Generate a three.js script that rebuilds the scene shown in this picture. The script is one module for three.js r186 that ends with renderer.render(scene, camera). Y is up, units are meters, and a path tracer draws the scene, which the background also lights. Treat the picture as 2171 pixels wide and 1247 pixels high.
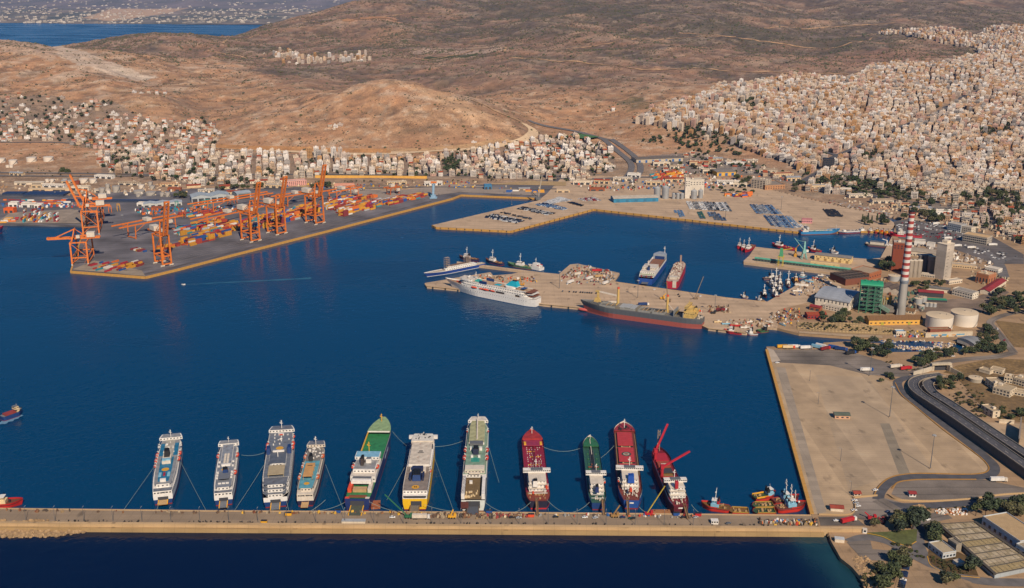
import * as THREE from 'three';
import { mergeGeometries } from 'three/addons/utils/BufferGeometryUtils.js';
import { ImprovedNoise } from 'three/addons/math/ImprovedNoise.js';

// ---------- camera, sky, sun, exposure ----------
const W = 2171,HH = 1247,FOC = 2192,PITCH = 16.83 * Math.PI / 180,EYE = 400;
const scene = new THREE.Scene();
const camera = new THREE.PerspectiveCamera(2 * Math.atan(HH / 2 / FOC) * 180 / Math.PI,W / HH,5,60000);
camera.position.set(0,EYE,0);
camera.rotation.set(-PITCH,0,0);
const renderer = new THREE.WebGLRenderer({ antialias: true });
renderer.setSize(1024,588);
renderer.toneMapping = THREE.LinearToneMapping;
renderer.toneMappingExposure = 1.16;
renderer.shadowMap.enabled = true;
{
  const w = 256,h = 128,d = new Float32Array(w * h * 4);
  for (let y = 0;y < h;y++) for (let x = 0;x < w;x++) {
    const el = ((y + 0.5) / h - 0.5) * Math.PI,s = Math.max(0,Math.sin(el)),k = Math.pow(1 - s,3.2),i = (y * w + x) * 4;
    d[i] = 0.016 + 0.03 * k;d[i + 1] = 0.07 + 0.16 * k;d[i + 2] = 0.21 + 0.22 * k;d[i + 3] = 1;
  }
  const sky = new THREE.DataTexture(d,w,h,THREE.RGBAFormat,THREE.FloatType);
  sky.mapping = THREE.EquirectangularReflectionMapping;sky.magFilter = THREE.LinearFilter;sky.needsUpdate = true;
  scene.background = sky;scene.environment = sky;
}
const SUNDIR = new THREE.Vector3(0.262,0.616,0.743).normalize();
const sun = new THREE.DirectionalLight(new THREE.Color().setRGB(1,0.84,0.66),5);
sun.position.copy(SUNDIR).multiplyScalar(4000).add(new THREE.Vector3(0,0,-1500));
sun.target.position.set(0,0,-1500);
sun.castShadow = true;sun.shadow.radius = 1;sun.shadow.mapSize.set(4096,4096);
Object.assign(sun.shadow.camera,{ left: -2500,right: 2500,top: 2500,bottom: -2500,near: 10,far: 12000 });
scene.add(sun,sun.target);
scene.fog = new THREE.FogExp2(new THREE.Color().setRGB(0.40,0.54,1.0),0.000013);

// ---------- helpers ----------
let seed = 1;
const rnd = () => { seed |= 0;seed = seed + 0x6D2B79F5 | 0;let t = Math.imul(seed ^ seed >>> 15,1 | seed);t = t + Math.imul(t ^ t >>> 7,61 | t) ^ t;return ((t ^ t >>> 14) >>> 0) / 4294967296;};
const rr = (a,b) => a + (b - a) * rnd(),pick = (a) => a[Math.floor(rnd() * a.length)];
const noise = new ImprovedNoise();
const n2 = (x,y,z = 0.37) => noise.noise(x,y,z);
const fbm = (x,y,o = 4,z = 0.37) => { let s = 0,a = 0.5;for (let i = 0;i < o;i++) { s += a * n2(x,y,z + i * 7.1);x *= 2.03;y *= 2.03;a *= 0.5;} return s;};
const lerp = (a,b,t) => a + (b - a) * t,clamp = (x,a = 0,b = 1) => Math.min(b,Math.max(a,x)),smooth = (a,b,x) => { const t = clamp((x - a) / (b - a));return t * t * (3 - 2 * t);};
const V = (x,y,z) => new THREE.Vector3(x,y,z);
const cP = Math.cos(PITCH),sP = Math.sin(PITCH);
const GH = 3;                                           // height of the quays above the water
// survey of the photograph: a sight line through (x, y) met with the level plane at height h
const sight = (x,y) => { const u = (x - W / 2) / FOC,v = (y - HH / 2) / FOC;return V(u,-sP - v * cP,-cP + v * sP);};
const G = (x,y,h = GH) => { const d = sight(x,y),t = (h - EYE) / d.y;return V(d.x * t,h,d.z * t);};
const pix = (p) => { const y = p.y - EYE,z = y * -sP + p.z * -cP,up = y * cP - p.z * sP;return [W / 2 + FOC * p.x / z,HH / 2 - FOC * up / z];};
const counts = {};
const numbered = (n) => { const k = counts[n] = (counts[n] ?? -1) + 1;return k ? n + '_' + String(k).padStart(3,'0') : n;};
function tag(o,label,category,group,kind) {
  if (label) o.userData.label = label;if (category) o.userData.category = category;
  if (group) o.userData.group = group;if (kind) o.userData.kind = kind;return o;
}
function thing(name,label,category,p,ry = 0,group) {
  const o = new THREE.Group();o.name = numbered(name);o.position.copy(p);o.rotation.y = ry;scene.add(o);return tag(o,label,category,group);
}
const join = (g) => Array.isArray(g) ? (g = g.flat(9).filter(Boolean),g.length === 1 ? g[0] : mergeGeometries(g)) : g;
function part(parent,name,geo,mat,label) {
  geo = join(geo);if (!geo) return null;
  const m = new THREE.Mesh(geo,mat);m.name = parent === scene ? numbered(name) : name;parent.add(m);if (label) m.userData.label = label;return m;
}
const solo = (name,geo,mat,label,category,group) => tag(part(scene,name,geo,mat),label,category,group);
const struct = (name,geo,mat,label) => tag(part(scene,name,geo,mat),label,null,null,'structure');
const stuff = (name,geo,mat,label,category) => tag(part(scene,name,geo,mat),label,category,null,'stuff');
// geometry: all non-indexed with position, normal and uv (in metres)
function quads(list,uvs) {
  const p = [],n = [],u = [],e1 = V(),e2 = V(),nn = V();
  list.forEach((q,k) => {
    const [a,b,c,d] = q;e1.subVectors(b,a);e2.subVectors(d ?? c,a);nn.crossVectors(e1,e2).normalize();
    const lu = e1.length(),lv = e2.length(),uv = uvs ? uvs[k] : [[0,0],[lu,0],[lu,lv],[0,lv]];
    for (const i of d ? [0,1,2,0,2,3] : [0,1,2]) { p.push(q[i].x,q[i].y,q[i].z);n.push(nn.x,nn.y,nn.z);u.push(uv[i][0],uv[i][1]);}
  });
  const g = new THREE.BufferGeometry();
  g.setAttribute('position',new THREE.Float32BufferAttribute(p,3));g.setAttribute('normal',new THREE.Float32BufferAttribute(n,3));g.setAttribute('uv',new THREE.Float32BufferAttribute(u,2));
  return g;
}
const xf = (g,x,y,z,ry = 0) => { if (ry) g.rotateY(ry);return g.translate(x,y,z);};
// box standing on y, centred on x and z
function box(w,h,d,x = 0,y = 0,z = 0,ry = 0,taper = 1) {
  const a = w / 2,c = d / 2,at = a * taper,ct = c * taper;
  const g = quads([[V(-a,0,c),V(a,0,c),V(at,h,ct),V(-at,h,ct)],[V(a,0,-c),V(-a,0,-c),V(-at,h,-ct),V(at,h,-ct)],[V(a,0,c),V(a,0,-c),V(at,h,-ct),V(at,h,ct)],
    [V(-a,0,-c),V(-a,0,c),V(-at,h,ct),V(-at,h,-ct)],[V(-at,h,ct),V(at,h,ct),V(at,h,-ct),V(-at,h,-ct)],[V(-a,0,-c),V(a,0,-c),V(a,0,c),V(-a,0,c)]]);
  return xf(g,x,y,z,ry);
}
const cyl = (r0,r1,h,seg,x = 0,y = 0,z = 0) => new THREE.CylinderGeometry(r1,r0,h,seg).toNonIndexed().translate(x,y + h / 2,z);
const ball = (r,x,y,z,sx = 1,sy = 1,sz = 1,d = 8) => new THREE.SphereGeometry(r,d,Math.max(4,d - 2)).toNonIndexed().scale(sx,sy,sz).translate(x,y,z);
const _m = new THREE.Matrix4(),_q = new THREE.Quaternion(),UPV = V(0,1,0);
// square bar (or round, seg > 0) from a to b
function beam(a,b,w,d = w,seg = 0) {
  const L = a.distanceTo(b),g = seg ? cyl(w / 2,d / 2,L,seg) : box(w,L,d);const dir = b.clone().sub(a).normalize();
  if (Math.abs(dir.y) < 0.999) { const x = V().crossVectors(UPV,dir).normalize(),z = V().crossVectors(x,dir);_m.makeBasis(x,dir,z);} else { _q.setFromUnitVectors(UPV,dir);_m.makeRotationFromQuaternion(_q);}
  return g.applyMatrix4(_m).translate(a.x,a.y,a.z);
}
// prism over an outline of [x, z] points, from y0 up to y1
function prism(pts,y0,y1) {
  const s = new THREE.Shape(pts.map(([x,z]) => new THREE.Vector2(x,-z)));
  const g = new THREE.ExtrudeGeometry(s,{ depth: y1 - y0,bevelEnabled: false });g.rotateX(-Math.PI / 2).translate(0,y0,0);
  return g.index ? g.toNonIndexed() : g;
}
// gable roof over w (x) by d (z), ridge along x, standing on y
function gable(w,d,h,y,over = 0.4,t = 0.25) {
  const a = w / 2 + over,c = d / 2 + over,k = over * h / (d / 2),lo = y - k,A = (x,yy,z) => V(x,yy,z);
  const top = [[A(-a,lo + t,c),A(a,lo + t,c),A(a,y + h + t,0),A(-a,y + h + t,0)],[A(a,lo + t,-c),A(-a,lo + t,-c),A(-a,y + h + t,0),A(a,y + h + t,0)]];
  const rim = [[A(-a,lo,c),A(a,lo,c),A(a,lo + t,c),A(-a,lo + t,c)],[A(a,lo,-c),A(-a,lo,-c),A(-a,lo + t,-c),A(a,lo + t,-c)]];
  const ends = [];
  for (const s of [-1,1]) for (const e of [-1,1]) ends.push([A(s * a,lo,e * c),A(s * a,y + h,0),A(s * a,y + h + t,0),A(s * a,lo + t,e * c)]);
  return quads([...top,...rim,...ends]);
}
const gableEnds = (w,d,h,y) => quads([-1,1].map((s) => s > 0 ? [V(w / 2,y,d / 2),V(w / 2,y,-d / 2),V(w / 2,y + h,0)] : [V(-w / 2,y,-d / 2),V(-w / 2,y,d / 2),V(-w / 2,y + h,0)]));
// ribbon of a given width along points
function ribbon(pts,width,lift = 0,side = 0) {
  const L = [],R = [];
  pts.forEach((p,i) => {
    const a = pts[Math.max(0,i - 1)],b = pts[Math.min(pts.length - 1,i + 1)],dx = b.x - a.x,dz = b.z - a.z,l = Math.hypot(dx,dz) || 1,w = typeof width === 'function' ? width(i / (pts.length - 1)) : width;
    const nx = -dz / l * w / 2,nz = dx / l * w / 2,ox = -dz / l * side,oz = dx / l * side;
    L.push(V(p.x - nx + ox,p.y + lift,p.z - nz + oz));R.push(V(p.x + nx + ox,p.y + lift,p.z + nz + oz));
  });
  const q = [],uv = [];let s = 0;
  for (let i = 0;i < pts.length - 1;i++) {
    const w = L[i].distanceTo(R[i]),e = s + pts[i].distanceTo(pts[i + 1]);
    q.push([R[i],R[i + 1],L[i + 1],L[i]]);uv.push([[s,w],[e,w],[e,0],[s,0]]);s = e;
  }
  return quads(q,uv);
}
const spline = (pts,n) => new THREE.CatmullRomCurve3(pts,false,'centripetal').getPoints(n);
const inside = (poly,x,z) => { let c = false;for (let i = 0,j = poly.length - 1;i < poly.length;j = i++) { const [xi,zi] = poly[i],[xj,zj] = poly[j];if ((zi > z) !== (zj > z) && x < (xj - xi) * (z - zi) / (zj - zi) + xi) c = !c;} return c;};

// ---------- textures and materials ----------
function tex(size,metres,fn,data) {
  const d = new Uint8Array(size * size * 4);
  for (let y = 0;y < size;y++) for (let x = 0;x < size;x++) { const c = fn(x / size,y / size),i = (y * size + x) * 4;d[i] = clamp(c[0]) * 255;d[i + 1] = clamp(c[1]) * 255;d[i + 2] = clamp(c[2]) * 255;d[i + 3] = 255;}
  const t = new THREE.DataTexture(d,size,size);t.wrapS = t.wrapT = THREE.RepeatWrapping;t.magFilter = THREE.LinearFilter;t.minFilter = THREE.LinearMipmapLinearFilter;
  if (!data) t.colorSpace = THREE.SRGBColorSpace;t.repeat.set(1 / metres,1 / metres);t.needsUpdate = true;return t;
}
// noise that tiles on the unit square
const tn = (u,v,f,z = 0) => { const a = n2(u * f,v * f,z),b = n2((u - 1) * f,v * f,z),c = n2(u * f,(v - 1) * f,z),d = n2((u - 1) * f,(v - 1) * f,z);return lerp(lerp(a,b,u),lerp(c,d,u),v);};
const tf = (u,v,f,o = 4,z = 0) => { let s = 0,a = 0.55;for (let i = 0;i < o;i++) { s += a * tn(u,v,f,z + i * 3.3);f *= 2;a *= 0.55;} return s;};
const grey = (x) => [x,x,x];
const T = {
  grime: tex(256,24,(u,v) => { const k = 0.93 + 0.16 * tf(u,v,6,4) + 0.1 * tn(u * 1,v,30,9);return [k,k * 0.99,k * 0.975];}),
  concrete: tex(1024,160,(u,v) => {
    let k = 0.88 + 0.22 * tf(u,v,5,6) + 0.05 * tn(u,v,200,2);
    const st = smooth(0.16,0.5,tf(u,v,7,4,20));k -= 0.3 * st;k -= 0.22 * smooth(0.22,0.42,tf(u,v * 0.4,16,3,24));
    const gx = (u * 20) % 1,gy = (v * 20) % 1;if (gx < 0.035 || gy < 0.035) k *= 0.9;
    k *= 0.97 + 0.06 * (Math.sin(Math.floor(u * 20) * 12.9 + Math.floor(v * 20) * 78.2) * 0.5 + 0.5);
    return [k,k * 0.985,k * 0.965];
  }),
  slabs: tex(1024,96,(u,v) => {
    let k = 0.9 + 0.26 * tf(u,v,4,6,40);k -= 0.22 * smooth(0.14,0.45,tf(u,v * 0.5,8,4,60));k -= 0.2 * smooth(0.3,0.5,tf(u * 0.5,v,12,3,66));
    const gy = (v * 24) % 1;if (gy < 0.06) k *= 0.88;k *= 0.96 + 0.08 * Math.abs(Math.sin(Math.floor(v * 24) * 37.7 + Math.floor(u * 6) * 11.3));
    return [k,k * 0.985,k * 0.96];
  }),
  asphalt: tex(1024,180,(u,v) => {
    let k = 0.78 + 0.5 * tf(u,v,4,6,80) + 0.08 * tn(u,v,150,3);const w = tf(u,v,3,3,90);
    const line = Math.abs(((v + w * 0.02) * 14) % 1 - 0.5);if (line < 0.06) k *= 0.86;return [k * 1.0,k * 0.985,k * 0.98];
  }),
  road: tex(256,40,(u,v) => grey(0.86 + 0.2 * tf(u,v,6,4,33) + 0.06 * tn(u,v,60,1))),
  soil: tex(1024,260,(u,v) => {
    const a = tf(u,v,9,6,10),b = tn(u,v,120,5),c = tf(u,v,60,3,15);let k = 0.8 + 0.35 * a + 0.22 * b * 0.5 + 0.35 * c;
    const rock = smooth(0.2,0.42,c + 0.3 * a);return [k + 0.22 * rock,k + 0.2 * rock,k + 0.2 * rock];
  }),
  hull: tex(512,30,(u,v) => { const s = tf(u,v * 0.25,26,3,12),st = smooth(0.12,0.5,s) * (0.6 + 0.6 * tn(u,v,5,2)),k = 0.92 + 0.16 * tf(u,v,5,4,17);return [k - 0.12 * st,k - 0.26 * st,k - 0.36 * st];}),
  worn: tex(512,26,(u,v) => { const k = 0.9 + 0.3 * tf(u,v,6,5,27),r = smooth(0.14,0.4,tf(u,v,9,4,47));return [k - 0.06 * r,k - 0.17 * r,k - 0.22 * r];}),
  roof: tex(256,30,(u,v) => { let k = 0.88 + 0.24 * tf(u,v,5,4,50);if ((u * 30) % 1 < 0.14) k *= 0.86;return [k,k,k];}),
  tiles: tex(256,8,(u,v) => { let k = 0.85 + 0.25 * tf(u,v,5,4,70);if ((u * 24) % 1 < 0.25) k *= 0.8;if ((v * 16) % 1 < 0.15) k *= 0.82;return grey(k);}),
  brick: tex(256,6,(u,v) => { let k = 0.85 + 0.3 * tf(u,v,8,4,71);const row = Math.floor(v * 24),gx = (u * 12 + row % 2 * 0.5) % 1;if ((v * 24) % 1 < 0.14 || gx < 0.06) k *= 1.12;return grey(k);}),
  gusts: tex(512,1700,(u,v) => grey(0.42 + 0.5 * smooth(-0.3,0.4,tf(u,v * 2,4,5,37))),true),
  waves: tex(1024,420,(u,v) => { const w = tf(u,v,7,3,3) * 0.7,x = tn(u,v,34,5) * 0.5 + tn(u,v,75,8) * 0.42 + tn(u,v,160,11) * 0.3;return grey(0.5 + 0.35 * (x + 0.35 * w));},true),
};
const mats = {};
function mat(r,g,b,rough = 0.75,opt = {}) {
  const key = [r,g,b,rough,opt.map?.uuid,opt.metalness,opt.vertexColors,opt.key].join();
  if (mats[key]) return mats[key];
  delete opt.key;
  const m = new THREE.MeshStandardMaterial({ roughness: rough,...opt });m.color.setRGB(r,g,b);return mats[key] = m;
}
const hex = (h,rough = 0.7,map = T.grime,opt = {}) => { const c = new THREE.Color(h);return mat(c.r,c.g,c.b,rough,{ map,...opt });};
const PAINT = (h) => hex(h,0.55);
const C = {
  white: PAINT('#dcdad6'),offwhite: PAINT('#cfc6b8'),cream: PAINT('#d9c39a'),navy: PAINT('#16386f'),blue: PAINT('#1f4f96'),dark: PAINT('#26282c'),black: hex('#121316',0.6),red: PAINT('#b3262c'),darkred: PAINT('#7c2226'),
  crimson: PAINT('#9c2338'),orange: PAINT('#d8642a'),life: PAINT('#d8502e'),yellow: PAINT('#dba42c'),green: PAINT('#3d6f49'),palegreen: PAINT('#8f9a72'),teal: PAINT('#3f8f86'),sky: PAINT('#7fb2cc'),turq: PAINT('#1aa3bd'),grey: PAINT('#8b8d8f'),midgrey: PAINT('#63666b'),deckgrey: PAINT('#6a6f78'),rust: hex('#7a4630',0.9),wood: hex('#7d6346',0.9),tan: PAINT('#b3946a'),steel: PAINT('#a3a6a8'),
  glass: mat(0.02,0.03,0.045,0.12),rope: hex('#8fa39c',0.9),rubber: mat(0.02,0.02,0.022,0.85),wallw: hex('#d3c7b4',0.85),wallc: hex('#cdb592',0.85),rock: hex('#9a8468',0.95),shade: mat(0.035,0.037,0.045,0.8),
};

// ---------- terrain ----------
// spot heights: [x, y, distance] off the photograph give a height; [x, y, 0, h] lie on the level h
const SPOT = [
  // port plain
  [-350,470,0,2],[0,470,0,2],[250,470,0,2],[500,450,0,2],[800,440,0,2],[1100,440,0,2],[1400,440,0,2],[1700,470,0,2],[1950,500,0,2],[2300,520,0,2],[2600,520,0,2],
  [-350,400,0,5],[0,402,0,4],[250,400,0,4],[450,402,0,3],[700,395,0,3],[950,396,0,3],[1200,400,0,2],[1400,395,0,2.5],[1600,400,0,3],[1750,420,0,4],[2000,450,0,5],[2300,460,0,7],
  [1000,375,0,5],[1200,372,0,4],[1400,365,0,4],[1550,365,0,5],[300,372,0,8],[600,372,0,7],[800,372,0,7],
  // left town and hill
  [-300,345,0,14],[0,345,0,12],[150,350,0,12],[-300,300,0,32],[0,300,0,28],[200,318,0,20],[380,330,0,16],[550,340,0,13],[750,335,0,13],[950,335,0,13],[1150,335,0,11],
  [-300,250,2760],[0,250,2720],[200,260,2680],[350,270,2640],[430,275,2700],[-300,200,3050],[0,200,3020],[180,210,2950],[290,205,2900],[350,225,2820],[300,235,2780],[440,235,2960],[500,205,3200],[420,190,3250],
  [-300,140,3420],[0,150,3380],[130,130,3500],[260,160,3400],[380,165,3480],[-300,95,3800],[0,90,3820],[100,95,3850],[200,104,3900],[300,122,3950],[420,133,4000],[540,138,4000],
  [-300,100,4500],[0,105,4450],[150,120,4500],[-300,0,-5600,-6],[0,0,-5500,-6],[120,0,-5700,-6],
  // centre hill
  [470,305,0,22],[560,316,0,20],[700,321,0,19],[850,322,0,18],[1000,315,0,18],[1100,303,0,18],[1135,285,0,22],
  [530,255,2700],[600,228,2800],[680,202,2900],[760,181,2920],[820,171,2920],[880,179,2880],[960,208,2800],[1040,245,2700],[1090,270,2620],[700,255,2660],[830,250,2640],[950,262,2600],
  [640,185,3350],[560,165,3600],[700,160,3700],
  // valley and slopes behind
  [640,0,-3300,78],[720,0,-3280,62],[800,0,-3260,52],[880,0,-3230,48],[960,0,-3150,46],[760,0,-3600,70],[880,0,-3550,62],
  [450,125,4400],[560,130,4450],[640,131,4350],[760,130,4300],[860,120,4400],[950,112,4600],[1050,98,4800],
  [200,100,5000],[260,86,5050],[330,77,5100],[420,84,5150],[470,92,5200],[300,105,4750],[400,112,4700],
  [500,96,5300],[560,72,5700],[640,45,6100],[720,20,6400],[800,5,6600],[860,8,6700],[930,6,7000],[640,90,5200],[760,70,5400],[820,45,5800],[700,100,4900],[880,70,5400],
  [330,0,-6100,-8],[480,0,-6700,-8],[620,0,-7400,-8],[800,0,-8000,0],[900,0,-8200,60],
  [1000,150,3700],[1000,125,4100],[1100,215,3050],[1130,255,2800],[1180,262,2800],[1250,235,2950],[1330,225,3000],[1180,285,0,24],[1280,280,0,24],[1350,255,2780],
  [1100,150,3700],[1100,105,4500],[1100,60,5300],[1100,20,6300],[1000,60,5600],[1000,15,6900],[1000,-35,8200],[1200,-50,8200],[1400,200,3150],[1250,170,3550],[1400,150,3650],[1300,110,4300],[1500,110,4200],[1300,60,5200],[1500,60,5200],[1400,20,6300],[1600,20,6500],[1450,-50,8000],[1700,-50,8300],
  [1650,130,4000],[1600,165,3600],[1600,85,4900],[1750,100,4800],[1750,60,5800],
  // right city and the hills above it
  [1420,250,2760],[1500,300,0,22],[1650,350,0,10],[1500,200,3200],[1600,240,2850],[1700,300,0,24],[1850,340,0,18],[2000,380,0,12],[2200,400,0,14],[2450,420,0,14],
  [1700,180,3450],[1750,240,2900],[1900,260,2780],[2050,300,0,32],[2200,320,0,30],[2450,330,0,32],[1850,160,3700],[1900,200,3250],[2050,220,3080],[2200,240,2950],[2450,250,2900],[2050,150,3800],[2200,170,3600],[2450,170,3600],
  [1800,130,4250],[1950,115,4500],[2080,130,4150],[2200,110,4600],[2450,110,4600],[1850,90,5000],[2000,90,5100],[1900,70,5500],[2050,75,5500],[2171,85,5300],[1800,40,6400],[1900,12,6900],[1980,25,6700],[2100,60,6000],[2200,60,6200],[2450,60,6200],[1700,20,7200],[2000,-10,8600],[2171,-15,8600],[2450,-20,8600],
];
const UV2 = (x,z) => { const d = Math.max(400,-z);return [x / d * FOC / 220,Math.log(d) * 6.5];};
const spots = SPOT.map(([x,y,d,h]) => {
  let p;if (d === 0) p = G(x,y,h);else if (d < 0) p = V((x - W / 2) / FOC * -d,h,d);else { const s = sight(x,y),t = d / -s.z;p = V(s.x * t,EYE + s.y * t,-d);}
  return [...UV2(p.x,p.z),p.y];
});
const phi = (a,b) => { const r2 = a * a + b * b;return r2 < 1e-9 ? 0 : 0.5 * r2 * Math.log(r2);};
const RBF = (() => {
  const n = spots.length,N = n + 3,A = Array.from({ length: N },() => new Float64Array(N + 1));
  for (let i = 0;i < n;i++) {
    for (let j = 0;j < n;j++) A[i][j] = phi(spots[i][0] - spots[j][0],spots[i][1] - spots[j][1]);
    A[i][i] += 0.012;A[i][n] = A[n][i] = 1;A[i][n + 1] = A[n + 1][i] = spots[i][0];A[i][n + 2] = A[n + 2][i] = spots[i][1];A[i][N] = spots[i][2];
  }
  for (let c = 0;c < N;c++) {
    let p = c;for (let r = c + 1;r < N;r++) if (Math.abs(A[r][c]) > Math.abs(A[p][c])) p = r;
    [A[c],A[p]] = [A[p],A[c]];
    for (let r = c + 1;r < N;r++) { const k = A[r][c] / A[c][c];if (k) for (let q = c;q <= N;q++) A[r][q] -= k * A[c][q];}
  }
  const w = new Float64Array(N);
  for (let c = N - 1;c >= 0;c--) { let s = A[c][N];for (let q = c + 1;q < N;q++) s -= A[c][q] * w[q];w[c] = s / A[c][c];}
  return w;
})();
function base(x,z) {
  const [u,v] = UV2(x,z),n = spots.length;let s = RBF[n] + RBF[n + 1] * u + RBF[n + 2] * v;
  for (let i = 0;i < n;i++) { const a = u - spots[i][0],b = v - spots[i][1],r2 = a * a + b * b;if (r2 > 1e-9) s += RBF[i] * 0.5 * r2 * Math.log(r2);}
  return s;
}
function rough(x,z,h) {                                   // gullies and knolls, stronger on high ground
  const k = smooth(14,70,h),d = -z,wx = x + 60 * fbm(x / 240,z / 240,2,5),wz = z + 60 * fbm(x / 240,z / 240,2,9);
  const ridge = 1 - Math.abs(n2(wx / 330,wz / 330,2.2)) * 2,r2 = 1 - Math.abs(n2(wx / 130,wz / 130,4.2)) * 2;
  const bigR = 1 - Math.abs(n2(wx / 1050,wz / 1050,8.2)) * 2;return k * ((bigR - 0.45) * 48 * smooth(3200,4600,d) + (ridge - 0.5) * lerp(12,9,smooth(3000,4500,d)) + (r2 - 0.5) * 4.5 + fbm(x / 75,z / 75,4) * 9 + fbm(x / 20,z / 20,3) * 3.4);
}
const NU = 640,NV = 430,D0 = 1560,D1 = 9300,U0 = -330,U1 = 2500;
const HF = new Float32Array((NU + 1) * (NV + 1));
for (let j = 0;j <= NV;j++) for (let i = 0;i <= NU;i++) {
  const d = D0 * Math.pow(D1 / D0,j / NV),x = (lerp(U0,U1,i / NU) - W / 2) / FOC * d;let h = base(x,-d);
  if (h < 3.4 && d < 3000) h = -8;h += rough(x,-d,h);HF[j * (NU + 1) + i] = h;
}
// height of the land at a place
function land(x,z) {
  const d = -z;if (d < D0) return GH;
  const fj = clamp(Math.log(d / D0) / Math.log(D1 / D0) * NV,0,NV - 1e-4),fi = clamp(((x / d * FOC + W / 2) - U0) / (U1 - U0) * NU,0,NU - 1e-4),i = Math.floor(fi),j = Math.floor(fj),a = fi - i,b = fj - j,o = j * (NU + 1) + i;
  return Math.max(GH,lerp(lerp(HF[o],HF[o + 1],a),lerp(HF[o + NU + 1],HF[o + NU + 2],a),b));
}
// where a sight line meets the land
function onLand(x,y) {
  const s = sight(x,y);let t0 = 1000;const at = (t) => EYE + s.y * t - land(s.x * t,s.z * t);
  for (let t = 1000;t < 12000;t += 12) { if (at(t) < 0) { let a = t0,b = t;for (let k = 0;k < 14;k++) { const m = (a + b) / 2;at(m) < 0 ? b = m : a = m;} return V(s.x * b,EYE + s.y * b,s.z * b);} t0 = t;}
  return G(x,y);
}
const polyOn = (pts) => pts.map(([x,y]) => { const p = onLand(x,y);return [p.x,p.z];});
const polyAt = (pts,h = GH) => pts.map(([x,y]) => { const p = G(x,y,h);return [p.x,p.z];});
const TOWN = {
  city: polyOn([[1345,262],[1400,232],[1480,212],[1525,185],[1660,165],[1800,170],[1850,140],[2000,135],[2120,118],[2400,60],[2500,440],[2171,440],[2000,425],[1880,418],[1760,412],[1680,402],[1700,372],[1680,350],[1590,320],[1480,290],[1420,275]]),
  upper: polyOn([[1860,72],[1960,66],[2060,80],[2110,60],[2171,55],[2420,30],[2420,110],[2130,128],[2060,100],[1960,84]]),
  leftTown: polyOn([[-200,212],[120,205],[230,215],[330,262],[440,250],[470,285],[455,312],[200,318],[120,300],[-200,300]]),
  belt: polyOn([[1375,330],[1480,322],[1590,345],[1690,372],[1690,392],[1600,372],[1480,368],[1400,372]]),
  lower: polyOn([[1880,424],[2000,430],[2171,445],[2320,445],[2320,545],[2171,520],[2100,492],[2010,472],[1905,448]]),
  strip: polyOn([[205,322],[440,312],[470,322],[700,330],[880,336],[1010,312],[1110,300],[1200,285],[1290,312],[1310,360],[1230,385],[1090,380],[900,376],[700,370],[560,392],[420,395],[300,378],[215,365]]),
  valley: polyOn([[580,112],[620,108],[640,124],[785,116],[785,132],[640,137],[590,132]]),
};
// patches with a ground of their own: quarries, bare rock, fields, old scrub; and golden sunlight painted on a hill flank
const TINTS = [[[[742,50],[765,38],[838,37],[846,50]],0.72,0.40,0.24,0.9],[[[868,112],[930,100],[1072,97],[1078,108],[960,116]],0.58,0.42,0.33,0.85],[[[740,90],[790,58],[870,62],[880,84],[800,98]],0.44,0.25,0.14,0.7],[[[900,124],[1010,114],[1020,119],[910,129]],0.13,0.14,0.06,0.85],[[[110,98],[170,108],[260,140],[330,165],[300,172],[200,148],[120,118]],0.80,0.66,0.52,0.75],[[[0,88],[60,88],[130,112],[110,130],[0,110]],0.70,0.54,0.41,0.5],[[[1000,12],[1250,2],[1420,26],[1300,46],[1080,36]],0.075,0.072,0.05,0.7],[[[1440,60],[1620,58],[1840,80],[1800,98],[1560,84]],0.085,0.08,0.055,0.75],[[[1720,90],[1800,72],[1830,96],[1740,118]],0.09,0.085,0.06,0.6],[[[1690,118],[1900,100],[2060,120],[1900,138],[1740,138]],0.42,0.22,0.14,0.7],[[[880,188],[940,196],[1080,262],[1100,285],[1000,262]],0.74,0.47,0.27,0.6],[[[1300,215],[1350,205],[1400,225],[1340,235]],0.12,0.12,0.05,0.7],[[[470,306],[620,312],[820,318],[830,325],[640,324],[470,316]],0.78,0.50,0.30,0.9]].map(([p,...c]) => [polyOn(p),...c]);
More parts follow.
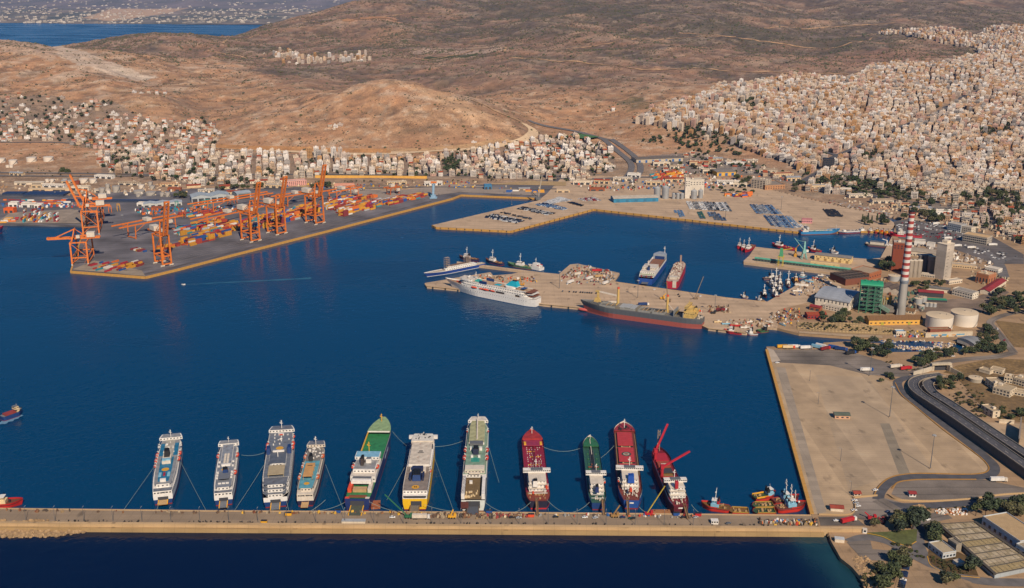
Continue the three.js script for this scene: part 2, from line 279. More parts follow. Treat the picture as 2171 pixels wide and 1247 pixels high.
{ // the sheet of hills with soil, rock and scrub tones, relief shading painted in
  const n = (NU + 1) * (NV + 1),pos = new Float32Array(n * 3),col = new Float32Array(n * 3),uv = new Float32Array(n * 2),idx = [];
  const cities = [TOWN.city,TOWN.upper,TOWN.leftTown,TOWN.strip],c = [0,0,0];
  const mix = (k,r,g,b) => { k = clamp(k);c[0] += (r - c[0]) * k;c[1] += (g - c[1]) * k;c[2] += (b - c[2]) * k;};
  for (let j = 0;j <= NV;j++) for (let i = 0;i <= NU;i++) {
    const o = j * (NU + 1) + i,d = D0 * Math.pow(D1 / D0,j / NV),px = lerp(U0,U1,i / NU),x = (px - W / 2) / FOC * d,z = -d,h = HF[o];
    pos.set([x,h,z],o * 3);uv.set([x,-z],o * 2);
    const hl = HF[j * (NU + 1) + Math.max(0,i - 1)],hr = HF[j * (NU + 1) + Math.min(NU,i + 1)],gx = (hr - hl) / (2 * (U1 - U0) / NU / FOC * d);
    const a = fbm(x / 420,z / 420,4,3),b = fbm(x / 90,z / 90,4,6),e = fbm(x / 26,z / 26,3,8),far = smooth(lerp(3750,2990,smooth(440,640,px)),lerp(4700,3650,smooth(440,640,px)),d + 260 * a);
    c[0] = 0.61;c[1] = 0.312;c[2] = 0.155;
    mix(0.4 + 1.6 * a,0.40,0.225,0.12);mix(0.35 + 1.5 * b,0.60,0.36,0.20);
    mix(far * (0.75 + 0.6 * b),0.225,0.137,0.105);
    mix(far * smooth(0.0,0.25,fbm(x / 300,z / 300,4,12) + 0.2 * b + (d > 4900 ? 0.22 * smooth(780,1000,px) : 0) + (d > 4300 && px > 1300 ? 0.1 : 0)) * 0.85,0.082,0.072,0.06);
    mix(smooth(0.12,0.3,e + 0.6 * b) * (0.6 - 0.35 * far),0.72,0.55,0.39);
    mix(smooth(0.05,0.22,fbm(x / 160,z / 160,3,22) + 0.3 * e) * smooth(40,110,h) * (0.55 - 0.3 * far),0.74,0.57,0.42);
    const jn = Math.min(NV,j + 4),jp = Math.max(0,j - 4),il = Math.max(0,i - 5),ir = Math.min(NU,i + 5),hol = (HF[j * (NU + 1) + il] + HF[j * (NU + 1) + ir] + HF[jn * (NU + 1) + i] + HF[jp * (NU + 1) + i]) / 4 - h;mix(smooth(0.3,2.6,hol) * 0.5,0.17,0.115,0.075);mix(smooth(0.3,2.8,-hol) * 0.22,0.66,0.45,0.29);  // hollows darkened towards scrub soil and crests lightened, painting relief shade
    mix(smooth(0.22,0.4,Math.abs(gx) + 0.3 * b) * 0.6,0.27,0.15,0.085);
    mix(smooth(-0.1,-0.35,fbm(x / 70,z / 70,3,31)) * 0.45,0.27,0.18,0.09);
    if (h < 14) mix((1 - smooth(6,14,h)) * 0.6,0.33,0.25,0.17);
    for (const [p,r_,g_,b_,k] of TINTS) if (inside(p,x + 25 * n2(x / 60,z / 60,44),z + 25 * n2(x / 50,z / 90,47))) mix(k * (0.75 + 0.5 * b),r_,g_,b_);
    if (h < 26 && (inside(TOWN.belt,x,z) || inside(TOWN.lower,x,z))) mix(0.75,0.25,0.225,0.2);
    for (const t of cities) if (inside(t,x,z)) mix(0.7,0.27,0.21,0.16);
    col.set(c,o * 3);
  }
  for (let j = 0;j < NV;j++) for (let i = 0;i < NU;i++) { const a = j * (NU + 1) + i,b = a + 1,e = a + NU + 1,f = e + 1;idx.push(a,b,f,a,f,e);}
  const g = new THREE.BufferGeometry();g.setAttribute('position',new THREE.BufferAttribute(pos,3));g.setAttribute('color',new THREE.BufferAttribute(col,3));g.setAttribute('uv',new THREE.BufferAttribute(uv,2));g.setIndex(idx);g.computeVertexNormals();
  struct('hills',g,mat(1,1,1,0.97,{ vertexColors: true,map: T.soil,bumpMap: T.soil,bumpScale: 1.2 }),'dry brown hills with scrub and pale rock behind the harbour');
}
{ // water
  const g = new THREE.PlaneGeometry(44000,30000,1,1).rotateX(-Math.PI / 2).toNonIndexed();g.translate(0,0,-11000);
  const p = g.attributes.position,u = g.attributes.uv;for (let i = 0;i < p.count;i++) u.setXY(i,p.getX(i),-p.getZ(i));
  const m = new THREE.MeshPhysicalMaterial({ roughness: 0.34,roughnessMap: T.gusts,ior: 1.33,bumpMap: T.waves,bumpScale: 1.1,specularIntensity: 1 });m.color.setRGB(0.0,0.033,0.09);
  struct('sea',g,m,'deep blue harbour water with fine ripples');
}
{ // open sea outside the mole: darker than the harbour water, with a paler shelf along the stones
  const nx = 80,nz = 60,pos = [],col = [],uv = [],idx = [];for (let j = 0;j <= nz;j++) for (let i = 0;i <= nx;i++) { const x = lerp(-700,320,i / nx),t = j / nz,z = -716 + 1500 * t * t * t + 40 * t,sh = Math.max(Math.exp(-(z + 712) / 9),Math.exp(-Math.max(0,212 + (z + 715) * 0.17 - x) / 7)) * (0.75 + 0.6 * fbm(x / 22,z / 9,3,91));pos.push(x,0.03,z);uv.push(x,-z);col.push(0.012 * sh,lerp(0.0045,0.05,clamp(sh)),lerp(0.026,0.062,clamp(sh)));}
  for (let j = 0;j < nz;j++) for (let i = 0;i < nx;i++) { const a = j * (nx + 1) + i,b = a + 1,e = a + nx + 1,f = e + 1;idx.push(a,e,f,a,f,b);}
  const g = new THREE.BufferGeometry();g.setAttribute('position',new THREE.Float32BufferAttribute(pos,3));g.setAttribute('color',new THREE.Float32BufferAttribute(col,3));g.setAttribute('uv',new THREE.Float32BufferAttribute(uv,2));g.setIndex(idx);g.computeVertexNormals();
  struct('open_sea',g,new THREE.MeshPhysicalMaterial({ vertexColors: true,roughness: 0.18,ior: 1.33,bumpMap: T.waves,bumpScale: 1.3 }),'dark open sea outside the mole with a paler shallow rim');
}
const plainH = (X,d,s = 10480) => 2 + (d - s) * 0.003 + smooth(15500,25000,d) * 620 * (0.8 + 0.5 * fbm(X / 3000,d / 3000,4)) + smooth(14000,19000,d) * 90 * fbm(X / 1200,d / 1200,3);
{ // far plain beyond the bay, rising to a mountain foot
  const nx = 300,nz = 110,pos = [],col = [],idx = [],uv = [];
  for (let j = 0;j <= nz;j++) for (let i = 0;i <= nx;i++) {
    const d = 10300 * Math.pow(26000 / 10300,j / nz),x = lerp(-400,2600,i / nx),X = (x - W / 2) / FOC * d,s = 10480 + 160 * fbm(X / 900,3,3) + (x > 330 ? -500 * smooth(330,520,x) : 0) + (x < 200 ? 250 * smooth(200,60,x) : 0);
    const h = d < s ? -3 : plainH(X,d,s);
    pos.push(X,h,-d);uv.push(X,d);
    const t = fbm(X / 700,d / 1600,4,4),f = fbm(X / 160,d / 420,3,14),k = clamp(0.5 + 1.6 * t),r = clamp(0.5 + 2.2 * f);let c = [lerp(0.05,0.17,k),lerp(0.065,0.135,k),lerp(0.06,0.11,k)];
    if (r > 0.72) c = c.map((q) => q * 1.35 + 0.02);if (d > 15500) { const q = clamp(0.5 + 1.3 * t + 0.8 * f);c = [lerp(0.07,0.17,q),lerp(0.08,0.145,q),lerp(0.085,0.15,q)];} const run = inside([[520,40],[700,22],[1180,20],[1060,30],[700,47]].map(([a,b]) => { const q = G(a * 0.337,b * 0.95,6);return [q.x,q.z];}),X,-d);if (run) c = [0.40,0.27,0.17];
    col.push(...c);
  }
  for (let j = 0;j < nz;j++) for (let i = 0;i < nx;i++) { const a = j * (nx + 1) + i,b = a + 1,e = a + nx + 1,f = e + 1;idx.push(a,b,f,a,f,e);}
  const g = new THREE.BufferGeometry();g.setAttribute('position',new THREE.Float32BufferAttribute(pos,3));g.setAttribute('color',new THREE.Float32BufferAttribute(col,3));g.setAttribute('uv',new THREE.Float32BufferAttribute(uv,2));g.setIndex(idx);g.computeVertexNormals();
  struct('plain',g,mat(1,1,1,0.97,{ vertexColors: true,key: 'plain' }),'hazy flat plain with fields across the far bay');
}

// ---------- quays and level ground ----------
const M_ = {
  asphalt: hex('#77757a',0.9,T.asphalt),conc: hex('#bfa78c',0.93,T.concrete),slabs: hex('#b19b80',0.93,T.slabs),mole: hex('#94836f',0.93,T.concrete),dirt: hex('#a58a6b',0.96,T.concrete),road: hex('#706c6b',0.92,T.road),darkroad: hex('#55555a',0.92,T.road),dry: hex('#8f7348',0.97,T.soil),grass: hex('#5d6436',0.97,T.soil),edge: hex('#b98d46',0.85),coping: hex('#b99d78',0.9),yard: hex('#8a8177',0.93,T.asphalt),
};
function slab(name,pts,m,label,top = GH,bottom = -6) { return struct(name,prism(polyAt(pts,top),bottom,top),m,label);}
const EDGE = {
  terminal: [[-420,466],[180,478.4],[150,575],[308,587],[380,569.5],[500,538],[690,490],[960,420],[977.5,413],[1133,419.5],[1142,424.7]],
  cars: [[1142,424.7],[916,477.3],[925,482],[1083,490],[1258.6,443.4],[1400,459],[1690,491.7],[1833,490],[1880,492]],
};
const terminal = slab('container_terminal',[...EDGE.terminal,[1160,410],[1200,366],[-420,366]],M_.asphalt,'dark asphalt container terminal with orange cranes along its quay');
const carTerminal = slab('car_terminal',[...EDGE.cars,[1900,474],[1850,445],[1720,410],[1500,372],[1200,366],[1160,410]],M_.conc,'pale concrete quay with rows of new cars');
const grainPier = slab('grain_pier',[[1892,500],[1892,545],[1840,549],[1805,546.4],[1601.6,523.3],[1589,541.6],[1576.6,553],[1577,557],[1778.6,581],[1776,583],[1700,595],[1692,603],[1626.6,639.7],[1655,655],[1720,640],[1860,560],[1900,540]],M_.conc,'concrete pier with a yellow warehouse and harbour cranes');
const repairPier = slab('repair_pier',[[1655,655],[1626.6,639.7],[1540,631],[1301,597],[1313.8,578.7],[1225,559],[1208.6,560.7],[1185,581],[1147,577.4],[968.5,554.3],[968.5,558],[1110,575],[1085,581],[1045,584],[1040,577],[985,586],[901,600],[905,607],[985,615],[1100,637],[1152,645.4],[1224,652],[1488,689.5],[1502,696.5],[1582,706],[1624.7,693.6],[1647.8,695.5]],M_.conc,'long pale repair pier with moored ships on both sides');
const powerGround = slab('industrial_ground',[[1892,500],[1900,474],[1930,452],[2000,430],[2700,400],[2700,760],[2200,760],[2060,752],[2044.6,744],[2050,726.6],[1961,719],[1874,718],[1790,713.8],[1694,707],[1647.8,695.5],[1655,655],[1720,640],[1860,560],[1900,540],[1892,545]],M_.dirt,'dusty ground of the old power station');
const southYard = slab('south_yard',[[1746,726.6],[1796,723.7],[1868,728],[1888.7,746.8],[2044.6,744],[2060,752],[2200,760],[2700,760],[2700,1500],[1900,1500],[1844,1250],[1820,1218],[1807,1203],[1783,1184],[1762,1147],[1756,1128],[1730,1112],[1721,1092.6],[1624.5,735],[1744,732]],M_.dirt,'ground around the empty concrete yard');
const mole = slab('mole',[[1721,1092.6],[1060,1086.5],[420,1083],[0,1078],[-420,1074],[-420,1103],[300,1108],[1000,1112],[1730,1117]],M_.mole,'long concrete breakwater mole where the ferries berth');

// ---------- trees ----------
// crown of many small leaf faces spread through a few lobes
function crownGeo(n,lobes,leaf,s) {
  const save = seed;seed = s;const q = [],col = [];
  for (let i = 0;i < n;i++) {
    const l = lobes[i % lobes.length],th = rr(0,6.283),ph = Math.acos(rr(-0.9,1)),r = Math.pow(rnd(),0.33),c = V(l[0] + l[3] * r * Math.sin(ph) * Math.cos(th),l[1] + l[4] * r * Math.cos(ph),l[2] + l[3] * r * Math.sin(ph) * Math.sin(th));
    const a = V(rr(-1,1),rr(-0.6,0.6),rr(-1,1)).normalize().multiplyScalar(leaf * rr(0.6,1.2)),b = V(rr(-1,1),rr(-1,1),rr(-1,1)).cross(a).normalize().multiplyScalar(leaf * rr(0.5,1));
    q.push([c.clone().sub(a).sub(b),c.clone().add(a).sub(b),c.clone().add(a).add(b),c.clone().sub(a).add(b)]);
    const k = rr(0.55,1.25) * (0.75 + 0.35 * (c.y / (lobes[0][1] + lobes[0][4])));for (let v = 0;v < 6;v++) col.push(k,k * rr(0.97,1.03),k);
  }
  seed = save;const g = quads(q);g.setAttribute('color',new THREE.Float32BufferAttribute(col,3));return g;
}
const trunkGeo = (h,r,limbs = 3) => join([cyl(r,r * 0.55,h,7),...Array.from({ length: limbs },(_,i) => beam(V(0,h * 0.7,0),V(Math.cos(i * 2.1) * h * 0.45,h * 1.25,Math.sin(i * 2.1) * h * 0.45),r * 0.8,r * 0.4,5))]);
const LEAF = (r,g,b) => mat(r,g,b,0.9,{ vertexColors: true });
const leafs = [LEAF(0.066,0.082,0.03),LEAF(0.045,0.066,0.03),LEAF(0.105,0.1,0.045),LEAF(0.036,0.052,0.03)];
const bark = hex('#5b4636',0.95);
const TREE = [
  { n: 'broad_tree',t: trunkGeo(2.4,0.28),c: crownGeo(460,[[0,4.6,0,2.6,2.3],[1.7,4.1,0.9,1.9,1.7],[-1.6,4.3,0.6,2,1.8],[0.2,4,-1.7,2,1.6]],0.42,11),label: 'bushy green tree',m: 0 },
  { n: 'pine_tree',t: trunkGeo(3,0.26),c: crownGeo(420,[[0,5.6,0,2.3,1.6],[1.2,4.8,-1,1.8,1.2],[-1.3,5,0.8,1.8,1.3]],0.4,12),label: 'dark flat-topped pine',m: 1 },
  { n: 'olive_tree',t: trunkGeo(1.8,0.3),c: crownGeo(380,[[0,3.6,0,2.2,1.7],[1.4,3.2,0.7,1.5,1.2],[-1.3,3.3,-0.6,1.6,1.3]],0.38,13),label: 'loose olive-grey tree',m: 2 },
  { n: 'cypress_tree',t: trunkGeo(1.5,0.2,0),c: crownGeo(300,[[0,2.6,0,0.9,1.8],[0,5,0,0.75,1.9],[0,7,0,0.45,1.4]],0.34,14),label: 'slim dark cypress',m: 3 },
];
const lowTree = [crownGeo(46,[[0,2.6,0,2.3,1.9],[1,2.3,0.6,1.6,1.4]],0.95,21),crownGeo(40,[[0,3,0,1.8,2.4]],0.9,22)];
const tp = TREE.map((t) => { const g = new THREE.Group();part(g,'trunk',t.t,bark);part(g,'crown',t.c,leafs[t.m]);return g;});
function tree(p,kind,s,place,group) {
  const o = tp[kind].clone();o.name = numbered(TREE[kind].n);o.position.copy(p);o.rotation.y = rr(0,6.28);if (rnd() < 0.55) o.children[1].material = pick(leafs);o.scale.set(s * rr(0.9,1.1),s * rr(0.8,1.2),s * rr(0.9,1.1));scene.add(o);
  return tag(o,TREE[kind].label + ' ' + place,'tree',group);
}
function scatter(name,geo,m,list,label,category) {    // list of [position, scale, colour]
  const im = new THREE.InstancedMesh(geo,m,list.length);im.name = numbered(name);const c = new THREE.Color();
  list.forEach(([p,s,k,ry],i) => { _q.setFromAxisAngle(UPV,ry ?? rnd() * 6.28);const sv = s.isVector3 ? s : V(s,s,s);im.setMatrixAt(i,_m.compose(p,_q,sv));if (k) im.setColorAt(i,c.setRGB(...k));});
  scene.add(im);return tag(im,label,category,null,'stuff');
}

// ---------- towns ----------
// names of places for telling look-alikes apart
const MARKS = [['the striped chimney',1920,560],['the metal grain silos',1400,405],['the blue warehouse',1340,422],['the green football pitch',1235,290],['the curving highway',1340,365],['the yellow wall',830,378],['the twin hall depot',445,418],['the round hill',700,320],['the valley head',440,260],['the oil tanks',55,330],['the wooded park',1500,295],['the diagonal avenue',1850,310],['the new car rows',1640,450],['the coast crossroads',1700,400],['the boat basin',1950,460],['the upper city edge',1900,170],['the left hillside',100,230],['the dark office block',1780,345],['the grey office building',2080,500],['the right edge',2150,390]];
function where(p) {
  const [x,y] = pix(p);let best = null,bd = 1e9;for (const m of MARKS) { const d = Math.hypot(x - m[1],(y - m[2]) * 1.6);if (d < bd) { bd = d;best = m;} }
  const dx = x - best[1],dy = y - best[2];return (bd < 22 ? 'beside ' : Math.abs(dx) > Math.abs(dy) * 1.5 ? (dx < 0 ? 'left of ' : 'right of ') : dy < 0 ? 'above ' : 'below ') + best[0];
}
const TONES = [['ivory','#cfbeaa'],['white','#dcd5ce'],['cream','#c9ae92'],['off-white','#c0b0a3'],['pale grey','#9f9893'],['pinkish','#bf9c8c'],['sand coloured','#b59579'],['ochre','#b58c60']];
const toneMats = TONES.map(([,h]) => hex(h,0.85)),roofMats = ['#b8a389','#a08a72','#c6b59d','#9a9088'].map((h) => hex(h,0.95)),tileMat = hex('#b0552f',0.9,T.tiles),winMat = mat(0.055,0.06,0.075,0.35),greyRail = hex('#cfc8bd',0.8);
function blockGeo(w,d,fl,style,s) {
  const save = seed;seed = s;const H = fl * 3.1 + 0.6,out = { wall: [box(w,H,d)],roof: [box(w - 0.5,0.12,d - 0.5,0,H,0)],bal: [],win: [],hut: [],H };
  const pr = [[w,0.7,0.25,0,d / 2 - 0.13],[w,0.7,0.25,0,-d / 2 + 0.13],[0.25,0.7,d - 0.54,w / 2 - 0.13,0],[0.25,0.7,d - 0.54,-w / 2 + 0.13,0]];
  for (const [a,b,c,x,z] of pr) out.wall.push(box(a,b,c,x,H + 0.003,z));
  out.hut.push(box(3.2,2.6,3.4,rr(-w / 5,w / 5),H + 0.124,rr(-d / 5,d / 5)),box(3.7,0.2,3.9,0,H + 2.73,0));out.hut[1].translate(out.hut[0].attributes.position.getX(0) + 1.6,0,out.hut[0].attributes.position.getZ(0) - 1.7);
  for (let f = 0;f < fl;f++) {
    const y = f * 3.1 + 0.5;
    for (const sgn of [1,-1]) {
      const bw = style === 1 ? w * 0.55 : w * 0.94,bx = style === 1 ? (sgn * w * 0.19) : 0;
      if (f && style < 3) out.bal.push(join([box(bw,0.2,1.5,bx,y - 0.25,sgn * (d / 2 + 0.76)),box(bw,0.85,0.12,bx,y - 0.047,sgn * (d / 2 + 1.44))]));
      const n = Math.max(2,Math.round(w / 3.2));for (let k = 0;k < n;k++) out.win.push(box(style === 2 ? w / n * 0.8 : 1.7,f && style < 3 ? 2.2 : 1.5,0.08,(k + 0.5) / n * w * 0.92 - w * 0.46,y + (f && style < 3 ? 0.05 : 0.7),sgn * (d / 2 + 0.003)));
      const ns = Math.max(1,Math.round(d / 5));if (style !== 1) for (let k = 0;k < ns;k++) out.win.push(box(0.08,1.4,1.3,sgn * (w / 2 + 0.003),y + 0.8,(k + 0.5) / ns * d * 0.8 - d * 0.4));
    }
  }
  seed = save;return out;
}
function houseGeo(w,d,fl,tiled,s) {
  const save = seed;seed = s;const H = fl * 3.1,o = { wall: [box(w,H,d)],roof: [],bal: [],win: [],hut: [],H };
  if (tiled) { o.roof.push(gable(w,d,1.9,H + 0.003,0.5));o.wall.push(gableEnds(w,d,1.88,H));} else { o.roof.push(box(w + 0.5,0.25,d + 0.5,0,H + 0.003,0));o.hut.push(box(2.6,2.2,2.8,rr(-2,2),H + 0.26,rr(-1,1)));}
  if (fl > 1) o.bal.push(join([box(w * 0.8,0.2,1.6,0,3,d / 2 + 0.81),box(w * 0.8,0.9,0.12,0,3.203,d / 2 + 1.54)]));
  for (let f = 0;f < fl;f++) for (const sgn of [1,-1]) { for (const k of [-0.3,0,0.3]) o.win.push(box(1.5,1.5,0.08,k * w,f * 3.1 + 0.9,sgn * (d / 2 + 0.003)));for (const k of [-0.25,0.25]) o.win.push(box(0.08,1.4,1.2,sgn * (w / 2 + 0.003),f * 3.1 + 0.9,k * d));}
  seed = save;return o;
}
const tint = (g,c) => { const n = g.attributes.position.count,a = new Float32Array(n * 3);for (let i = 0;i < n;i++) a.set(c,i * 3);g.setAttribute('color',new THREE.BufferAttribute(a,3));return g;};
const far = (o,roof) => join([tint(join(o.wall.map((g) => g.clone())),[1,1,1]),tint(join(o.roof.map((g) => g.clone())),roof ?? [0.74,0.68,0.6]),...(o.hut.length ? [tint(join(o.hut.map((g) => g.clone())),[0.95,0.95,0.95])] : []),...(o.bal.length ? [tint(join(o.bal.map((g) => g.clone())),[0.95,0.96,0.97])] : []),tint(join(o.win.map((g) => g.clone())),[0.16,0.17,0.2])]);
const BLOCKS = [],HOUSES = [];
for (let i = 0;i < 18;i++) { const fl = [2,3,3,4,4,5,5,6,7][i % 9],w = [11,9,13,10,12,9,11,10,11][i % 9],d = [11,10,9,12,10,11,12,10,10][(i * 4) % 9];BLOCKS.push({ g: blockGeo(w,d,fl,i % 4,100 + i),fl,roof: i % 4,w,d });}
for (let i = 0;i < 12;i++) { const fl = [1,2,1,2,3,2][i % 6];HOUSES.push({ g: houseGeo([8,9,11,10,9,12][i % 6],[7,8,8,9,9,8][i % 6],fl,i % 3 === 1,200 + i),fl,tiled: i % 3 === 1 });}
function protoOf(b,kind) {
  const g = new THREE.Group();b.wall = part(g,'wall',b.g.wall.map((q) => q.clone()),toneMats[0]);
  const rf = part(g,b.tiled ? 'tiled_roof' : 'roof',b.g.roof.map((q) => q.clone()),b.tiled ? tileMat : roofMats[b.roof ?? 0]);if (b.g.hut.length) part(rf,'stair_hut',b.g.hut.map((q) => q.clone()),C.wallw);
  b.g.bal.forEach((q) => part(g,'balcony',q.clone(),greyRail));part(g,'window_strip',b.g.win.map((q) => q.clone()),winMat);return b.proto = g;
}
const NUM = ['','one','two','three','four','five','six','seven','eight','nine','ten'];
const roofWord = ['tan roof','brown roof','pale roof','grey roof'];
const sitesB = [],sitesH = [],treeSpots = [];
const AVENUE = [[1765,335],[1850,300],[1930,262],[2010,225],[2080,190]].map(([x,y]) => onLand(x,y));
const STREETS = [AVENUE,[[1700,398],[1800,405],[1905,430],[2000,447]].map(([x,y]) => onLand(x,y)),[[1690,392],[1745,360],[1775,330],[1700,315],[1560,290]].map(([x,y]) => onLand(x,y))];
const PARKS = [polyOn([[1360,300],[1440,268],[1560,290],[1590,330],[1500,330],[1440,318]]),polyOn([[1700,388],[1790,375],[1900,396],[1960,415],[1960,436],[1850,425]]),polyOn([[2040,440],[2100,400],[2171,420],[2171,470]]),polyOn([[1560,225],[1600,212],[1640,226],[1600,240]]),polyOn([[920,352],[960,330],[985,352],[960,368]]),polyOn([[1815,335],[1860,318],[1880,330],[1840,348]]),polyOn([[2070,275],[2140,262],[2150,282],[2080,296]])];
const offRoad = (x,z,r) => { for (const s of STREETS) for (let i = 0;i < s.length - 1;i++) { const a = s[i],b = s[i + 1],dx = b.x - a.x,dz = b.z - a.z,t = clamp(((x - a.x) * dx + (z - a.z) * dz) / (dx * dx + dz * dz));if (Math.hypot(x - a.x - t * dx,z - a.z - t * dz) < r) return false;} return true;};
function fill(poly,ang,fn,lot = 13.5,street = 7) {
  const xs = poly.map((p) => p[0]),zs = poly.map((p) => p[1]),cx = (Math.min(...xs) + Math.max(...xs)) / 2,cz = (Math.min(...zs) + Math.max(...zs)) / 2,R = Math.hypot(Math.max(...xs) - cx,Math.max(...zs) - cz),c = Math.cos(ang),s = Math.sin(ang);
  const pa = 5 * lot + street,pb = 2 * lot + street;
  for (let A = -R;A < R;A += pa) for (let B = -R;B < R;B += pb) for (let i = 0;i < 5;i++) for (let j = 0;j < 2;j++) {
    const a = A + i * lot + rr(-0.8,0.8),b = B + j * lot + rr(-0.8,0.8),wob = 46 * n2(a / 330,b / 330,5),x = cx + a * c - b * s + wob,z = cz + a * s + b * c + 46 * n2(a / 260,b / 260,9);
    if (!inside(poly,x,z) || !offRoad(x,z,15)) continue;
    const p = V(x,land(x,z) - 0.6,z);let pk = false;for (const q of PARKS) if (inside(q,x,z)) pk = true;
    const [sx] = pix(p);if (sx < -60 || sx > 2240) continue;
    fn(p,-ang + (j ? Math.PI : 0) + rr(-0.05,0.05),pk);
  }
}
seed = 77;
fill(TOWN.city,0.42,(p,ry,pk) => {
  if (pk) { if (rnd() < 0.8) treeSpots.push(p);if (rnd() < 0.9) return;}
  const [x,y] = pix(p);const edge = fbm(p.x / 130,p.z / 130,2,51);if (rnd() < 0.1 + (edge > 0.25 ? 0.3 : 0)) { treeSpots.push(p);return;}
  const tall = smooth(2150,1400,x) * 0.55 + 0.25 * (y < 300 ? 1 : 0),r = rnd();let fl = 2 + Math.floor(r * 2.7 + tall * rnd() * 4.2);
  const b = pick(BLOCKS.filter((q) => Math.abs(q.fl - fl) < 1.1)) ?? pick(BLOCKS);sitesB.push([p,ry,b,x,y]);
},12.3,4.2);
fill(TOWN.upper,0.2,(p,ry) => { if (rnd() < 0.3) { if (rnd() < 0.5) treeSpots.push(p);return;} sitesB.push([p,ry,pick(BLOCKS),...pix(p)]);},15,8);
fill(TOWN.valley,0.1,(p,ry) => { if (rnd() < 0.35) return;sitesB.push([p,ry,pick(BLOCKS),...pix(p)]);},24,14);
fill(TOWN.strip,-0.16,(p,ry,pk) => {
  const [x,y] = pix(p),r = rnd();if (pk || r < 0.36) { if (r < 0.33 || pk) treeSpots.push(p);return;}
  if (x < 470 || y < 325 || (rnd() < 0.4)) { if (rnd() < 0.62) sitesH.push([p,ry,pick(HOUSES),x,y]);else sitesB.push([p,ry,pick(BLOCKS.filter((q) => q.fl < 5)),x,y]);} else sitesB.push([p,ry,x > 640 && x < 740 && rnd() < 0.5 ? pick(BLOCKS.filter((q) => q.fl > 6)) : pick(BLOCKS.filter((q) => q.fl < 4 + 3 * rnd() * rnd())),x,y]);
},14.5,7);
fill(TOWN.belt,0.2,(p,ry) => { const r = rnd();if (r < 0.3) sitesH.push([p,ry,pick(HOUSES),...pix(p)]);else if (r < 0.6) treeSpots.push(p);},16,8);
fill(TOWN.lower,0.5,(p,ry) => { const r = rnd(),[x,y] = pix(p);if (r < 0.3) sitesB.push([p,ry,pick(BLOCKS.filter((q) => q.fl < 5)),x,y]);else if (r < 0.45) sitesH.push([p,ry,pick(HOUSES),x,y]);else if (r < 0.86) treeSpots.push(p);},14,6);
fill(TOWN.leftTown,-0.1,(p,ry) => {
  const [x,y] = pix(p),dens = smooth(215,290,y) * 0.5 + 0.16 + 0.5 * fbm(p.x / 110,p.z / 110,2,61),r = rnd();if (r > dens) { if (rnd() < 0.16) treeSpots.push(p);return;}
  if (rnd() < 0.22) { treeSpots.push(p);return;} sitesH.push([p,ry + rr(-0.3,0.3),pick(HOUSES),x,y]);
},14,7);
for (const [x,y] of [[285,197],[300,198],[316,199],[333,200],[350,199],[700,268],[712,270],[722,267],[708,274],[560,115],[1005,302],[1290,238],[1300,235],[1345,252]]) { const p = onLand(x,y);sitesH.push([p.setY(p.y - 0.5),rr(-0.3,0.3),pick(HOUSES),x,y]);}
function settle(list,kinds,keep,name,category,word,stuffLabel,group) {
  const D = (s) => s[0].distanceTo(camera.position);const show = (s) => s[3] > 2 && s[3] < 2168;list.sort((a,b) => (show(b) - show(a)) || D(a) - D(b));
  const tone = (x,e) => x < 1320 && rnd() < 0.55 ? pick([0,1,1,3]) : Math.floor(Math.pow(rnd(),e) * TONES.length);
  list.slice(0,keep).forEach(([p,ry,b,x]) => {
    const t = tone(x,1.25),o = (b.proto ?? protoOf(b)).clone();o.name = numbered(name);o.position.copy(p);o.rotation.y = ry;o.scale.y = rr(0.93,1.08);
    o.children[0].material = toneMats[t];scene.add(o);
    tag(o,`${TONES[t][0]} ${NUM[b.fl]}-storey ${word} with ${b.tiled ? 'red tiled roof' : b.roof === undefined ? 'flat roof' : roofWord[b.roof]} ${where(p)}`,category,group);
  });
  const rest = list.slice(keep),m = mat(1,1,1,0.85,{ vertexColors: true,key: name });
  const groups = new Map();rest.forEach((s) => { if (!groups.has(s[2])) groups.set(s[2],[]);groups.get(s[2]).push(s);});
  // one mass of the far ones: a few shapes, each an instanced copy under one root
  const root = new THREE.Group();root.name = numbered('distant_' + name + 's');scene.add(root);tag(root,stuffLabel,category,null,'stuff');
  groups.forEach((l,b) => {
    const im = new THREE.InstancedMesh(far(b.g,b.tiled ? [0.62,0.3,0.18] : null),m,l.length);im.name = 'building_mass';const c = new THREE.Color();
    l.forEach(([p,ry,,x],i) => { _q.setFromAxisAngle(UPV,ry);im.setMatrixAt(i,_m.compose(p,_q,V(rr(0.88,1.1),rr(0.85,1.15),rr(0.9,1.1))));c.set(TONES[tone(x,1.3)][1]).multiplyScalar(rr(0.82,1.06));im.setColorAt(i,c);});
    root.add(im);im.userData.kind = 'stuff';
  });
  console.log(name,list.length);
}
settle(sitesB,BLOCKS,300,'apartment_block','apartment building','apartment block','thousands of cream and white apartment buildings climbing the hillside','apartment blocks of the harbour town');
settle(sitesH,HOUSES,300,'house','house','house','small pale houses scattered over the left hillside','houses of the left hillside');
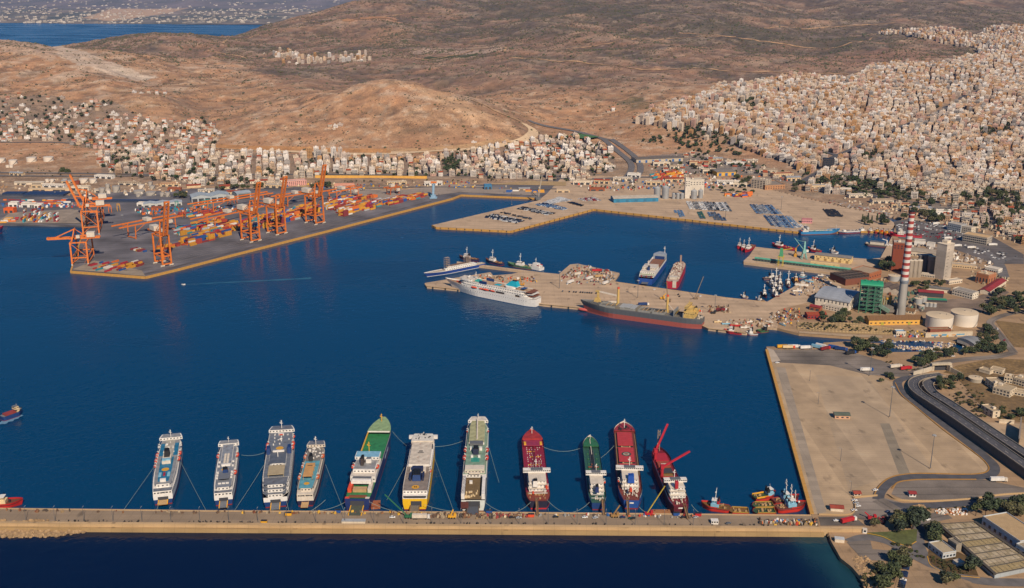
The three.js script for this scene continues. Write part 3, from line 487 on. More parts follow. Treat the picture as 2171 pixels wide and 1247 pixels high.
{ // street trees and park trees, the nearest one by one
  for (const [pl,n] of [[PARKS[0],170],[PARKS[1],170],[PARKS[2],90],[PARKS[3],30],[PARKS[4],60],[PARKS[5],30],[PARKS[6],25]]) { const xs = pl.map((q) => q[0]),zs = pl.map((q) => q[1]);for (let i = 0;i < n;i++) { const x = rr(Math.min(...xs),Math.max(...xs)),z = rr(Math.min(...zs),Math.max(...zs));if (inside(pl,x,z)) treeSpots.push(V(x,land(x,z),z));} }
  const near = treeSpots.filter((p) => { const [x] = pix(p);return x > 0 && x < 2171;}).sort((a,b) => b.z - a.z),keep = new Set(near.slice(0,170));
  keep.forEach((p) => tree(p,pick([0,0,1,2,3]),rr(1.1,1.9),where(p),'trees of the harbour town'));
  const list = treeSpots.filter((p) => !keep.has(p)).map((p) => [V(p.x + rr(-4,4),p.y + 0.3,p.z + rr(-4,4)),rr(0.9,2),[rr(0.7,1.2),rr(0.8,1.2),rr(0.7,1)]]);
  scatter('town_greenery',lowTree[0],LEAF(0.045,0.058,0.026),list,'dark green trees dotted between the houses','greenery');
}
{ // specks of a far town on the plain across the bay
  const list = [];seed = 5;let t = 0;while (list.length < 1300 && t++ < 40000) { const d = 10600 * Math.pow(2,Math.pow(rnd(),1.3)),px = rr(-60,960),x = (px - W / 2) / FOC * d;if (fbm(x / 700,d / 900,3,84) + rr(-0.3,0.25) < 0.02) continue;const k = rr(0.35,0.85);list.push([V(x,plainH(x,d) - 0.5,-d),V(rr(0.8,3),rr(0.6,1.4),rr(0.7,1.6)),[k,k * 0.97,k * 0.95],0]);}
  scatter('far_town',join([box(16,9,14),box(6,4,6,3,9.003,0)]),hex('#d9d4cc',0.9),list,'pale specks of buildings on the plain across the bay','buildings');
}
{ // scrub on the hills
  const list = [];seed = 9;let tries = 0;
  while (list.length < 60000 && tries++ < 500000) {
    const d = 2100 * Math.pow(7200 / 2100,Math.pow(rnd(),0.85)),px = rr(-40,2220),x = (px - W / 2) / FOC * d,z = -d,h = land(x,z);if (h < 15) continue;
    const far_ = smooth(3000,5000,d),dens = 0.06 + 0.3 * far_ + 0.9 * fbm(x / 210,z / 210,3,71) * (0.35 + far_) + 0.25 * n2(x / 40,z / 40,77);if (rnd() > dens) continue;
    if ([TOWN.city,TOWN.upper,TOWN.strip].some((q) => inside(q,x,z))) continue;
    const s = rr(0.4,1.1) * (rnd() < 0.07 ? 2 : 1) * (1 + far_ * 0.45);list.push([V(x,h - 0.2,z),V(s * rr(0.9,1.4),s * 0.8,s * rr(0.9,1.4)),[rr(0.75,1.25),rr(0.8,1.15),rr(0.75,1)]]);
  }
  const b = new THREE.IcosahedronGeometry(2,0);const g = b.index ? b.toNonIndexed() : b;g.translate(0,0.9,0);tint(g,[1,1,1]);
  scatter('scrub',g,LEAF(0.075,0.07,0.04),list,'dark scrub bushes dotted over the dry hills','scrub');
}

// ---------- ships: local +z is the bow, y = 0 the waterline ----------
class Ship {
  constructor(name,label,category,a,b,B,o = {}) {
    const s = G(...a,0),w = G(...b,0);this.L = s.distanceTo(w);this.B = B;this.o = { stern: 0.8,sl: 0.12,bow: 0.3,rake: 4,fine: 1,...o };
    this.g = thing(name,label,category,s.clone().add(w).multiplyScalar(0.5),Math.atan2(w.x - s.x,w.z - s.z),o.group);
  }
  half(t,k) { const { stern,sl,bow,fine } = this.o;let b = t < sl ? lerp(1,stern + (1 - stern) * (1 - (1 - t / sl) ** 2),1) : 1;if (t < sl) b *= lerp(0.86,1,clamp(k * 1.6)) + (1 - lerp(0.86,1,clamp(k * 1.6))) * (t / sl);const u = clamp((t - 1 + bow) / bow);return this.B / 2 * b * (1 - Math.pow(u,lerp(1.35,2.7,k) * fine));}
  zAt(t,k) { const u = clamp((t - 1 + this.o.bow) / this.o.bow);return (t - 0.5) * this.L + this.o.rake * k * u * u;}
  sheer(t,y) { const u = clamp((t - 0.7) / 0.3);return y + (this.o.sheer ?? 0) * u * u;}
  // shell between heights y0 and y1 of a hull of depth D
  shell(y0,y1,D,t0 = 0,t1 = 1,out = 0) {
    const q = [],n = 26,P = (s,i,y) => { const t = lerp(t0,t1,i / n),k = clamp(y / D);return V(s * (this.half(t,k) + out),y === 0 || y < D * 0.2 ? y : this.sheer(t,y),this.zAt(t,k));};
    const ys = y1 - y0 > 3 ? [y0,(y0 + y1) / 2,y1] : [y0,y1];
    for (let r = 0;r < ys.length - 1;r++) { for (let i = 0;i < n;i++) for (const s of [1,-1]) { const a = P(s,i,ys[r]),b = P(s,i + 1,ys[r]),c = P(s,i + 1,ys[r + 1]),d = P(s,i,ys[r + 1]);q.push(s > 0 ? [b,a,d,c] : [a,b,c,d]);} if (t0 === 0) q.push([P(-1,0,ys[r]),P(1,0,ys[r]),P(1,0,ys[r + 1]),P(-1,0,ys[r + 1])]);}
    return quads(q);
  }
  outline(t0,t1,inset = 0,n = 14,round = 0) {
    const r = [],l = [];for (let i = 0;i <= n;i++) { const t = lerp(t0,t1,i / n),x = Math.max(0.15,this.half(t,1) - inset) * (1 - (round ? Math.pow(clamp((t - t1 + round) / round),3) * 0.55 + Math.pow(clamp((t0 + round - t) / round),3) * (this.o.aftRound ?? 0.25) : 0)),z = this.zAt(t,1);r.push([x,z]);l.unshift([-x,z]);} return [...r,...l];
  }
  deck(t0,t1,y,m,inset = 0.3,name = 'deck',th = 0.15) { return part(this.g,name,prism(this.outline(t0,t1,inset),y,y + th),wear(m,T.worn));}
  deckS(y,m,inset = 0.3) { // deck that follows the sheer
    const q = [],n = 26;for (let i = 0;i < n;i++) { const a = i / n,b = (i + 1) / n,A = Math.max(0.05,this.half(a,1) - inset),Bb = Math.max(0.05,this.half(b,1) - inset);q.push([V(-A,this.sheer(a,y),this.zAt(a,1) - inset * 0.5),V(A,this.sheer(a,y),this.zAt(a,1) - inset * 0.5),V(Bb,this.sheer(b,y),this.zAt(b,1) - inset),V(-Bb,this.sheer(b,y),this.zAt(b,1) - inset)]);} return part(this.g,'deck',quads(q),wear(m,T.worn));
  }
  tier(t0,t1,y0,y1,m,inset = 0.2,round = 0,win = true,name = 'superstructure') {
    const o = this.outline(t0,t1,inset,14,round),p = part(this.g,name,prism(o,y0,y1),m);if (win) this.wins(o,(y0 + y1) / 2 - 0.4,2.6);return p;
  }
  wins(o,y,step,w = 1.3,h = 0.95) {
    const g = [];for (let i = 0;i < o.length;i++) { const [ax,az] = o[i],[bx,bz] = o[(i + 1) % o.length],l = Math.hypot(bx - ax,bz - az),n = Math.floor(l / step),r = Math.atan2(bx - ax,bz - az);for (let k = 0;k < n;k++) { const f = (k + 0.5) / n;g.push(box(0.14,h,w,lerp(ax,bx,f),y,lerp(az,bz,f),r));} }
    if (g.length) tag(part(this.g,'window_strip',g,C.glass),null,null,null,'stuff');
  }
  rail(t0,t1,y,inset = 0.3,m = C.white,h = 1.1) { const q = [],n = 16;for (const s of [1,-1]) for (let i = 0;i < n;i++) { const a = lerp(t0,t1,i / n),b = lerp(t0,t1,(i + 1) / n),A = V(s * (this.half(a,1) - inset),y,this.zAt(a,1)),Bb = V(s * (this.half(b,1) - inset),y,this.zAt(b,1));q.push([A,Bb,V(Bb.x,y + h,Bb.z),V(A.x,y + h,A.z)]);} part(this.g,'railing',quads(q),m);}
  p(name,geo,m,label) { return part(this.g,name,geo,m,label);}
  boats(list,y,m = C.life) { for (const [t,s,k = 1] of list) { const x = s * (this.half(t,1) - 0.35),z = (t - 0.5) * this.L,lb = this.p('lifeboat',[ball(1,x,y + 1.2,z,1.55 * k,0.95 * k,4.2 * k,10),box(1.9 * k,1.1 * k,4.6 * k,x,y + 1.2,z,0,0.72)],m);part(lb,'davit',[-3,3].map((d) => join([beam(V(x - s * 1.9,y - 0.4,z + d * k),V(x - s * 0.6,y + 3.1,z + d * k),0.4),beam(V(x - s * 0.6,y + 3.1,z + d * k),V(x + s * 0.5,y + 2.9,z + d * k),0.4)])),C.white);} }
  funnel(x,z,y,w,d,h,m,top = C.black) { const f = this.p('funnel',box(w,h,d,x,y,z,0,0.82),m);part(f,'funnel_top',[box(w * 0.84,0.7,d * 0.84,x,y + h,z),cyl(0.35,0.35,1.6,8,x - w * 0.15,y + h + 0.6,z),cyl(0.35,0.35,1.6,8,x + w * 0.15,y + h + 0.6,z - d * 0.2)],top);return f;}
  mast(x,z,y,h,m = C.white) { const w = Math.min(0.7,h * 0.06);this.p('mast',[beam(V(x,y,z),V(x,y + h,z - h * 0.06),w,w * 0.6),box(h * 0.34,w * 0.5,w * 0.7,x,y + h * 0.6,z - h * 0.04),box(h * 0.2,w * 0.5,w * 0.5,x,y + h * 0.84,z - h * 0.05),ball(w,x + h * 0.14,y + h * 0.6 + w * 1.3,z,1,1,1,6)],m);}
  domes(list,m = C.white) { this.p('radar_dome',list.map(([x,y,z,r]) => join([ball(r,x,y + r,z),cyl(r * 0.4,r * 0.4,r * 0.6,6,x,y - 0.1,z)])),m);}
  clutter(t0,t1,y,n,m,inset = 1.5,size = 1.2,name = 'deck_fitting') { const g = [];for (let i = 0;i < n;i++) { const t = rr(t0,t1),h = Math.max(0.4,this.half(t,1) - inset),w = size * rr(0.5,1.5);g.push(rnd() < 0.5 ? box(w,rr(0.5,1.5),size * rr(0.5,1.6),rr(-h,h),y,(t - 0.5) * this.L) : cyl(w * 0.4,w * 0.35,rr(0.6,1.6),7,rr(-h,h),y,(t - 0.5) * this.L));} tag(this.p(name,g,m),null,null,null,'stuff');}
  disc(x,z,y,r,m,name = 'helipad_mark') { return this.p(name,cyl(r,r,0.05,28,x,y,z),m);}
  ramp(w,len,y0,m = C.deckgrey,edge = C.yellow,x = 0) { const z0 = -this.L / 2 + 0.3,drop = GH + 0.35 - y0,A = (s,k) => V(x + s * w / 2,lerp(y0,GH + 0.35,k),z0 - len * k);const r = this.p('stern_ramp',quads([[A(-1,1),A(1,1),A(1,0),A(-1,0)],[A(-1,0),A(1,0),A(1,1),A(-1,1)].map((q) => q.clone().setY(q.y - 0.4))]),m);part(r,'ramp_edge',[-1,1].map((s) => beam(A(s,0),A(s,1),0.7)),edge);}
  bulwark(D,y,m,t0 = 0.7,h = 1.3) { this.p('bulwark',this.shell(D,D + h,D + h,t0,1),m);}
  lines(list) { const g = [];for (const [x,y,z,wx,wy,sag] of list) { this.g.updateMatrixWorld(true);const e = this.g.worldToLocal(G(wx,wy)),a = V(x,y,z),m = a.clone().lerp(e,0.5);m.y -= sag;g.push(new THREE.TubeGeometry(new THREE.QuadraticBezierCurve3(a,m,e),12,0.13,4).toNonIndexed());} return g;}
}
const wear = (m,t = T.hull) => mat(m.color.r,m.color.g,m.color.b,m.roughness,{ map: t });
const stdHull = (s,D,hull,top,boot = C.darkred,by = 1.2,split = null) => { hull = wear(hull);top = wear(top);boot = wear(boot);
  s.p('boot_topping',s.shell(-1.5,by,D),boot);s.p('hull',s.shell(by,split ?? D,D),hull);if (split) s.p('hull_strake',s.shell(split,D,D),top);
};
const at = (s,t) => (t - 0.5) * s.L;
const mole_group = 'ships berthed stern-to along the mole';
seed = 501;
{ // 1 turquoise-deck ferry
  const s = new Ship('ferry','white ferry with turquoise decks and a white bow arch, leftmost at the mole','ferry',[347,1070],[369,950],19,{ stern: 0.78,sl: 0.35,rake: 6,bow: 0.26,group: mole_group,sheer: 1 });
  stdHull(s,9,C.navy,C.white,C.darkred,1,4.6);s.tier(0,0.9,9,12,C.white,0.15);s.tier(0.06,0.9,12,15,C.white,1.4,0.05);s.deck(0,0.05,12,C.deckgrey,0.6);s.deck(0.06,0.9,15,C.grey,1.6);
  const sea = PAINT('#1d6f93');s.deck(0.1,0.52,15.16,sea,4.4);s.deck(0.55,0.78,15.16,sea,2);s.deck(0.52,0.9,15.32,PAINT('#a8a498'),5.4);s.disc(0,at(s,0.3),15.35,3,C.yellow);
  s.p('superstructure',box(7,2.6,14,0,15.35,at(s,0.46)),C.offwhite);s.funnel(0,at(s,0.5),17.9,4.6,7,5,C.black);s.p('skylight',[box(4,1,3,-1.2,17.96,at(s,0.42)),box(2,1.4,3,2,17.96,at(s,0.41))],C.sky);
  s.tier(0.84,0.9,15.2,17.6,C.white,-0.9,0,true,'bridge');s.deck(0.84,0.9,17.62,C.grey,0.2);s.mast(0,at(s,0.86),17.7,7);
  s.boats([[0.6,1],[0.6,-1],[0.5,1],[0.5,-1],[0.4,1,0.8]],13);s.boats([[0.73,1,0.6],[0.73,-1,0.6]],14,C.white);
  const arch = new THREE.TorusGeometry(6.4,0.75,6,18,Math.PI).toNonIndexed().rotateX(Math.PI * 0.36).translate(0,11,at(s,0.91));s.p('bow_arch',arch,C.white);
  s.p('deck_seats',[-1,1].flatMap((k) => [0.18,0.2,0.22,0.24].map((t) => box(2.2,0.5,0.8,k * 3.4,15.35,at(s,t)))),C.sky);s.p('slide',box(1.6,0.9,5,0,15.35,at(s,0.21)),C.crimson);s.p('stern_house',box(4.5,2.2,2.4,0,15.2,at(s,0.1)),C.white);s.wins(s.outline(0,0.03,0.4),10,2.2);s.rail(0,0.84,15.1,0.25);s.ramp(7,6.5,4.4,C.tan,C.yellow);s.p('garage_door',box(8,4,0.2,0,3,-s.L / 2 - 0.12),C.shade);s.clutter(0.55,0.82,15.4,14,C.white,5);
}
{ // 2 grey-deck ferry
  const s = new Ship('ferry','slim white ferry with long grey top deck and yellow disc near its stern','ferry',[475,1072],[490,960],16.5,{ stern: 0.86,sl: 0.3,rake: 5,bow: 0.24,group: mole_group });
  stdHull(s,8.5,C.navy,C.white,C.darkred,1,5);s.tier(0,0.9,8.5,11.4,C.white,0.15);s.tier(0.04,0.88,11.4,14.2,C.white,1.3,0.04);s.deck(0.04,0.88,14.22,PAINT('#7b818a'),1.5);s.deck(0,0.04,11.42,C.deckgrey,0.5);
  s.tier(0.42,0.88,14.4,16,C.white,3.6,0.04,false);s.deck(0.44,0.87,16.02,PAINT('#868c94'),3.9);s.p('skylight',[0,1,2,3,4,5].flatMap((i) => [-1,1].map((k) => box(1.7,0.4,2.3,k * 1.2,16.18,at(s,0.46 + i * 0.032)))),C.offwhite);
  s.disc(0.4,at(s,0.36),14.4,2.8,C.yellow);s.funnel(-0.4,at(s,0.3),14.4,4.4,5,3.6,C.navy);s.p('canopy',[box(9,0.3,10,0,16.6,at(s,0.19)),...[-1,1].flatMap((k) => [-1,1].map((e) => beam(V(k * 4.2,14.3,at(s,0.19) + e * 4.6),V(k * 4.2,16.6,at(s,0.19) + e * 4.6),0.3)))],C.deckgrey);
  s.tier(0.82,0.88,14.4,16.9,C.white,-0.7,0,true,'bridge');s.deck(0.82,0.88,16.92,C.grey,0.2);s.mast(0,at(s,0.85),17,5.5);
  s.boats([[0.66,1],[0.66,-1],[0.32,-1]],12);s.p('life_raft',[0.2,0.25,0.3,0.42,0.5].flatMap((t) => [-1,1].map((k) => box(1.5,1,2,k * 5.6,14.4,at(s,t)))),C.white);s.p('deck_bench',[0,1,2].map((i) => box(2.4,0.8,1.4,-3 + i * 3,14.4,at(s,0.1))),C.white);s.rail(0.02,0.8,14.2,0.2);
  s.wins(s.outline(0,0.03,0.4),9.6,2.4);s.ramp(6,10,4.2);s.p('garage_door',box(7,4.2,0.2,0,2.8,-s.L / 2 - 0.12),C.shade);
}
{ // 3 big rounded stern ferry
  const s = new Ship('ferry','large white ferry with rounded terraced stern, beige canopy and twin blue funnels','ferry',[585,1076],[602,938],22,{ stern: 0.84,sl: 0.2,rake: 5,bow: 0.22,group: mole_group,aftRound: 0.4 });
  stdHull(s,9,C.navy,C.white,C.darkred,1,5);for (const [i,y] of [9,11.8,14.4].entries()) { s.tier(i * 0.025,0.9,y,y + 2.6,C.white,0.1 + i * 0.15,0.08);s.deck(i * 0.025,i * 0.025 + 0.1,y + 2.62,C.deckgrey,1.2);}
  s.deck(0.155,0.9,17.02,PAINT('#6d747f'),0.8);s.p('canopy',[box(13,0.4,17,0,19.4,at(s,0.22)),...[-1,1].flatMap((k) => [-8,0,8].map((e) => beam(V(k * 6,17.1,at(s,0.22) + e),V(k * 6,19.4,at(s,0.22) + e),0.35)))],hex('#a5977a',0.8));
  s.tier(0.31,0.5,17.2,20,C.white,4,0.05);s.deck(0.31,0.5,20.02,PAINT('#59606b'),4.2);s.p('roof_mast',[box(9.5,1.3,1.5,0,20.2,at(s,0.49)),beam(V(0,20.2,at(s,0.41)),V(0,25,at(s,0.41)),0.5)],C.white);
  for (const k of [-1,1]) s.funnel(k * 8.6,at(s,0.53),17.2,3.4,7,5,C.navy,C.navy);s.disc(0,at(s,0.6),17.2,3.2,C.yellow);s.boats([[0.68,1,1.15],[0.68,-1,1.15],[0.62,1],[0.62,-1],[0.8,-1,0.8]],15);s.p('deck_locker',[box(4.4,1.4,3,0,17.2,at(s,0.82))],C.white);s.p('hatch',box(3,0.4,1.6,0,18.6,at(s,0.8)),C.life);
  s.tier(0.86,0.92,17.2,19.8,C.white,-0.9,0,true,'bridge');s.deck(0.86,0.92,19.82,C.deckgrey,0);s.mast(0,at(s,0.89),20,8);s.clutter(0.64,0.84,17.2,16,C.white,4);s.rail(0.05,0.86,17.1,0.3);s.ramp(7,10,4.2);s.p('garage_door',box(8,4.2,0.2,0,2.8,-s.L / 2 - 0.12),C.shade);
}
{ // 4 tan canopy ferry
  const s = new Ship('ferry','small ferry with teal aft deck and a long tan canopy roof','ferry',[648,1074],[676,962],15.5,{ stern: 0.84,sl: 0.3,rake: 5,bow: 0.26,group: mole_group,aftRound: 0.3 });
  const teal = PAINT('#5d9bab');stdHull(s,8,PAINT('#241f3f'),C.offwhite,C.darkred,1,5);s.tier(0,0.9,8,10.8,C.offwhite,0.15);s.tier(0.05,0.88,10.8,13.4,C.offwhite,1.2,0.05);s.deck(0.05,0.88,13.42,PAINT('#79756e'),1.4);s.deck(0.05,0.2,13.58,teal,1.6);s.deck(0.2,0.56,13.58,teal,1.5,'side_deck',0.06);
  s.p('canopy',[box(7.6,0.4,24,0,16.8,at(s,0.32)),...[-1,1].flatMap((k) => [-11,-4,4,11].map((e) => beam(V(k * 3.5,13.6,at(s,0.32) + e),V(k * 3.5,16.8,at(s,0.32) + e),0.3)))],PAINT('#c0935a'));s.p('vent',box(4,0.3,0.5,0,17.25,at(s,0.39)),C.dark);
  s.disc(0,at(s,0.13),13.8,2.3,C.yellow);s.funnel(1.4,at(s,0.58),13.6,3,6.5,4.5,C.dark);s.boats([[0.27,1],[0.27,-1],[0.67,1],[0.67,-1],[0.48,1,0.8]],11.6,PAINT('#cf6326'));
  s.tier(0.83,0.9,13.6,16,C.offwhite,-0.6,0,true,'bridge');s.deck(0.83,0.9,16.02,C.deckgrey,0.1);s.mast(0,at(s,0.84),16.1,8);s.p('foredeck',prism(s.outline(0.905,0.97,0.6),8.6,8.8),teal);s.clutter(0.6,0.84,13.6,20,C.white,3);s.rail(0.05,0.84,13.5,0.2);s.wins(s.outline(0,0.04,0.35),9,2);s.ramp(5,8,4,C.tan,C.tan);
}
{ // 5 open green ro-ro
  const s = new Ship('cargo_ferry','navy ro-ro ferry with a long open green vehicle deck and yellow mast','ferry',[758,1084],[814,915],21,{ stern: 0.92,sl: 0.1,rake: 6,bow: 0.24,group: mole_group });
  stdHull(s,11,PAINT('#1b2f66'),C.white,C.darkred,1);s.p('hull_strake',s.shell(11,12.4,12.4,0.3,1),C.white);s.deck(0.02,0.84,9.6,PAINT('#2f7d4b'),0.5);s.p('garage_front',prism(s.outline(0.82,0.845,0.6),9.7,13.2),C.dark);s.deck(0.8,0.985,13.22,PAINT('#8fa878'),0.1,'foredeck',0.3);s.p('foredeck_edge',box(s.B * 0.93,1.2,0.5,0,12.9,at(s,0.8)),C.white);
  s.tier(0.2,0.42,9.8,15,C.white,0.2,0,true);s.tier(0.24,0.42,15,18,C.white,1.6);s.deck(0.2,0.42,15.02,C.offwhite,0.5);s.deck(0.25,0.42,18.02,C.grey,1.9);s.tier(0.36,0.43,18.2,20.8,C.white,0.3,0,true,'bridge');s.deck(0.36,0.43,20.82,C.sky,0.8);
  s.funnel(2.6,at(s,0.31),18.2,2.4,8,6,PAINT('#3c3330'));s.p('deck_house',box(4.4,3.6,4,-2.2,18.2,at(s,0.33)),C.white);s.p('deck_house_roof',box(3.6,0.4,3.4,-2.2,21.8,at(s,0.33)),C.deckgrey);s.mast(-0.2,at(s,0.43),20.9,9,C.yellow);s.mast(0.5,at(s,0.95),13.4,8,C.yellow);
  s.boats([[0.29,1,0.9],[0.29,-1,0.9]],16);s.p('gantry_roof',[box(16,2.4,7,0,13.2,at(s,0.16)),box(15.6,0.3,6,0,15.62,at(s,0.165))],C.white);s.p('gantry_top',box(15,0.2,3.6,0,15.93,at(s,0.175)),C.midgrey);for (const k of [-1,1]) s.p('stern_post',[box(3,3.5,12,k * 8,9.8,at(s,0.12)),box(3.3,3.6,3,k * 8,7.5,at(s,0.01))],k > 0 ? C.life : C.offwhite);
  s.p('stern_house',box(11,2.6,5,0,9.8,at(s,0.1)),C.tan);s.p('stern_beam',box(14,1.3,2,0,10,at(s,0.03)),C.rust);s.p('yellow_walkway',[1].map((k) => beam(V(k * 9.4,12.6,at(s,0.44)),V(k * 9.6,12.6,at(s,0.8)),0.9)),C.yellow);s.ramp(10,13,5,PAINT('#4c5247'),C.yellow);s.p('garage_door',box(11,6,0.2,0,3,-s.L / 2 - 0.12),C.shade);
  const c = document.createElement('canvas');c.width = 512;c.height = 64;const x = c.getContext('2d');x.fillStyle = '#1b2f66';x.fillRect(0,0,512,64);x.fillStyle = '#dfe2e6';x.font = 'bold 58px sans-serif';x.textAlign = 'center';x.fillText('NEL LINES',256,52);const t = new THREE.CanvasTexture(c);t.colorSpace = THREE.SRGBColorSpace;
  const tm = new THREE.MeshStandardMaterial({ map: t,roughness: 0.6 });s.p('hull_lettering',quads([[V(-10.62,4.4,at(s,0.74)),V(-10.62,4.4,at(s,0.48)),V(-10.62,9,at(s,0.48)),V(-10.62,9,at(s,0.74))].map((v) => v)],[[[1,0],[0,0],[0,1],[1,1]].map(([a,b]) => [a,b])]),tm);
}
{ // 6 white and yellow
  const s = new Ship('ferry','ferry with pale beige roof deck, bright yellow hull and big navy funnel block','ferry',[880,1082],[901,950],20.5,{ stern: 0.94,sl: 0.15,rake: 4,bow: 0.2,group: mole_group });
  stdHull(s,10,PAINT('#e0b31c'),C.white,C.darkred,1);s.tier(0,0.9,10,12.6,C.white,0.05);s.tier(0.03,0.9,12.6,15.4,C.white,0.3);s.deck(0.03,0.4,15.42,PAINT('#8b7f74'),0.6);s.tier(0.4,0.78,15.4,17.6,C.white,1.6,0,false);s.deck(0.4,0.78,17.62,PAINT('#cfc3b1'),1.6);s.deck(0.78,0.9,15.42,C.offwhite,0.4);s.tier(0.78,0.9,15.5,18.6,C.offwhite,0.6,0,true,'bridge');s.p('bridge_wing',box(25,2.6,3.4,0,15.8,at(s,0.88)),C.white);s.deck(0.78,0.9,18.62,PAINT('#d6d2c8'),0.8);
  const fn = s.funnel(0,at(s,0.22),15.6,7,12,5,C.navy);part(fn,'funnel_wing',[box(9,3,4,0,18,at(s,0.3)),...[-1,1].map((k) => box(1.6,3,11,k * 5,15.6,at(s,0.22)))],PAINT('#232c4c'));s.p('funnel_house',box(13,2.2,7,0,15.6,at(s,0.33)),C.offwhite);s.disc(0,at(s,0.08),15.6,3,C.yellow);s.p('deck_mark',[box(0.6,0.06,2.2,-0.8,15.68,at(s,0.08)),box(0.6,0.06,2.2,0.8,15.68,at(s,0.08)),box(1.6,0.06,0.6,0,15.7,at(s,0.08))],C.dark);
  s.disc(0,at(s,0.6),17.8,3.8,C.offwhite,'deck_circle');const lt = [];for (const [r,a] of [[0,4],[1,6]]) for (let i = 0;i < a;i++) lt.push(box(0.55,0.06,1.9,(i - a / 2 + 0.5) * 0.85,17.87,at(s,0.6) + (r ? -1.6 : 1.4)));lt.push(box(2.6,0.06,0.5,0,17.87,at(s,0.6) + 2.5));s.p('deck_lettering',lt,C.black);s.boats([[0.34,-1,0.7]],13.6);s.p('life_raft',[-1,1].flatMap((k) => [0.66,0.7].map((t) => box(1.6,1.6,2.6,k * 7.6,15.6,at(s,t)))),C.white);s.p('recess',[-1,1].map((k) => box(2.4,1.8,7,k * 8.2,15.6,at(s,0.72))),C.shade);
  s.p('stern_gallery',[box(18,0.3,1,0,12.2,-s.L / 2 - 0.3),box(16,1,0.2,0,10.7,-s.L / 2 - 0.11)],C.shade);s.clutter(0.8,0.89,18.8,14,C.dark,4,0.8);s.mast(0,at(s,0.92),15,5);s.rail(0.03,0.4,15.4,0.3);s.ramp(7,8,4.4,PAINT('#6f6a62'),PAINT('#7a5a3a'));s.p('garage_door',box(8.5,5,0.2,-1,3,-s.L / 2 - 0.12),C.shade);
}
{ // 7 pale green deck
  const s = new Ship('ferry','rust streaked ferry with pale green roof deck and open brown stern garage','ferry',[1003,1085],[1015,918],19.5,{ stern: 0.95,sl: 0.12,rake: 5,bow: 0.2,group: mole_group });
  stdHull(s,10,PAINT('#cfd4cf'),C.white,C.rust,1);s.tier(0.26,0.92,10,13,C.white,0.05);s.tier(0.27,0.92,13,15.8,C.offwhite,1.5);s.deck(0.26,0.92,13.05,PAINT('#7f9d88'),0.5);s.deck(0.27,0.92,15.82,PAINT('#7e9a84'),1.6);s.tier(0.6,0.92,15.9,18,C.white,3,0,false);s.deck(0.6,0.93,18.02,PAINT('#aaa97f'),3);s.tier(0.58,0.62,15.9,18.4,C.midgrey,4,0,false,'deck_house');
  s.p('boom',[beam(V(-0.4,18.3,at(s,0.64)),V(0.6,20,at(s,0.91)),1.1)],C.offwhite);s.funnel(0,at(s,0.49),16,5,8,5,PAINT('#1c2440'));s.p('vent_house',[-1,1].flatMap((k) => [box(2.4,2.4,3,k * 4,16,at(s,0.53)),box(2,2,2,k * 3,16,at(s,0.43))]),C.white);s.p('pool_deck',box(7,0.2,8,0,16,at(s,0.4)),PAINT('#2f8a7c'));s.boats([[0.54,1,1],[0.54,-1,1],[0.44,1,1.15],[0.44,-1,1.15],[0.8,-1,0.6],[0.8,1,0.6]],14,PAINT('#c6442f'));
  s.tier(0.9,0.95,15.9,18.4,C.white,-0.9,0,true,'bridge');s.deck(0.9,0.95,18.42,C.offwhite,0.2);s.mast(0,at(s,0.94),18.5,5);s.p('stern_house',[box(16,3.4,8,0,13.2,at(s,0.3)),box(9,1.4,1,0,14.2,at(s,0.25))],C.offwhite);s.p('garage_wall',[-1,1].map((k) => box(2.6,4.6,s.L * 0.22,k * 8,10,at(s,0.12))),C.white);s.p('garage_side',box(2.7,4.2,s.L * 0.2,8.05,10.4,at(s,0.12)),C.rust);s.p('garage_floor',box(13.4,0.2,s.L * 0.24,0,10.05,at(s,0.13)),hex('#6d5a3c',0.9));s.clutter(0.02,0.1,10.3,16,C.cream,3,1.6);s.p('crate',[box(2.4,2,2.6,2.6,10.3,at(s,0.19))],C.white);
  s.ramp(9,11,4.6,PAINT('#4f5560'),PAINT('#5d5147'));s.p('garage_door',box(11,6,0.2,0,3.2,-s.L / 2 - 0.12),C.shade);s.p('stern_scaffold',[box(6,5,2,6.5,4,-s.L / 2 - 1.4)],hex('#5a2f2a',0.9));s.p('yellow_bitt',[box(1.2,3.4,5,-7.4,10.3,at(s,0.1))],C.yellow);s.rail(0.27,0.9,15.8,0.3);
}
const aftHouse = (s,t0,t1,y,n,w,m = C.white,wing = 1.15) => { const hs = [];for (let i = 0;i < n;i++) { const b = part(s.g,'superstructure',box(w - i * 0.5,2.6,(t1 - t0) * s.L - i * 1.6,0,y + i * 2.7,at(s,(t0 + t1) / 2) + i * 0.8),m);hs.push(b);part(s.g,'deck_edge',box(w + 1.2 - i * 0.5,0.14,(t1 - t0) * s.L + 1.5 - i * 1.6,0,y + i * 2.7 + 2.58,at(s,(t0 + t1) / 2) + i * 0.8),C.offwhite);const o = [[-1,-1],[1,-1],[1,1],[-1,1]].map(([a,b2]) => [a * (w - i * 0.5) / 2,at(s,(t0 + t1) / 2) + i * 0.8 + b2 * ((t1 - t0) * s.L - i * 1.6) / 2]);s.wins(o,y + i * 2.7 + 1.1,2.4,0.9,0.7);} const top = y + n * 2.7;part(s.g,'bridge',box(s.B * wing,2.6,4,0,top,at(s,t1) - 2.6),m);part(s.g,'bridge_roof',box(w * 0.7,0.3,4.6,0,top + 2.61,at(s,t1) - 2.8),C.midgrey);s.wins([[-s.B * wing / 2,at(s,t1) - 4.6],[s.B * wing / 2,at(s,t1) - 4.6],[s.B * wing / 2,at(s,t1) - 0.6],[-s.B * wing / 2,at(s,t1) - 0.6]],top + 1.2,1.6,1.2,0.9);return top + 2.9;};
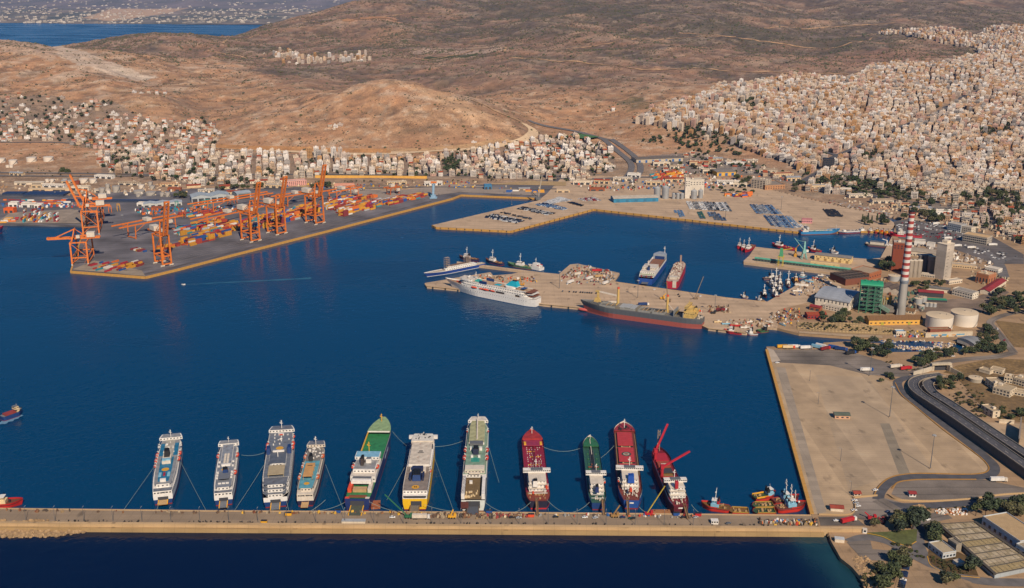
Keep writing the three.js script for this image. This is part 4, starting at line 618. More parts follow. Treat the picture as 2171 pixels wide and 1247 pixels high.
const gangway = (s,x,len) => { const z = -s.L / 2 + 3;const g = s.p('gangway',quads([[V(x - 0.8,8,z),V(x - 0.8,GH + 0.3,z - len),V(x + 0.8,GH + 0.3,z - len),V(x + 0.8,8,z)].reverse()]),C.wood);part(g,'gangway_rail',[-1,1].map((k) => beam(V(x + k * 0.8,8.8,z),V(x + k * 0.8,GH + 1.2,z - len),0.35)),C.wood);};
{ // 8 crimson tanker
  const s = new Ship('tanker_ship','tanker with crimson deck dotted with white fittings and white stern house','tanker',[1142,1080],[1127,935],19.5,{ stern: 0.72,sl: 0.1,rake: 4,bow: 0.2,sheer: 1.5,group: mole_group });
  stdHull(s,7.5,PAINT('#252338'),C.red,C.red,1.2);s.bulwark(7.5,7.5,PAINT('#a8352c'),0.78,1.6);s.deckS(7.2,PAINT('#8e2238'));s.deck(0.86,0.97,9.2,PAINT('#a5322b'),0.3,'forecastle_deck',1.2);s.deck(0.77,0.86,8.6,PAINT('#93304a'),1.4,'raised_deck',0.6);
  const bol = [];for (let i = 0;i < 17;i++) for (const x of [-5.6,-3.6,-1.2,1.6,3.4,5.8]) if (rnd() < 0.8) bol.push(cyl(0.34,0.34,0.7,6,x + rr(-0.3,0.3),7.3,at(s,0.34 + i * 0.03)));tag(s.p('deck_fitting',bol,C.white),null,null,null,'stuff');tag(s.p('pipe_valve',Array.from({ length: 34 },(_,i) => box(1,0.6,0.6,rr(-6,6),7.35,at(s,[0.36,0.5,0.62,0.7][i % 4]))),C.yellow),null,null,null,'stuff');s.p('pipe',[0,1,2].map((i) => beam(V(-1 + i,8,at(s,0.34)),V(-1 + i,8,at(s,0.84)),0.35)),PAINT('#8c3444'));
  const t = aftHouse(s,0.12,0.29,7.6,3,14);s.p('side_screen',box(3.6,6.5,10,5.4,7.6,at(s,0.21)),C.white);s.funnel(2,at(s,0.13),12,4,4,5,C.white);s.mast(0.5,at(s,0.3),t,7);s.mast(0,at(s,0.95),10.4,7);s.p('lifeboat',[ball(1,-7,11.6,at(s,0.12),1.3,1.3,4,10)],C.life);s.p('lifeboat_frame',[box(0.5,5,0.5,-5.6,7.6,at(s,0.09)),box(0.5,5,0.5,-8.4,7.6,at(s,0.15))],C.white);s.p('rescue_boat',ball(1,4,9.4,at(s,0.08),1,0.8,2.6,8),C.life);s.p('stern_deck',prism(s.outline(0,0.12,0.4),7.25,7.5),PAINT('#7d3a2b'));s.clutter(0.01,0.1,7.5,14,C.tan,2);s.p('stern_beam',box(15,0.4,0.5,0,9,at(s,0.075)),C.white);s.rail(0.3,0.86,7.5,0.15);gangway(s,1.6,19);s.p('winch',[-1,1].map((k) => box(2,1.4,6,k * 7,8.4,at(s,0.8))),C.yellow);
}
{ // 9 green tanker
  const s = new Ship('tanker_ship','small tanker with dark green deck and a black pipe line down its middle','tanker',[1268,1082],[1250,945],14.5,{ stern: 0.7,sl: 0.14,rake: 3,bow: 0.18,sheer: 1.2,group: mole_group });
  stdHull(s,6.5,C.navy,C.white,C.darkred,1);s.bulwark(6.5,6.5,C.offwhite,0.8,1.5);s.deckS(6.2,PAINT('#2e5a4c'));s.deck(0.84,0.975,7.9,PAINT('#2f6a45'),0.5,'forecastle_deck',0.9);s.p('pipe_trunk',box(1.5,1.5,s.L * 0.62,0.2,6.3,at(s,0.62)),C.dark);s.p('pipe',[-1.3,1.6].map((x) => beam(V(x,7,at(s,0.33)),V(x,7,at(s,0.8)),0.35)),C.midgrey);s.p('tank_hatch',[0.42,0.5,0.58,0.66,0.74].flatMap((t) => [-1,1].map((k) => cyl(0.8,0.8,0.8,8,k * 3.6,6.2,at(s,t)))),C.green);s.p('boom',[beam(V(0,7,at(s,0.62)),V(0.4,9,at(s,0.95)),0.5)],C.offwhite);s.p('manifold',[box(9,0.7,1.4,0,6.8,at(s,0.52)),box(1,1.2,1,1.2,7,at(s,0.55))],C.rust);
  const t = aftHouse(s,0.12,0.3,6.6,3,10.5);s.funnel(0.4,at(s,0.1),10,3,4,5,PAINT('#1b2f66'));s.boats([[0.24,-1,0.6]],9);s.mast(-0.3,at(s,0.29),t,6);s.mast(0,at(s,0.95),9,5);s.p('stern_frame',[box(10,0.3,0.4,0,9,at(s,0.07)),box(10,0.3,0.4,0,7.4,at(s,0.05)),box(0.4,2.6,0.4,2,6.4,at(s,0.05))],C.white);s.clutter(0.01,0.12,6.4,12,C.offwhite,2,1);s.clutter(0.3,0.36,6.4,10,C.yellow,2,1);s.rail(0.02,0.84,6.5,0.1);gangway(s,-3.6,17);
}
{ // 10 red hatch carrier
  const s = new Ship('bulk_carrier','bulk carrier with long red hatch covers, round deck mark and blue funnel','cargo ship',[1338,1080],[1322,918],19.5,{ stern: 0.6,sl: 0.16,rake: 3.5,bow: 0.14,sheer: 1.6,group: mole_group });
  s.p('boot_topping',s.shell(-1.5,1.2,8),C.darkred);s.p('hull',s.shell(1.2,8,8,0.28,1),PAINT('#b0394a'));s.p('stern_hull',s.shell(1.2,8,8,0,0.28),PAINT('#1d4b94'));s.deckS(7.6,PAINT('#7b3b30'));s.bulwark(8,8,C.offwhite,0.86,1.2);s.deck(0.89,0.98,8.9,PAINT('#973038'),0.4,'forecastle_deck',0.8);
  const red = PAINT('#b23a3c');for (const [a,b] of [[0.31,0.42],[0.45,0.64],[0.67,0.86]]) { s.p('hatch_coaming',box(13.6,1.5,(b - a) * s.L,0.6,7.8,at(s,(a + b) / 2)),C.dark);const h = s.p('hatch_cover',box(13.2,0.8,(b - a) * s.L - 0.6,0.6,9.32,at(s,(a + b) / 2)),red);const n = Math.round((b - a) * s.L / 5);part(h,'cover_rib',Array.from({ length: n },(_,i) => box(13.25,0.1,0.14,0.6,10.12,at(s,a) + (i + 1) / (n + 1) * (b - a) * s.L)),PAINT('#8f2c30'));}
  s.disc(0.6,at(s,0.545),10.14,4.2,PAINT('#3a4a3c'));s.disc(0.6,at(s,0.545),10.2,2.6,C.offwhite,'deck_circle');s.disc(0.6,at(s,0.545),10.26,2.0,PAINT('#8e6f5a'),'deck_circle');s.p('winch',[0.435,0.655].flatMap((t) => [box(7,1.4,1.6,0.6,7.8,at(s,t)),ball(0.8,-3,9.4,at(s,t)),ball(0.8,4,9.4,at(s,t))]),C.tan);s.p('side_walkway',[-1,1].map((k) => box(0.9,0.3,s.L * 0.56,k * 8.6,8.05,at(s,0.58))),C.wood);s.clutter(0.88,0.95,9.8,22,C.dark,3,1.1);s.mast(0,at(s,0.93),9.8,9);
  const t = aftHouse(s,0.12,0.28,8,3,13);s.funnel(-0.4,at(s,0.14),14,5.4,6,5.4,PAINT('#1b4fa6'),PAINT('#1b4fa6'));const lf = s.p('lifeboat',ball(1,0.4,13.4,at(s,0.05),1.4,1.3,4,10),C.life);part(lf,'davit',[-1,1].map((k) => beam(V(0.4 + k * 2,8,at(s,0.07)),V(0.4 + k * 2,16,at(s,0.09)),0.5)),C.white);s.boats([[0.17,1,0.6]],11);s.mast(0,at(s,0.27),t,8);s.clutter(0.02,0.12,8,26,C.offwhite,2,1.2);s.rail(0.02,0.86,8,0.1);gangway(s,3,20);s.p('hull_lettering',box(3.2,1.1,0.15,-0.3,5,-s.L / 2 - 0.05),C.white);
}
{ // 11 crimson cargo with two deck cranes
  const s = new Ship('cargo_ship','dark red cargo ship with two red deck cranes swung towards open water on its right','cargo ship',[1443,1092],[1393,972],16,{ stern: 0.7,sl: 0.12,rake: 4,bow: 0.22,sheer: 2,group: mole_group });
  stdHull(s,8,PAINT('#571b28'),C.red,C.darkred,1.2);s.deckS(7.7,PAINT('#7a1f2b'));s.bulwark(8,8,PAINT('#571b28'),0.8,1.4);const red = PAINT('#a82733');for (const [a,b] of [[0.32,0.45],[0.76,0.9]]) s.p('hatch_cover',box(11,1.8,(b - a) * s.L,0.3,8,at(s,(a + b) / 2)),red);s.p('open_hold',[box(10.8,1.4,0.4,0.3,8,at(s,0.74)),box(10.8,1.4,0.4,0.3,8,at(s,0.47)),box(0.4,1.4,s.L * 0.27,5.5,8,at(s,0.605)),box(0.4,1.4,s.L * 0.27,-4.9,8,at(s,0.605))],red);s.p('hold_floor',box(10,0.1,s.L * 0.26,0.3,7.95,at(s,0.605)),PAINT('#8a6a3e'));s.p('hold_cover',box(10.2,0.6,8,0.3,8.8,at(s,0.58)),C.shade);s.p('stacked_cover',box(10.4,1.2,10,0.3,8.8,at(s,0.69)),PAINT('#974a34'));s.p('cover_mark',box(5,0.1,1.2,0.3,10.02,at(s,0.69)),C.offwhite);
  for (const [t,dx,dz,dy] of [[0.8,-14,22,15],[0.5,-25,12,8]]) { const base_ = V(5.6,8,at(s,t));s.p('deck_crane',[cyl(1.4,1.2,9,10,base_.x,8,base_.z),box(2.8,3,3.4,base_.x,15.5,base_.z),beam(V(base_.x,16.5,base_.z),V(base_.x + dx,16.5 + dy,base_.z + dz),1.5,1.2)],PAINT('#b12633'));}
  s.p('foremast',[-0.6,0.6].flatMap((k) => [beam(V(k * 1.6,9,at(s,0.96)),V(k * 1.4,29,at(s,0.96)),0.5),...Array.from({ length: 7 },(_,i) => beam(V(-1,11 + i * 2.6,at(s,0.96)),V(1,12.3 + i * 2.6,at(s,0.96)),0.7))]),hex('#9c8d7a',0.8));
  const t = aftHouse(s,0.12,0.28,8,3,12);s.p('side_screen',box(4.4,8.4,9,1.2,8.2,at(s,0.2)),C.white);s.mast(0.4,at(s,0.27),t,7);s.p('stair_frame',Array.from({ length: 5 },(_,i) => box(5,0.3,1.2,-3,9 + i * 1.8,at(s,0.11 + i * 0.01))),C.white);s.p('funnel',box(2.6,6,3,1.2,16,at(s,0.14)),PAINT('#a82733'));s.clutter(0.02,0.12,8,16,C.offwhite,2,1);s.rail(0.02,0.8,8,0.1);gangway(s,-3,16);s.p('hull_lettering',box(4,1,0.15,0,5.4,-s.L / 2 - 0.05),C.white);
}
// tugs and supply boats
function tug(label,a,b,B,hull,house,o = {}) {
  const s = new Ship(o.name ?? 'tugboat',label,o.cat ?? 'tugboat',a,b,B,{ stern: 0.8,sl: 0.15,bow: 0.35,rake: 1.6,sheer: 1.8,group: o.group }),D = o.D ?? 3.2,k = B / 9;
  stdHull(s,D,hull,C.white,o.boot ?? C.darkred,0.6);s.bulwark(D,D,o.strake ?? hull,0.45,1);s.deckS(D - 0.2,o.deck ?? C.rust);s.p('fender',[s.shell(D - 0.55,D - 0.1,D,0.02,1,0.25)],C.rubber);
  const z = o.z ?? 0.62;s.p('deckhouse',box(B * 0.62,2.6,s.L * 0.3,0,D,at(s,z)),house);s.p('wheelhouse',box(B * 0.5,2.6,s.L * 0.16,0,D + 2.62,at(s,z + 0.03)),house);s.wins([[-B * 0.25,at(s,z - 0.05)],[B * 0.25,at(s,z - 0.05)],[B * 0.25,at(s,z + 0.11)],[-B * 0.25,at(s,z + 0.11)]],D + 3.8,1.4,1,0.9);s.p('wheelhouse_roof',box(B * 0.56,0.25,s.L * 0.19,0,D + 5.24,at(s,z + 0.03)),C.white);s.mast(0,at(s,z),D + 5.5,o.mast ?? 6 * k,o.mastM ?? C.white);for (const e of [-1,1]) s.funnel(e * B * 0.2,at(s,z - 0.12),D + 2.6,B * 0.14,B * 0.2,2.6,o.fun ?? C.dark);s.clutter(0.08,0.4,D,8,o.gear ?? C.tan,1.6,1.1 * k);s.p('winch',cyl(0.8 * k,0.8 * k,2,10,0,D,at(s,z + 0.22)),C.dark);
  return s;
}
{
  const g = 'tugs beside the mole';
  const a = tug('red tugboat with pale blue house alongside the mole',[1547,1084],[1490,1076],9.5,PAINT('#b52a1f'),C.sky,{ group: g,deck: PAINT('#7d5d2a'),mast: 10,fun: PAINT('#a8262c'),z: 0.55 });a.p('fast_boat',ball(1,-2.6,6,at(a,0.5),1.2,0.8,3,8),C.crimson);
  const t2 = tug('red and pale blue salvage tug at the corner of the yard, in front of another',[1645,1084],[1704,1077],10.5,PAINT('#b82c1d'),C.sky,{ group: g,deck: PAINT('#7a4a3a'),mast: 13,fun: C.sky,z: 0.52,D: 3.6 });t2.domes([[2,9,at(t2,0.6),1],[-2.4,6.4,at(t2,0.75),0.9]]);t2.mast(2.2,at(t2,0.72),6.4,9);
  const t3 = tug('red and pale blue salvage tug second from the quay at the yard corner',[1640,1070],[1690,1063],9.5,PAINT('#b82c1d'),C.sky,{ group: g,deck: PAINT('#7a4a3a'),mast: 12,fun: C.sky,z: 0.5,D: 3.6 });t3.p('pale_crane',[beam(V(0,6,at(t3,0.44)),V(-3,14,at(t3,0.36)),1.8,1.3)],C.sky);
  for (const [l,p,q,dk] of [['red work barge with yellow rails and tan deck behind the tugboat',[1587,1089],[1546,1087],'#8a6a34'],['red work barge with green deck nearest the mole corner',[1643,1089],[1597,1089],'#3d5c3a'],['red work barge with green deck, second row at the corner',[1639,1076],[1596,1077],'#4a6440']]) { const b = new Ship('work_barge',l,'barge',p,q,9.5,{ stern: 0.95,sl: 0.06,bow: 0.14,rake: 0.8,group: 'work barges by the mole corner' });stdHull(b,2.6,PAINT('#b52a1f'),C.red,C.darkred,0.5);b.deckS(2.5,PAINT(dk));b.p('yellow_rail',[-1,1].map((k) => box(0.3,0.8,b.L * 0.8,k * 4.3,2.6,-b.L * 0.05)).concat(box(8.4,0.8,0.3,0,2.6,at(b,0.02))),PAINT('#a8873c'));b.clutter(0.1,0.85,2.65,9,C.tan,1.5,1.2);}
  const t4 = tug('short red barge tug with green deck, farthest from the mole at the yard corner',[1598,1061],[1640,1054],9,PAINT('#b82c1d'),C.sky,{ group: g,deck: PAINT('#3d5c3a'),z: 0.78,mast: 4 });t4.p('yellow_rail',[-1,1].map((k) => box(0.5,1.1,t4.L * 0.6,k * 3.8,3.2,at(t4,0.33))),C.yellow);
  tug('red tug with cream house at the left end of the mole',[-42,1076],[46,1070],11,PAINT('#b52222'),C.cream,{ mast: 11,z: 0.5 });
}
// the cargo ship and the speedboat under way, with their wakes
const foam = mat(0.10,0.2,0.3,0.7),foam2 = mat(0.02,0.10,0.165,0.6);
function wake(label,pts,w0,w1,m = foam) { const p = spline(pts.map(([x,y]) => G(x,y,0.06)),30);tag(struct('wake',ribbon(p,(t) => lerp(w0,w1,t) * (0.8 + 0.3 * Math.sin(t * 40))),m,label),null,null,null,'stuff');}
{
  const s = new Ship('coaster','small dark cargo ship with red hatch under way at the left edge','cargo ship',[4,892],[44,878],8,{ stern: 0.85,bow: 0.2,rake: 2,sheer: 1 });stdHull(s,4.5,C.navy,C.white,C.darkred,0.5);s.deckS(4.2,C.grey);s.p('hatch_cover',box(6.5,1.4,s.L * 0.55,0,4.4,at(s,0.42)),PAINT('#8d3a34'));aftHouse(s,0.78,0.9,4.4,1,5,C.cream,0.7);s.mast(0,at(s,0.84),9,3);s.bulwark(4.5,4.5,C.dark,0.8,1);
  wake('white foam trailing behind the small cargo ship',[[47,880],[30,888],[10,895],[-20,902],[-60,912]],3,14);
  const b = new Ship('speedboat','tiny white speedboat crossing the harbour','boat',[393,603.6],[385,604],2.6,{ stern: 0.9,bow: 0.5,rake: 0.6 });stdHull(b,1.1,C.white,C.white,C.white,0.3);b.deckS(1,C.offwhite,0.1);b.p('windscreen',box(1.6,0.6,0.4,0,1,at(b,0.55)),C.glass);
  wake('long pale wake behind the speedboat',[[393,603.6],[440,601],[540,596],[660,590]],2,9,foam2);wake('short white foam close behind the speedboat',[[393,603.5],[405,602.8],[425,601.8]],2,3);
}

// ---------- ships at the repair pier and in the basin ----------
seed = 640;
{ // cruise ship
  const s = new Ship('cruise_ship','white cruise ship with turquoise funnel and row of orange lifeboats','cruise ship',[1141,649.5],[963,614],20,{ stern: 0.7,sl: 0.12,rake: 15,bow: 0.34,sheer: 3,aftRound: 0.4 });
  stdHull(s,10.5,C.white,C.white,C.navy,0.5);s.wins(s.outline(0.08,0.8,-0.05),6.6,3,0.7,0.7);s.wins(s.outline(0.02,0.2,-0.05),8.2,2.2,1.6,0.9);s.bulwark(10.5,10.5,C.white,0.84,1.2);s.deckS(10.2,hex('#a58262',0.85));
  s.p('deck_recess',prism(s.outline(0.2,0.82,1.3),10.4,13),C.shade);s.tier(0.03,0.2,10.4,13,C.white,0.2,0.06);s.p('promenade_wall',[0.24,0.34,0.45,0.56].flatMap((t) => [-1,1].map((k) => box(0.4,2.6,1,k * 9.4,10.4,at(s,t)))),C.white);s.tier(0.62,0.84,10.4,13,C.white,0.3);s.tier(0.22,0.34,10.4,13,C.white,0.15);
  s.tier(0.06,0.86,13,15.8,C.white,0.3,0.06);s.tier(0.1,0.86,15.8,18.4,C.white,1.4,0.06);s.deck(0.06,0.12,15.82,hex('#a58262',0.85),0.8);s.deck(0.03,0.08,13.02,hex('#a58262',0.85),0.6);s.deck(0.1,0.86,18.42,hex('#b09478',0.85),1.7);s.rail(0.1,0.86,18.4,1.4);
  s.boats([[0.38,1,1.25],[0.38,-1,1.25],[0.46,1,0.8],[0.52,1,1.25],[0.52,-1,1.25],[0.6,1,0.9]].map(([t,k,z]) => [1 - t + 0.08,k,z]),10.9);s.tier(0.24,0.36,18.6,20.8,C.white,3,0.04);
  const f = s.p('funnel',prism([[-4.6,at(s,0.22)],[4.6,at(s,0.22)],[4,at(s,0.37)],[-4,at(s,0.37)]],20.8,21.3),C.white);part(f,'funnel_casing',quads((() => { const z0 = at(s,0.225),z1 = at(s,0.36),z2 = at(s,0.24),z3 = at(s,0.30),y0 = 21.3,y1 = 28;const a = [V(-4.4,y0,z0),V(4.4,y0,z0),V(3.8,y0,z1),V(-3.8,y0,z1)],b = [V(-2.8,y1,z2),V(2.8,y1,z2),V(2.4,y1,z3),V(-2.4,y1,z3)];return [[a[1],a[0],b[0],b[1]],[a[2],a[1],b[1],b[2]],[a[3],a[2],b[2],b[3]],[a[0],a[3],b[3],b[0]],[b[0],b[3],b[2],b[1]]];})()),C.turq);part(f,'funnel_top',box(3.4,1,6,0,28,at(s,0.265)),C.dark);
  s.p('screen',[box(0.5,4,12,8.4,18.5,at(s,0.6)),box(0.5,4,12,-8.4,18.5,at(s,0.6))],C.navy);const mk = [0.565,0.59,0.6,0.62,0.64].map((t,i) => box(0.1,i % 2 ? 2.6 : 1.6,0.6,-8.75,19.2,at(s,t)));s.p('screen_mark',mk,C.white);s.p('pool',box(7,0.2,9,0,18.6,at(s,0.46)),C.turq);s.p('dome_roof',box(8,1.8,7,0,18.6,at(s,0.7),0,0.8),PAINT('#2f9c98'));s.tier(0.74,0.86,18.6,21,C.white,0.9,0.03,true,'bridge');s.deck(0.74,0.86,21.02,C.offwhite,1.4);s.mast(0,at(s,0.73),21,10);s.domes([[3,21.2,at(s,0.8),1.5],[-3,21.2,at(s,0.82),1.2]]);s.clutter(0.88,0.97,12.4,12,C.life,3,1.4);for (let i = 0;i < 4;i++) s.deck(0.012 * i,0.06 + 0.012 * i,10.9 + i * 2.5,i % 2 ? C.rust : C.white,0.5,'aft_terrace',0.3);s.p('aft_canopy',box(9,0.3,6,0,20.5,at(s,0.16)),PAINT('#2f4d7f'));
}
{ // heavy-lift carrier with yellow cranes
  const s = new Ship('bulk_carrier','old grey cargo carrier with red boot topping and yellow cranes and deckhouse','cargo ship',[1490,694.5],[1241,660.5],23,{ stern: 0.62,sl: 0.14,rake: 7,bow: 0.26,sheer: 2.5 });
  s.g.position.y = 1.7;s.p('boot_topping',s.shell(-3.5,4.2,10),wear(PAINT('#9c5148')));s.p('hull',s.shell(4.2,10,10),wear(PAINT('#565a5f')));s.p('bulb',ball(1,0,0.4,s.L / 2 + 2,2.2,2,8,10),PAINT('#c9605a'));s.deckS(9.7,PAINT('#6e6c66'));s.bulwark(10,10,PAINT('#565a5f'),0.8,1.3);const y = hex('#cfae66',0.7,T.worn);
  const hg = PAINT('#8d8f8e');for (const [a,b,open] of [[0.72,0.86,1],[0.55,0.69,0],[0.43,0.53,1],[0.31,0.41,1]]) { s.p('hatch_coaming',[box(15,2.4,0.5,0,9.8,at(s,a)),box(15,2.4,0.5,0,9.8,at(s,b)),box(0.5,2.4,(b - a) * s.L,7.3,9.8,at(s,(a + b) / 2)),box(0.5,2.4,(b - a) * s.L,-7.3,9.8,at(s,(a + b) / 2))],hg);if (open) { s.p('hatch_floor',box(14.4,0.1,(b - a) * s.L - 0.6,0,9.9,at(s,(a + b) / 2)),hex('#6b665c',0.95));s.p('hatch_beam',[0.3,0.6].map((k) => box(14.4,0.5,0.8,0,11.8,at(s,lerp(a,b,k)))),C.tan);} else s.p('hatch_cover',[0,1,2].map((i) => box(15.4,1,(b - a) * s.L / 3 - 0.5,0,12.23 + (i === 1 ? 0.5 : 0),at(s,lerp(a,b,(i + 0.5) / 3)))),PAINT('#a2a5a6'));}
  const post = (t,h,x,top) => { const c = s.p('crane_post',[cyl(1.8,1.5,h,10,x,9.7,at(s,t)),box(4,2.4,4.4,x,9.7,at(s,t))],y);part(c,'crane_head',[cyl(1.7,1.4,2,10,x,9.7 + h,at(s,t))],top);};
  post(0.73,22,-6.8,C.life);post(0.31,20,-6.8,C.life);s.p('crane_pedestal',[box(3,7,10,-6.4,9.7,at(s,0.91),0,0.6),box(2.4,12,3,-6.4,13,at(s,0.905),0,0.8),box(3,1.6,5,-6.4,24.4,at(s,0.91))],y);s.p('crane_boom',[beam(V(-6.4,25,at(s,0.9)),V(-6.4,22.5,at(s,0.74)),1.5,1.6)],C.offwhite);s.p('stowed_boom',[beam(V(-5,11.5,at(s,0.5)),V(-5,13,at(s,0.31)),0.9)],C.midgrey);s.p('lattice_arm',[beam(V(0,14,at(s,0.24)),V(-7,21,at(s,0.31)),0.6)],C.offwhite);
  s.p('tween_box',[box(16,3,6,0,10,at(s,0.7)),box(14,4,2,0,10,at(s,0.54))],hex('#7d766a',0.9));s.p('hold_screen',[box(19,8,1,0,9.8,at(s,0.225)),box(19,6,0.8,0,9.8,at(s,0.15))],PAINT('#7f8488'));s.p('slope_panel',quads([[V(9,10,at(s,0.225)),V(-9,10,at(s,0.225)),V(-9,17,at(s,0.2)),V(9,17,at(s,0.2))]]),PAINT('#d9b43a'));
  s.p('superstructure',[box(15,9,13,0,9.8,at(s,0.105)),box(13,3.4,10,0,18.8,at(s,0.11))],y);s.p('bridge',[box(22,2.8,4,0,22.2,at(s,0.125))],y);s.wins([[-11,at(s,0.125) - 2],[11,at(s,0.125) - 2],[11,at(s,0.125) + 2],[-11,at(s,0.125) + 2]],23.4,1.8,1.2,0.9);s.wins([[-7.5,at(s,0.105) - 6.5],[7.5,at(s,0.105) - 6.5],[7.5,at(s,0.105) + 6.5],[-7.5,at(s,0.105) + 6.5]],15,2.6);s.funnel(1.6,at(s,0.06),17,3.4,4,6,y);s.mast(0,at(s,0.12),25,6,y);s.boats([[0.05,-1,1]],14.5);s.p('stair_tower',[beam(V(-8,10,at(s,0.07)),V(-8,19,at(s,0.045)),1.3)],y);s.clutter(0.01,0.09,9.9,22,C.offwhite,2,1.4);s.clutter(0.87,0.98,11,26,C.midgrey,3,1.6);s.rail(0.02,0.86,10,0.1,C.midgrey);
}
{ // yacht under refit
  const s = new Ship('yacht','white motor yacht with deep blue hull and scaffolded masts under refit','yacht',[1026,563],[906,587],12,{ stern: 0.75,sl: 0.1,rake: 6,bow: 0.36,sheer: 1.6 });stdHull(s,4.6,PAINT('#1f3f86'),C.white,C.white,0.5);s.bulwark(4.6,4.6,C.white,0.7,0.8);s.deckS(4.4,hex('#c2b39d',0.85));
  s.tier(0.16,0.7,4.5,7.2,C.white,0.8,0.05);s.tier(0.24,0.66,7.2,9.6,C.white,1.6,0.06);s.p('brown_canopy',box(6,0.4,s.L * 0.26,0,9.8,at(s,0.48)),hex('#7a604f',0.9));const sc = (t,h,w) => { const g = [];for (let i = 0;i <= 5;i++) g.push(box(w,0.25,w * 1.3,0,9.6 + h * i / 5,at(s,t)));for (const a of [-1,1]) for (const b of [-1,1]) g.push(box(0.3,h,0.3,a * w / 2,9.6,at(s,t) + b * w * 0.65));s.p('scaffold',g,hex('#9a8a80',0.9));};sc(0.66,13,5);sc(0.3,9,6);s.clutter(0.06,0.2,4.6,10,C.offwhite,2,1.4);
}
{ // blue ro-ro and red ship, stern to the repair pier
  const s = new Ship('vehicle_ferry','blue and white ro-ro ship with open brown vehicle deck at the repair pier','cargo ferry',[1368,604],[1403,556],21,{ stern: 0.93,sl: 0.1,rake: 5,bow: 0.2 });stdHull(s,9,PAINT('#1f4a94'),C.white,C.navy,0.8);s.p('hull_strake',s.shell(9,12.4,12.4,0.08,1),C.white);s.deck(0.35,0.86,8.9,hex('#835a44',0.9),0.7);s.p('bow_wall',[prism(s.outline(0.86,0.97,0.2),9,16.5)],PAINT('#8e99a6'));s.p('bow_opening',box(s.B * 0.66,4.5,0.3,0,9.2,at(s,0.86) - 0.2),C.navy);s.tier(0.06,0.36,9,12,C.white,0.2);s.tier(0.1,0.36,12,15,C.white,0.3);s.deck(0.06,0.36,12.02,C.palegreen,0.6);s.tier(0.2,0.36,15,18,C.offwhite,0.8,0,true,'bridge');s.deck(0.2,0.36,18.02,C.offwhite,1);s.deck(0.1,0.2,15.02,C.offwhite,0.8);s.funnel(0,at(s,0.18),15,3,4,5,C.navy);s.mast(3,at(s,0.28),18,8);s.mast(-5,at(s,0.95),16.5,10);s.p('stern_gallery',box(16,1.4,0.3,0,9.8,at(s,0.06) - 0.4),C.shade);s.p('stern_pillar',[-2,0,2].map((k) => box(0.9,3,1,k * 3.4,8.8,at(s,0.05))),C.crimson);s.ramp(8,8,4,C.midgrey,C.midgrey);
  const r = new Ship('red_ship','red hulled ship with pale cluttered deck beside the blue ro-ro','cargo ship',[1424,612],[1444,568],17,{ stern: 0.9,sl: 0.1,rake: 2,bow: 0.2 });stdHull(r,10,PAINT('#ad2433'),C.red,C.red,0.8);r.deck(0.02,0.97,9.9,hex('#b19a89',0.9),0.2);r.p('stern_block',[box(5,9,5,-3.4,1.5,at(r,0.02)),box(5,8,5,4.4,1.5,at(r,0.03)),box(10,3,9,0,10,at(r,0.14))],PAINT('#c4bdb0'));r.clutter(0.15,0.9,10.1,60,C.offwhite,1.4,2.2);r.clutter(0.4,0.95,10.1,20,C.rust,1.4,2);r.p('mast',[beam(V(0,10,at(r,0.93)),V(0,21,at(r,0.93)),2.4,1.4)],hex('#9a8276',0.9));r.p('small_boat',ball(1,8,5,at(r,0.06),2,1.6,4,8),C.yellow);
}
{ // tugs along the thin jetty
  const g = 'tugs along the thin jetty',nv = PAINT('#1c2a52');
  tug('navy tug at the tip of the thin jetty',[1014,554],[975,548],9,nv,C.white,{ mast: 11,group: g });tug('navy tug with two white funnels in the middle of the thin jetty',[1066,563],[1031,554],9,nv,C.white,{ mast: 12,fun: C.white,group: g });tug('long green decked supply ship by the thin jetty',[1128,571],[1078,563],10,PAINT('#4d6b58'),C.white,{ mast: 13,group: g,deck: PAINT('#5b8a5c'),fun: C.white,name: 'supply_ship',cat: 'ship',z: 0.5 });
  const s = new Ship('small_ferry','small white ferry with rounded stern at the root of the thin jetty','ferry',[1150,574],[1122,568],10,{ stern: 0.85,sl: 0.1,rake: 2,bow: 0.3,sheer: 1 });stdHull(s,4.6,C.white,C.white,C.navy,0.5);s.deckS(4.4,C.offwhite);s.tier(0.1,0.7,4.5,7,C.white,0.7,0.06);s.tier(0.25,0.66,7,9.4,C.white,1.4,0.05);s.mast(0,at(s,0.5),9.4,8);s.p('raft',[-1,1].map((k) => box(1,1,4,k * 4,7,at(s,0.2))),C.crimson);
}
{ // pier with red tugs
  const g = 'red tugs at the grain pier',rd = PAINT('#b3202f');
  tug('leftmost of the red tugs nose out at the grain pier end',[1574,524],[1564,528],8,rd,C.white,{ mast: 8,group: g,strake: rd });tug('middle of the red tugs nose out at the grain pier end',[1584,526],[1572,532],8,rd,C.white,{ mast: 8,group: g });tug('tallest of the red tugs nose out at the grain pier end',[1598,523],[1580,536],9,rd,C.white,{ mast: 12,group: g });
  tug('long red anchor tug along the back of the grain pier',[1684,531],[1638,522],10,rd,C.white,{ mast: 12,group: g,deck: rd,z: 0.7 });tug('red tug behind the yellow warehouse on the pier',[1740,536],[1714,531],8,rd,C.white,{ mast: 10,group: g });tug('white motor boat behind the yellow warehouse roof',[1776,539],[1760,536],7,C.white,C.white,{ mast: 4,name: 'motor_boat',cat: 'boat' });
}
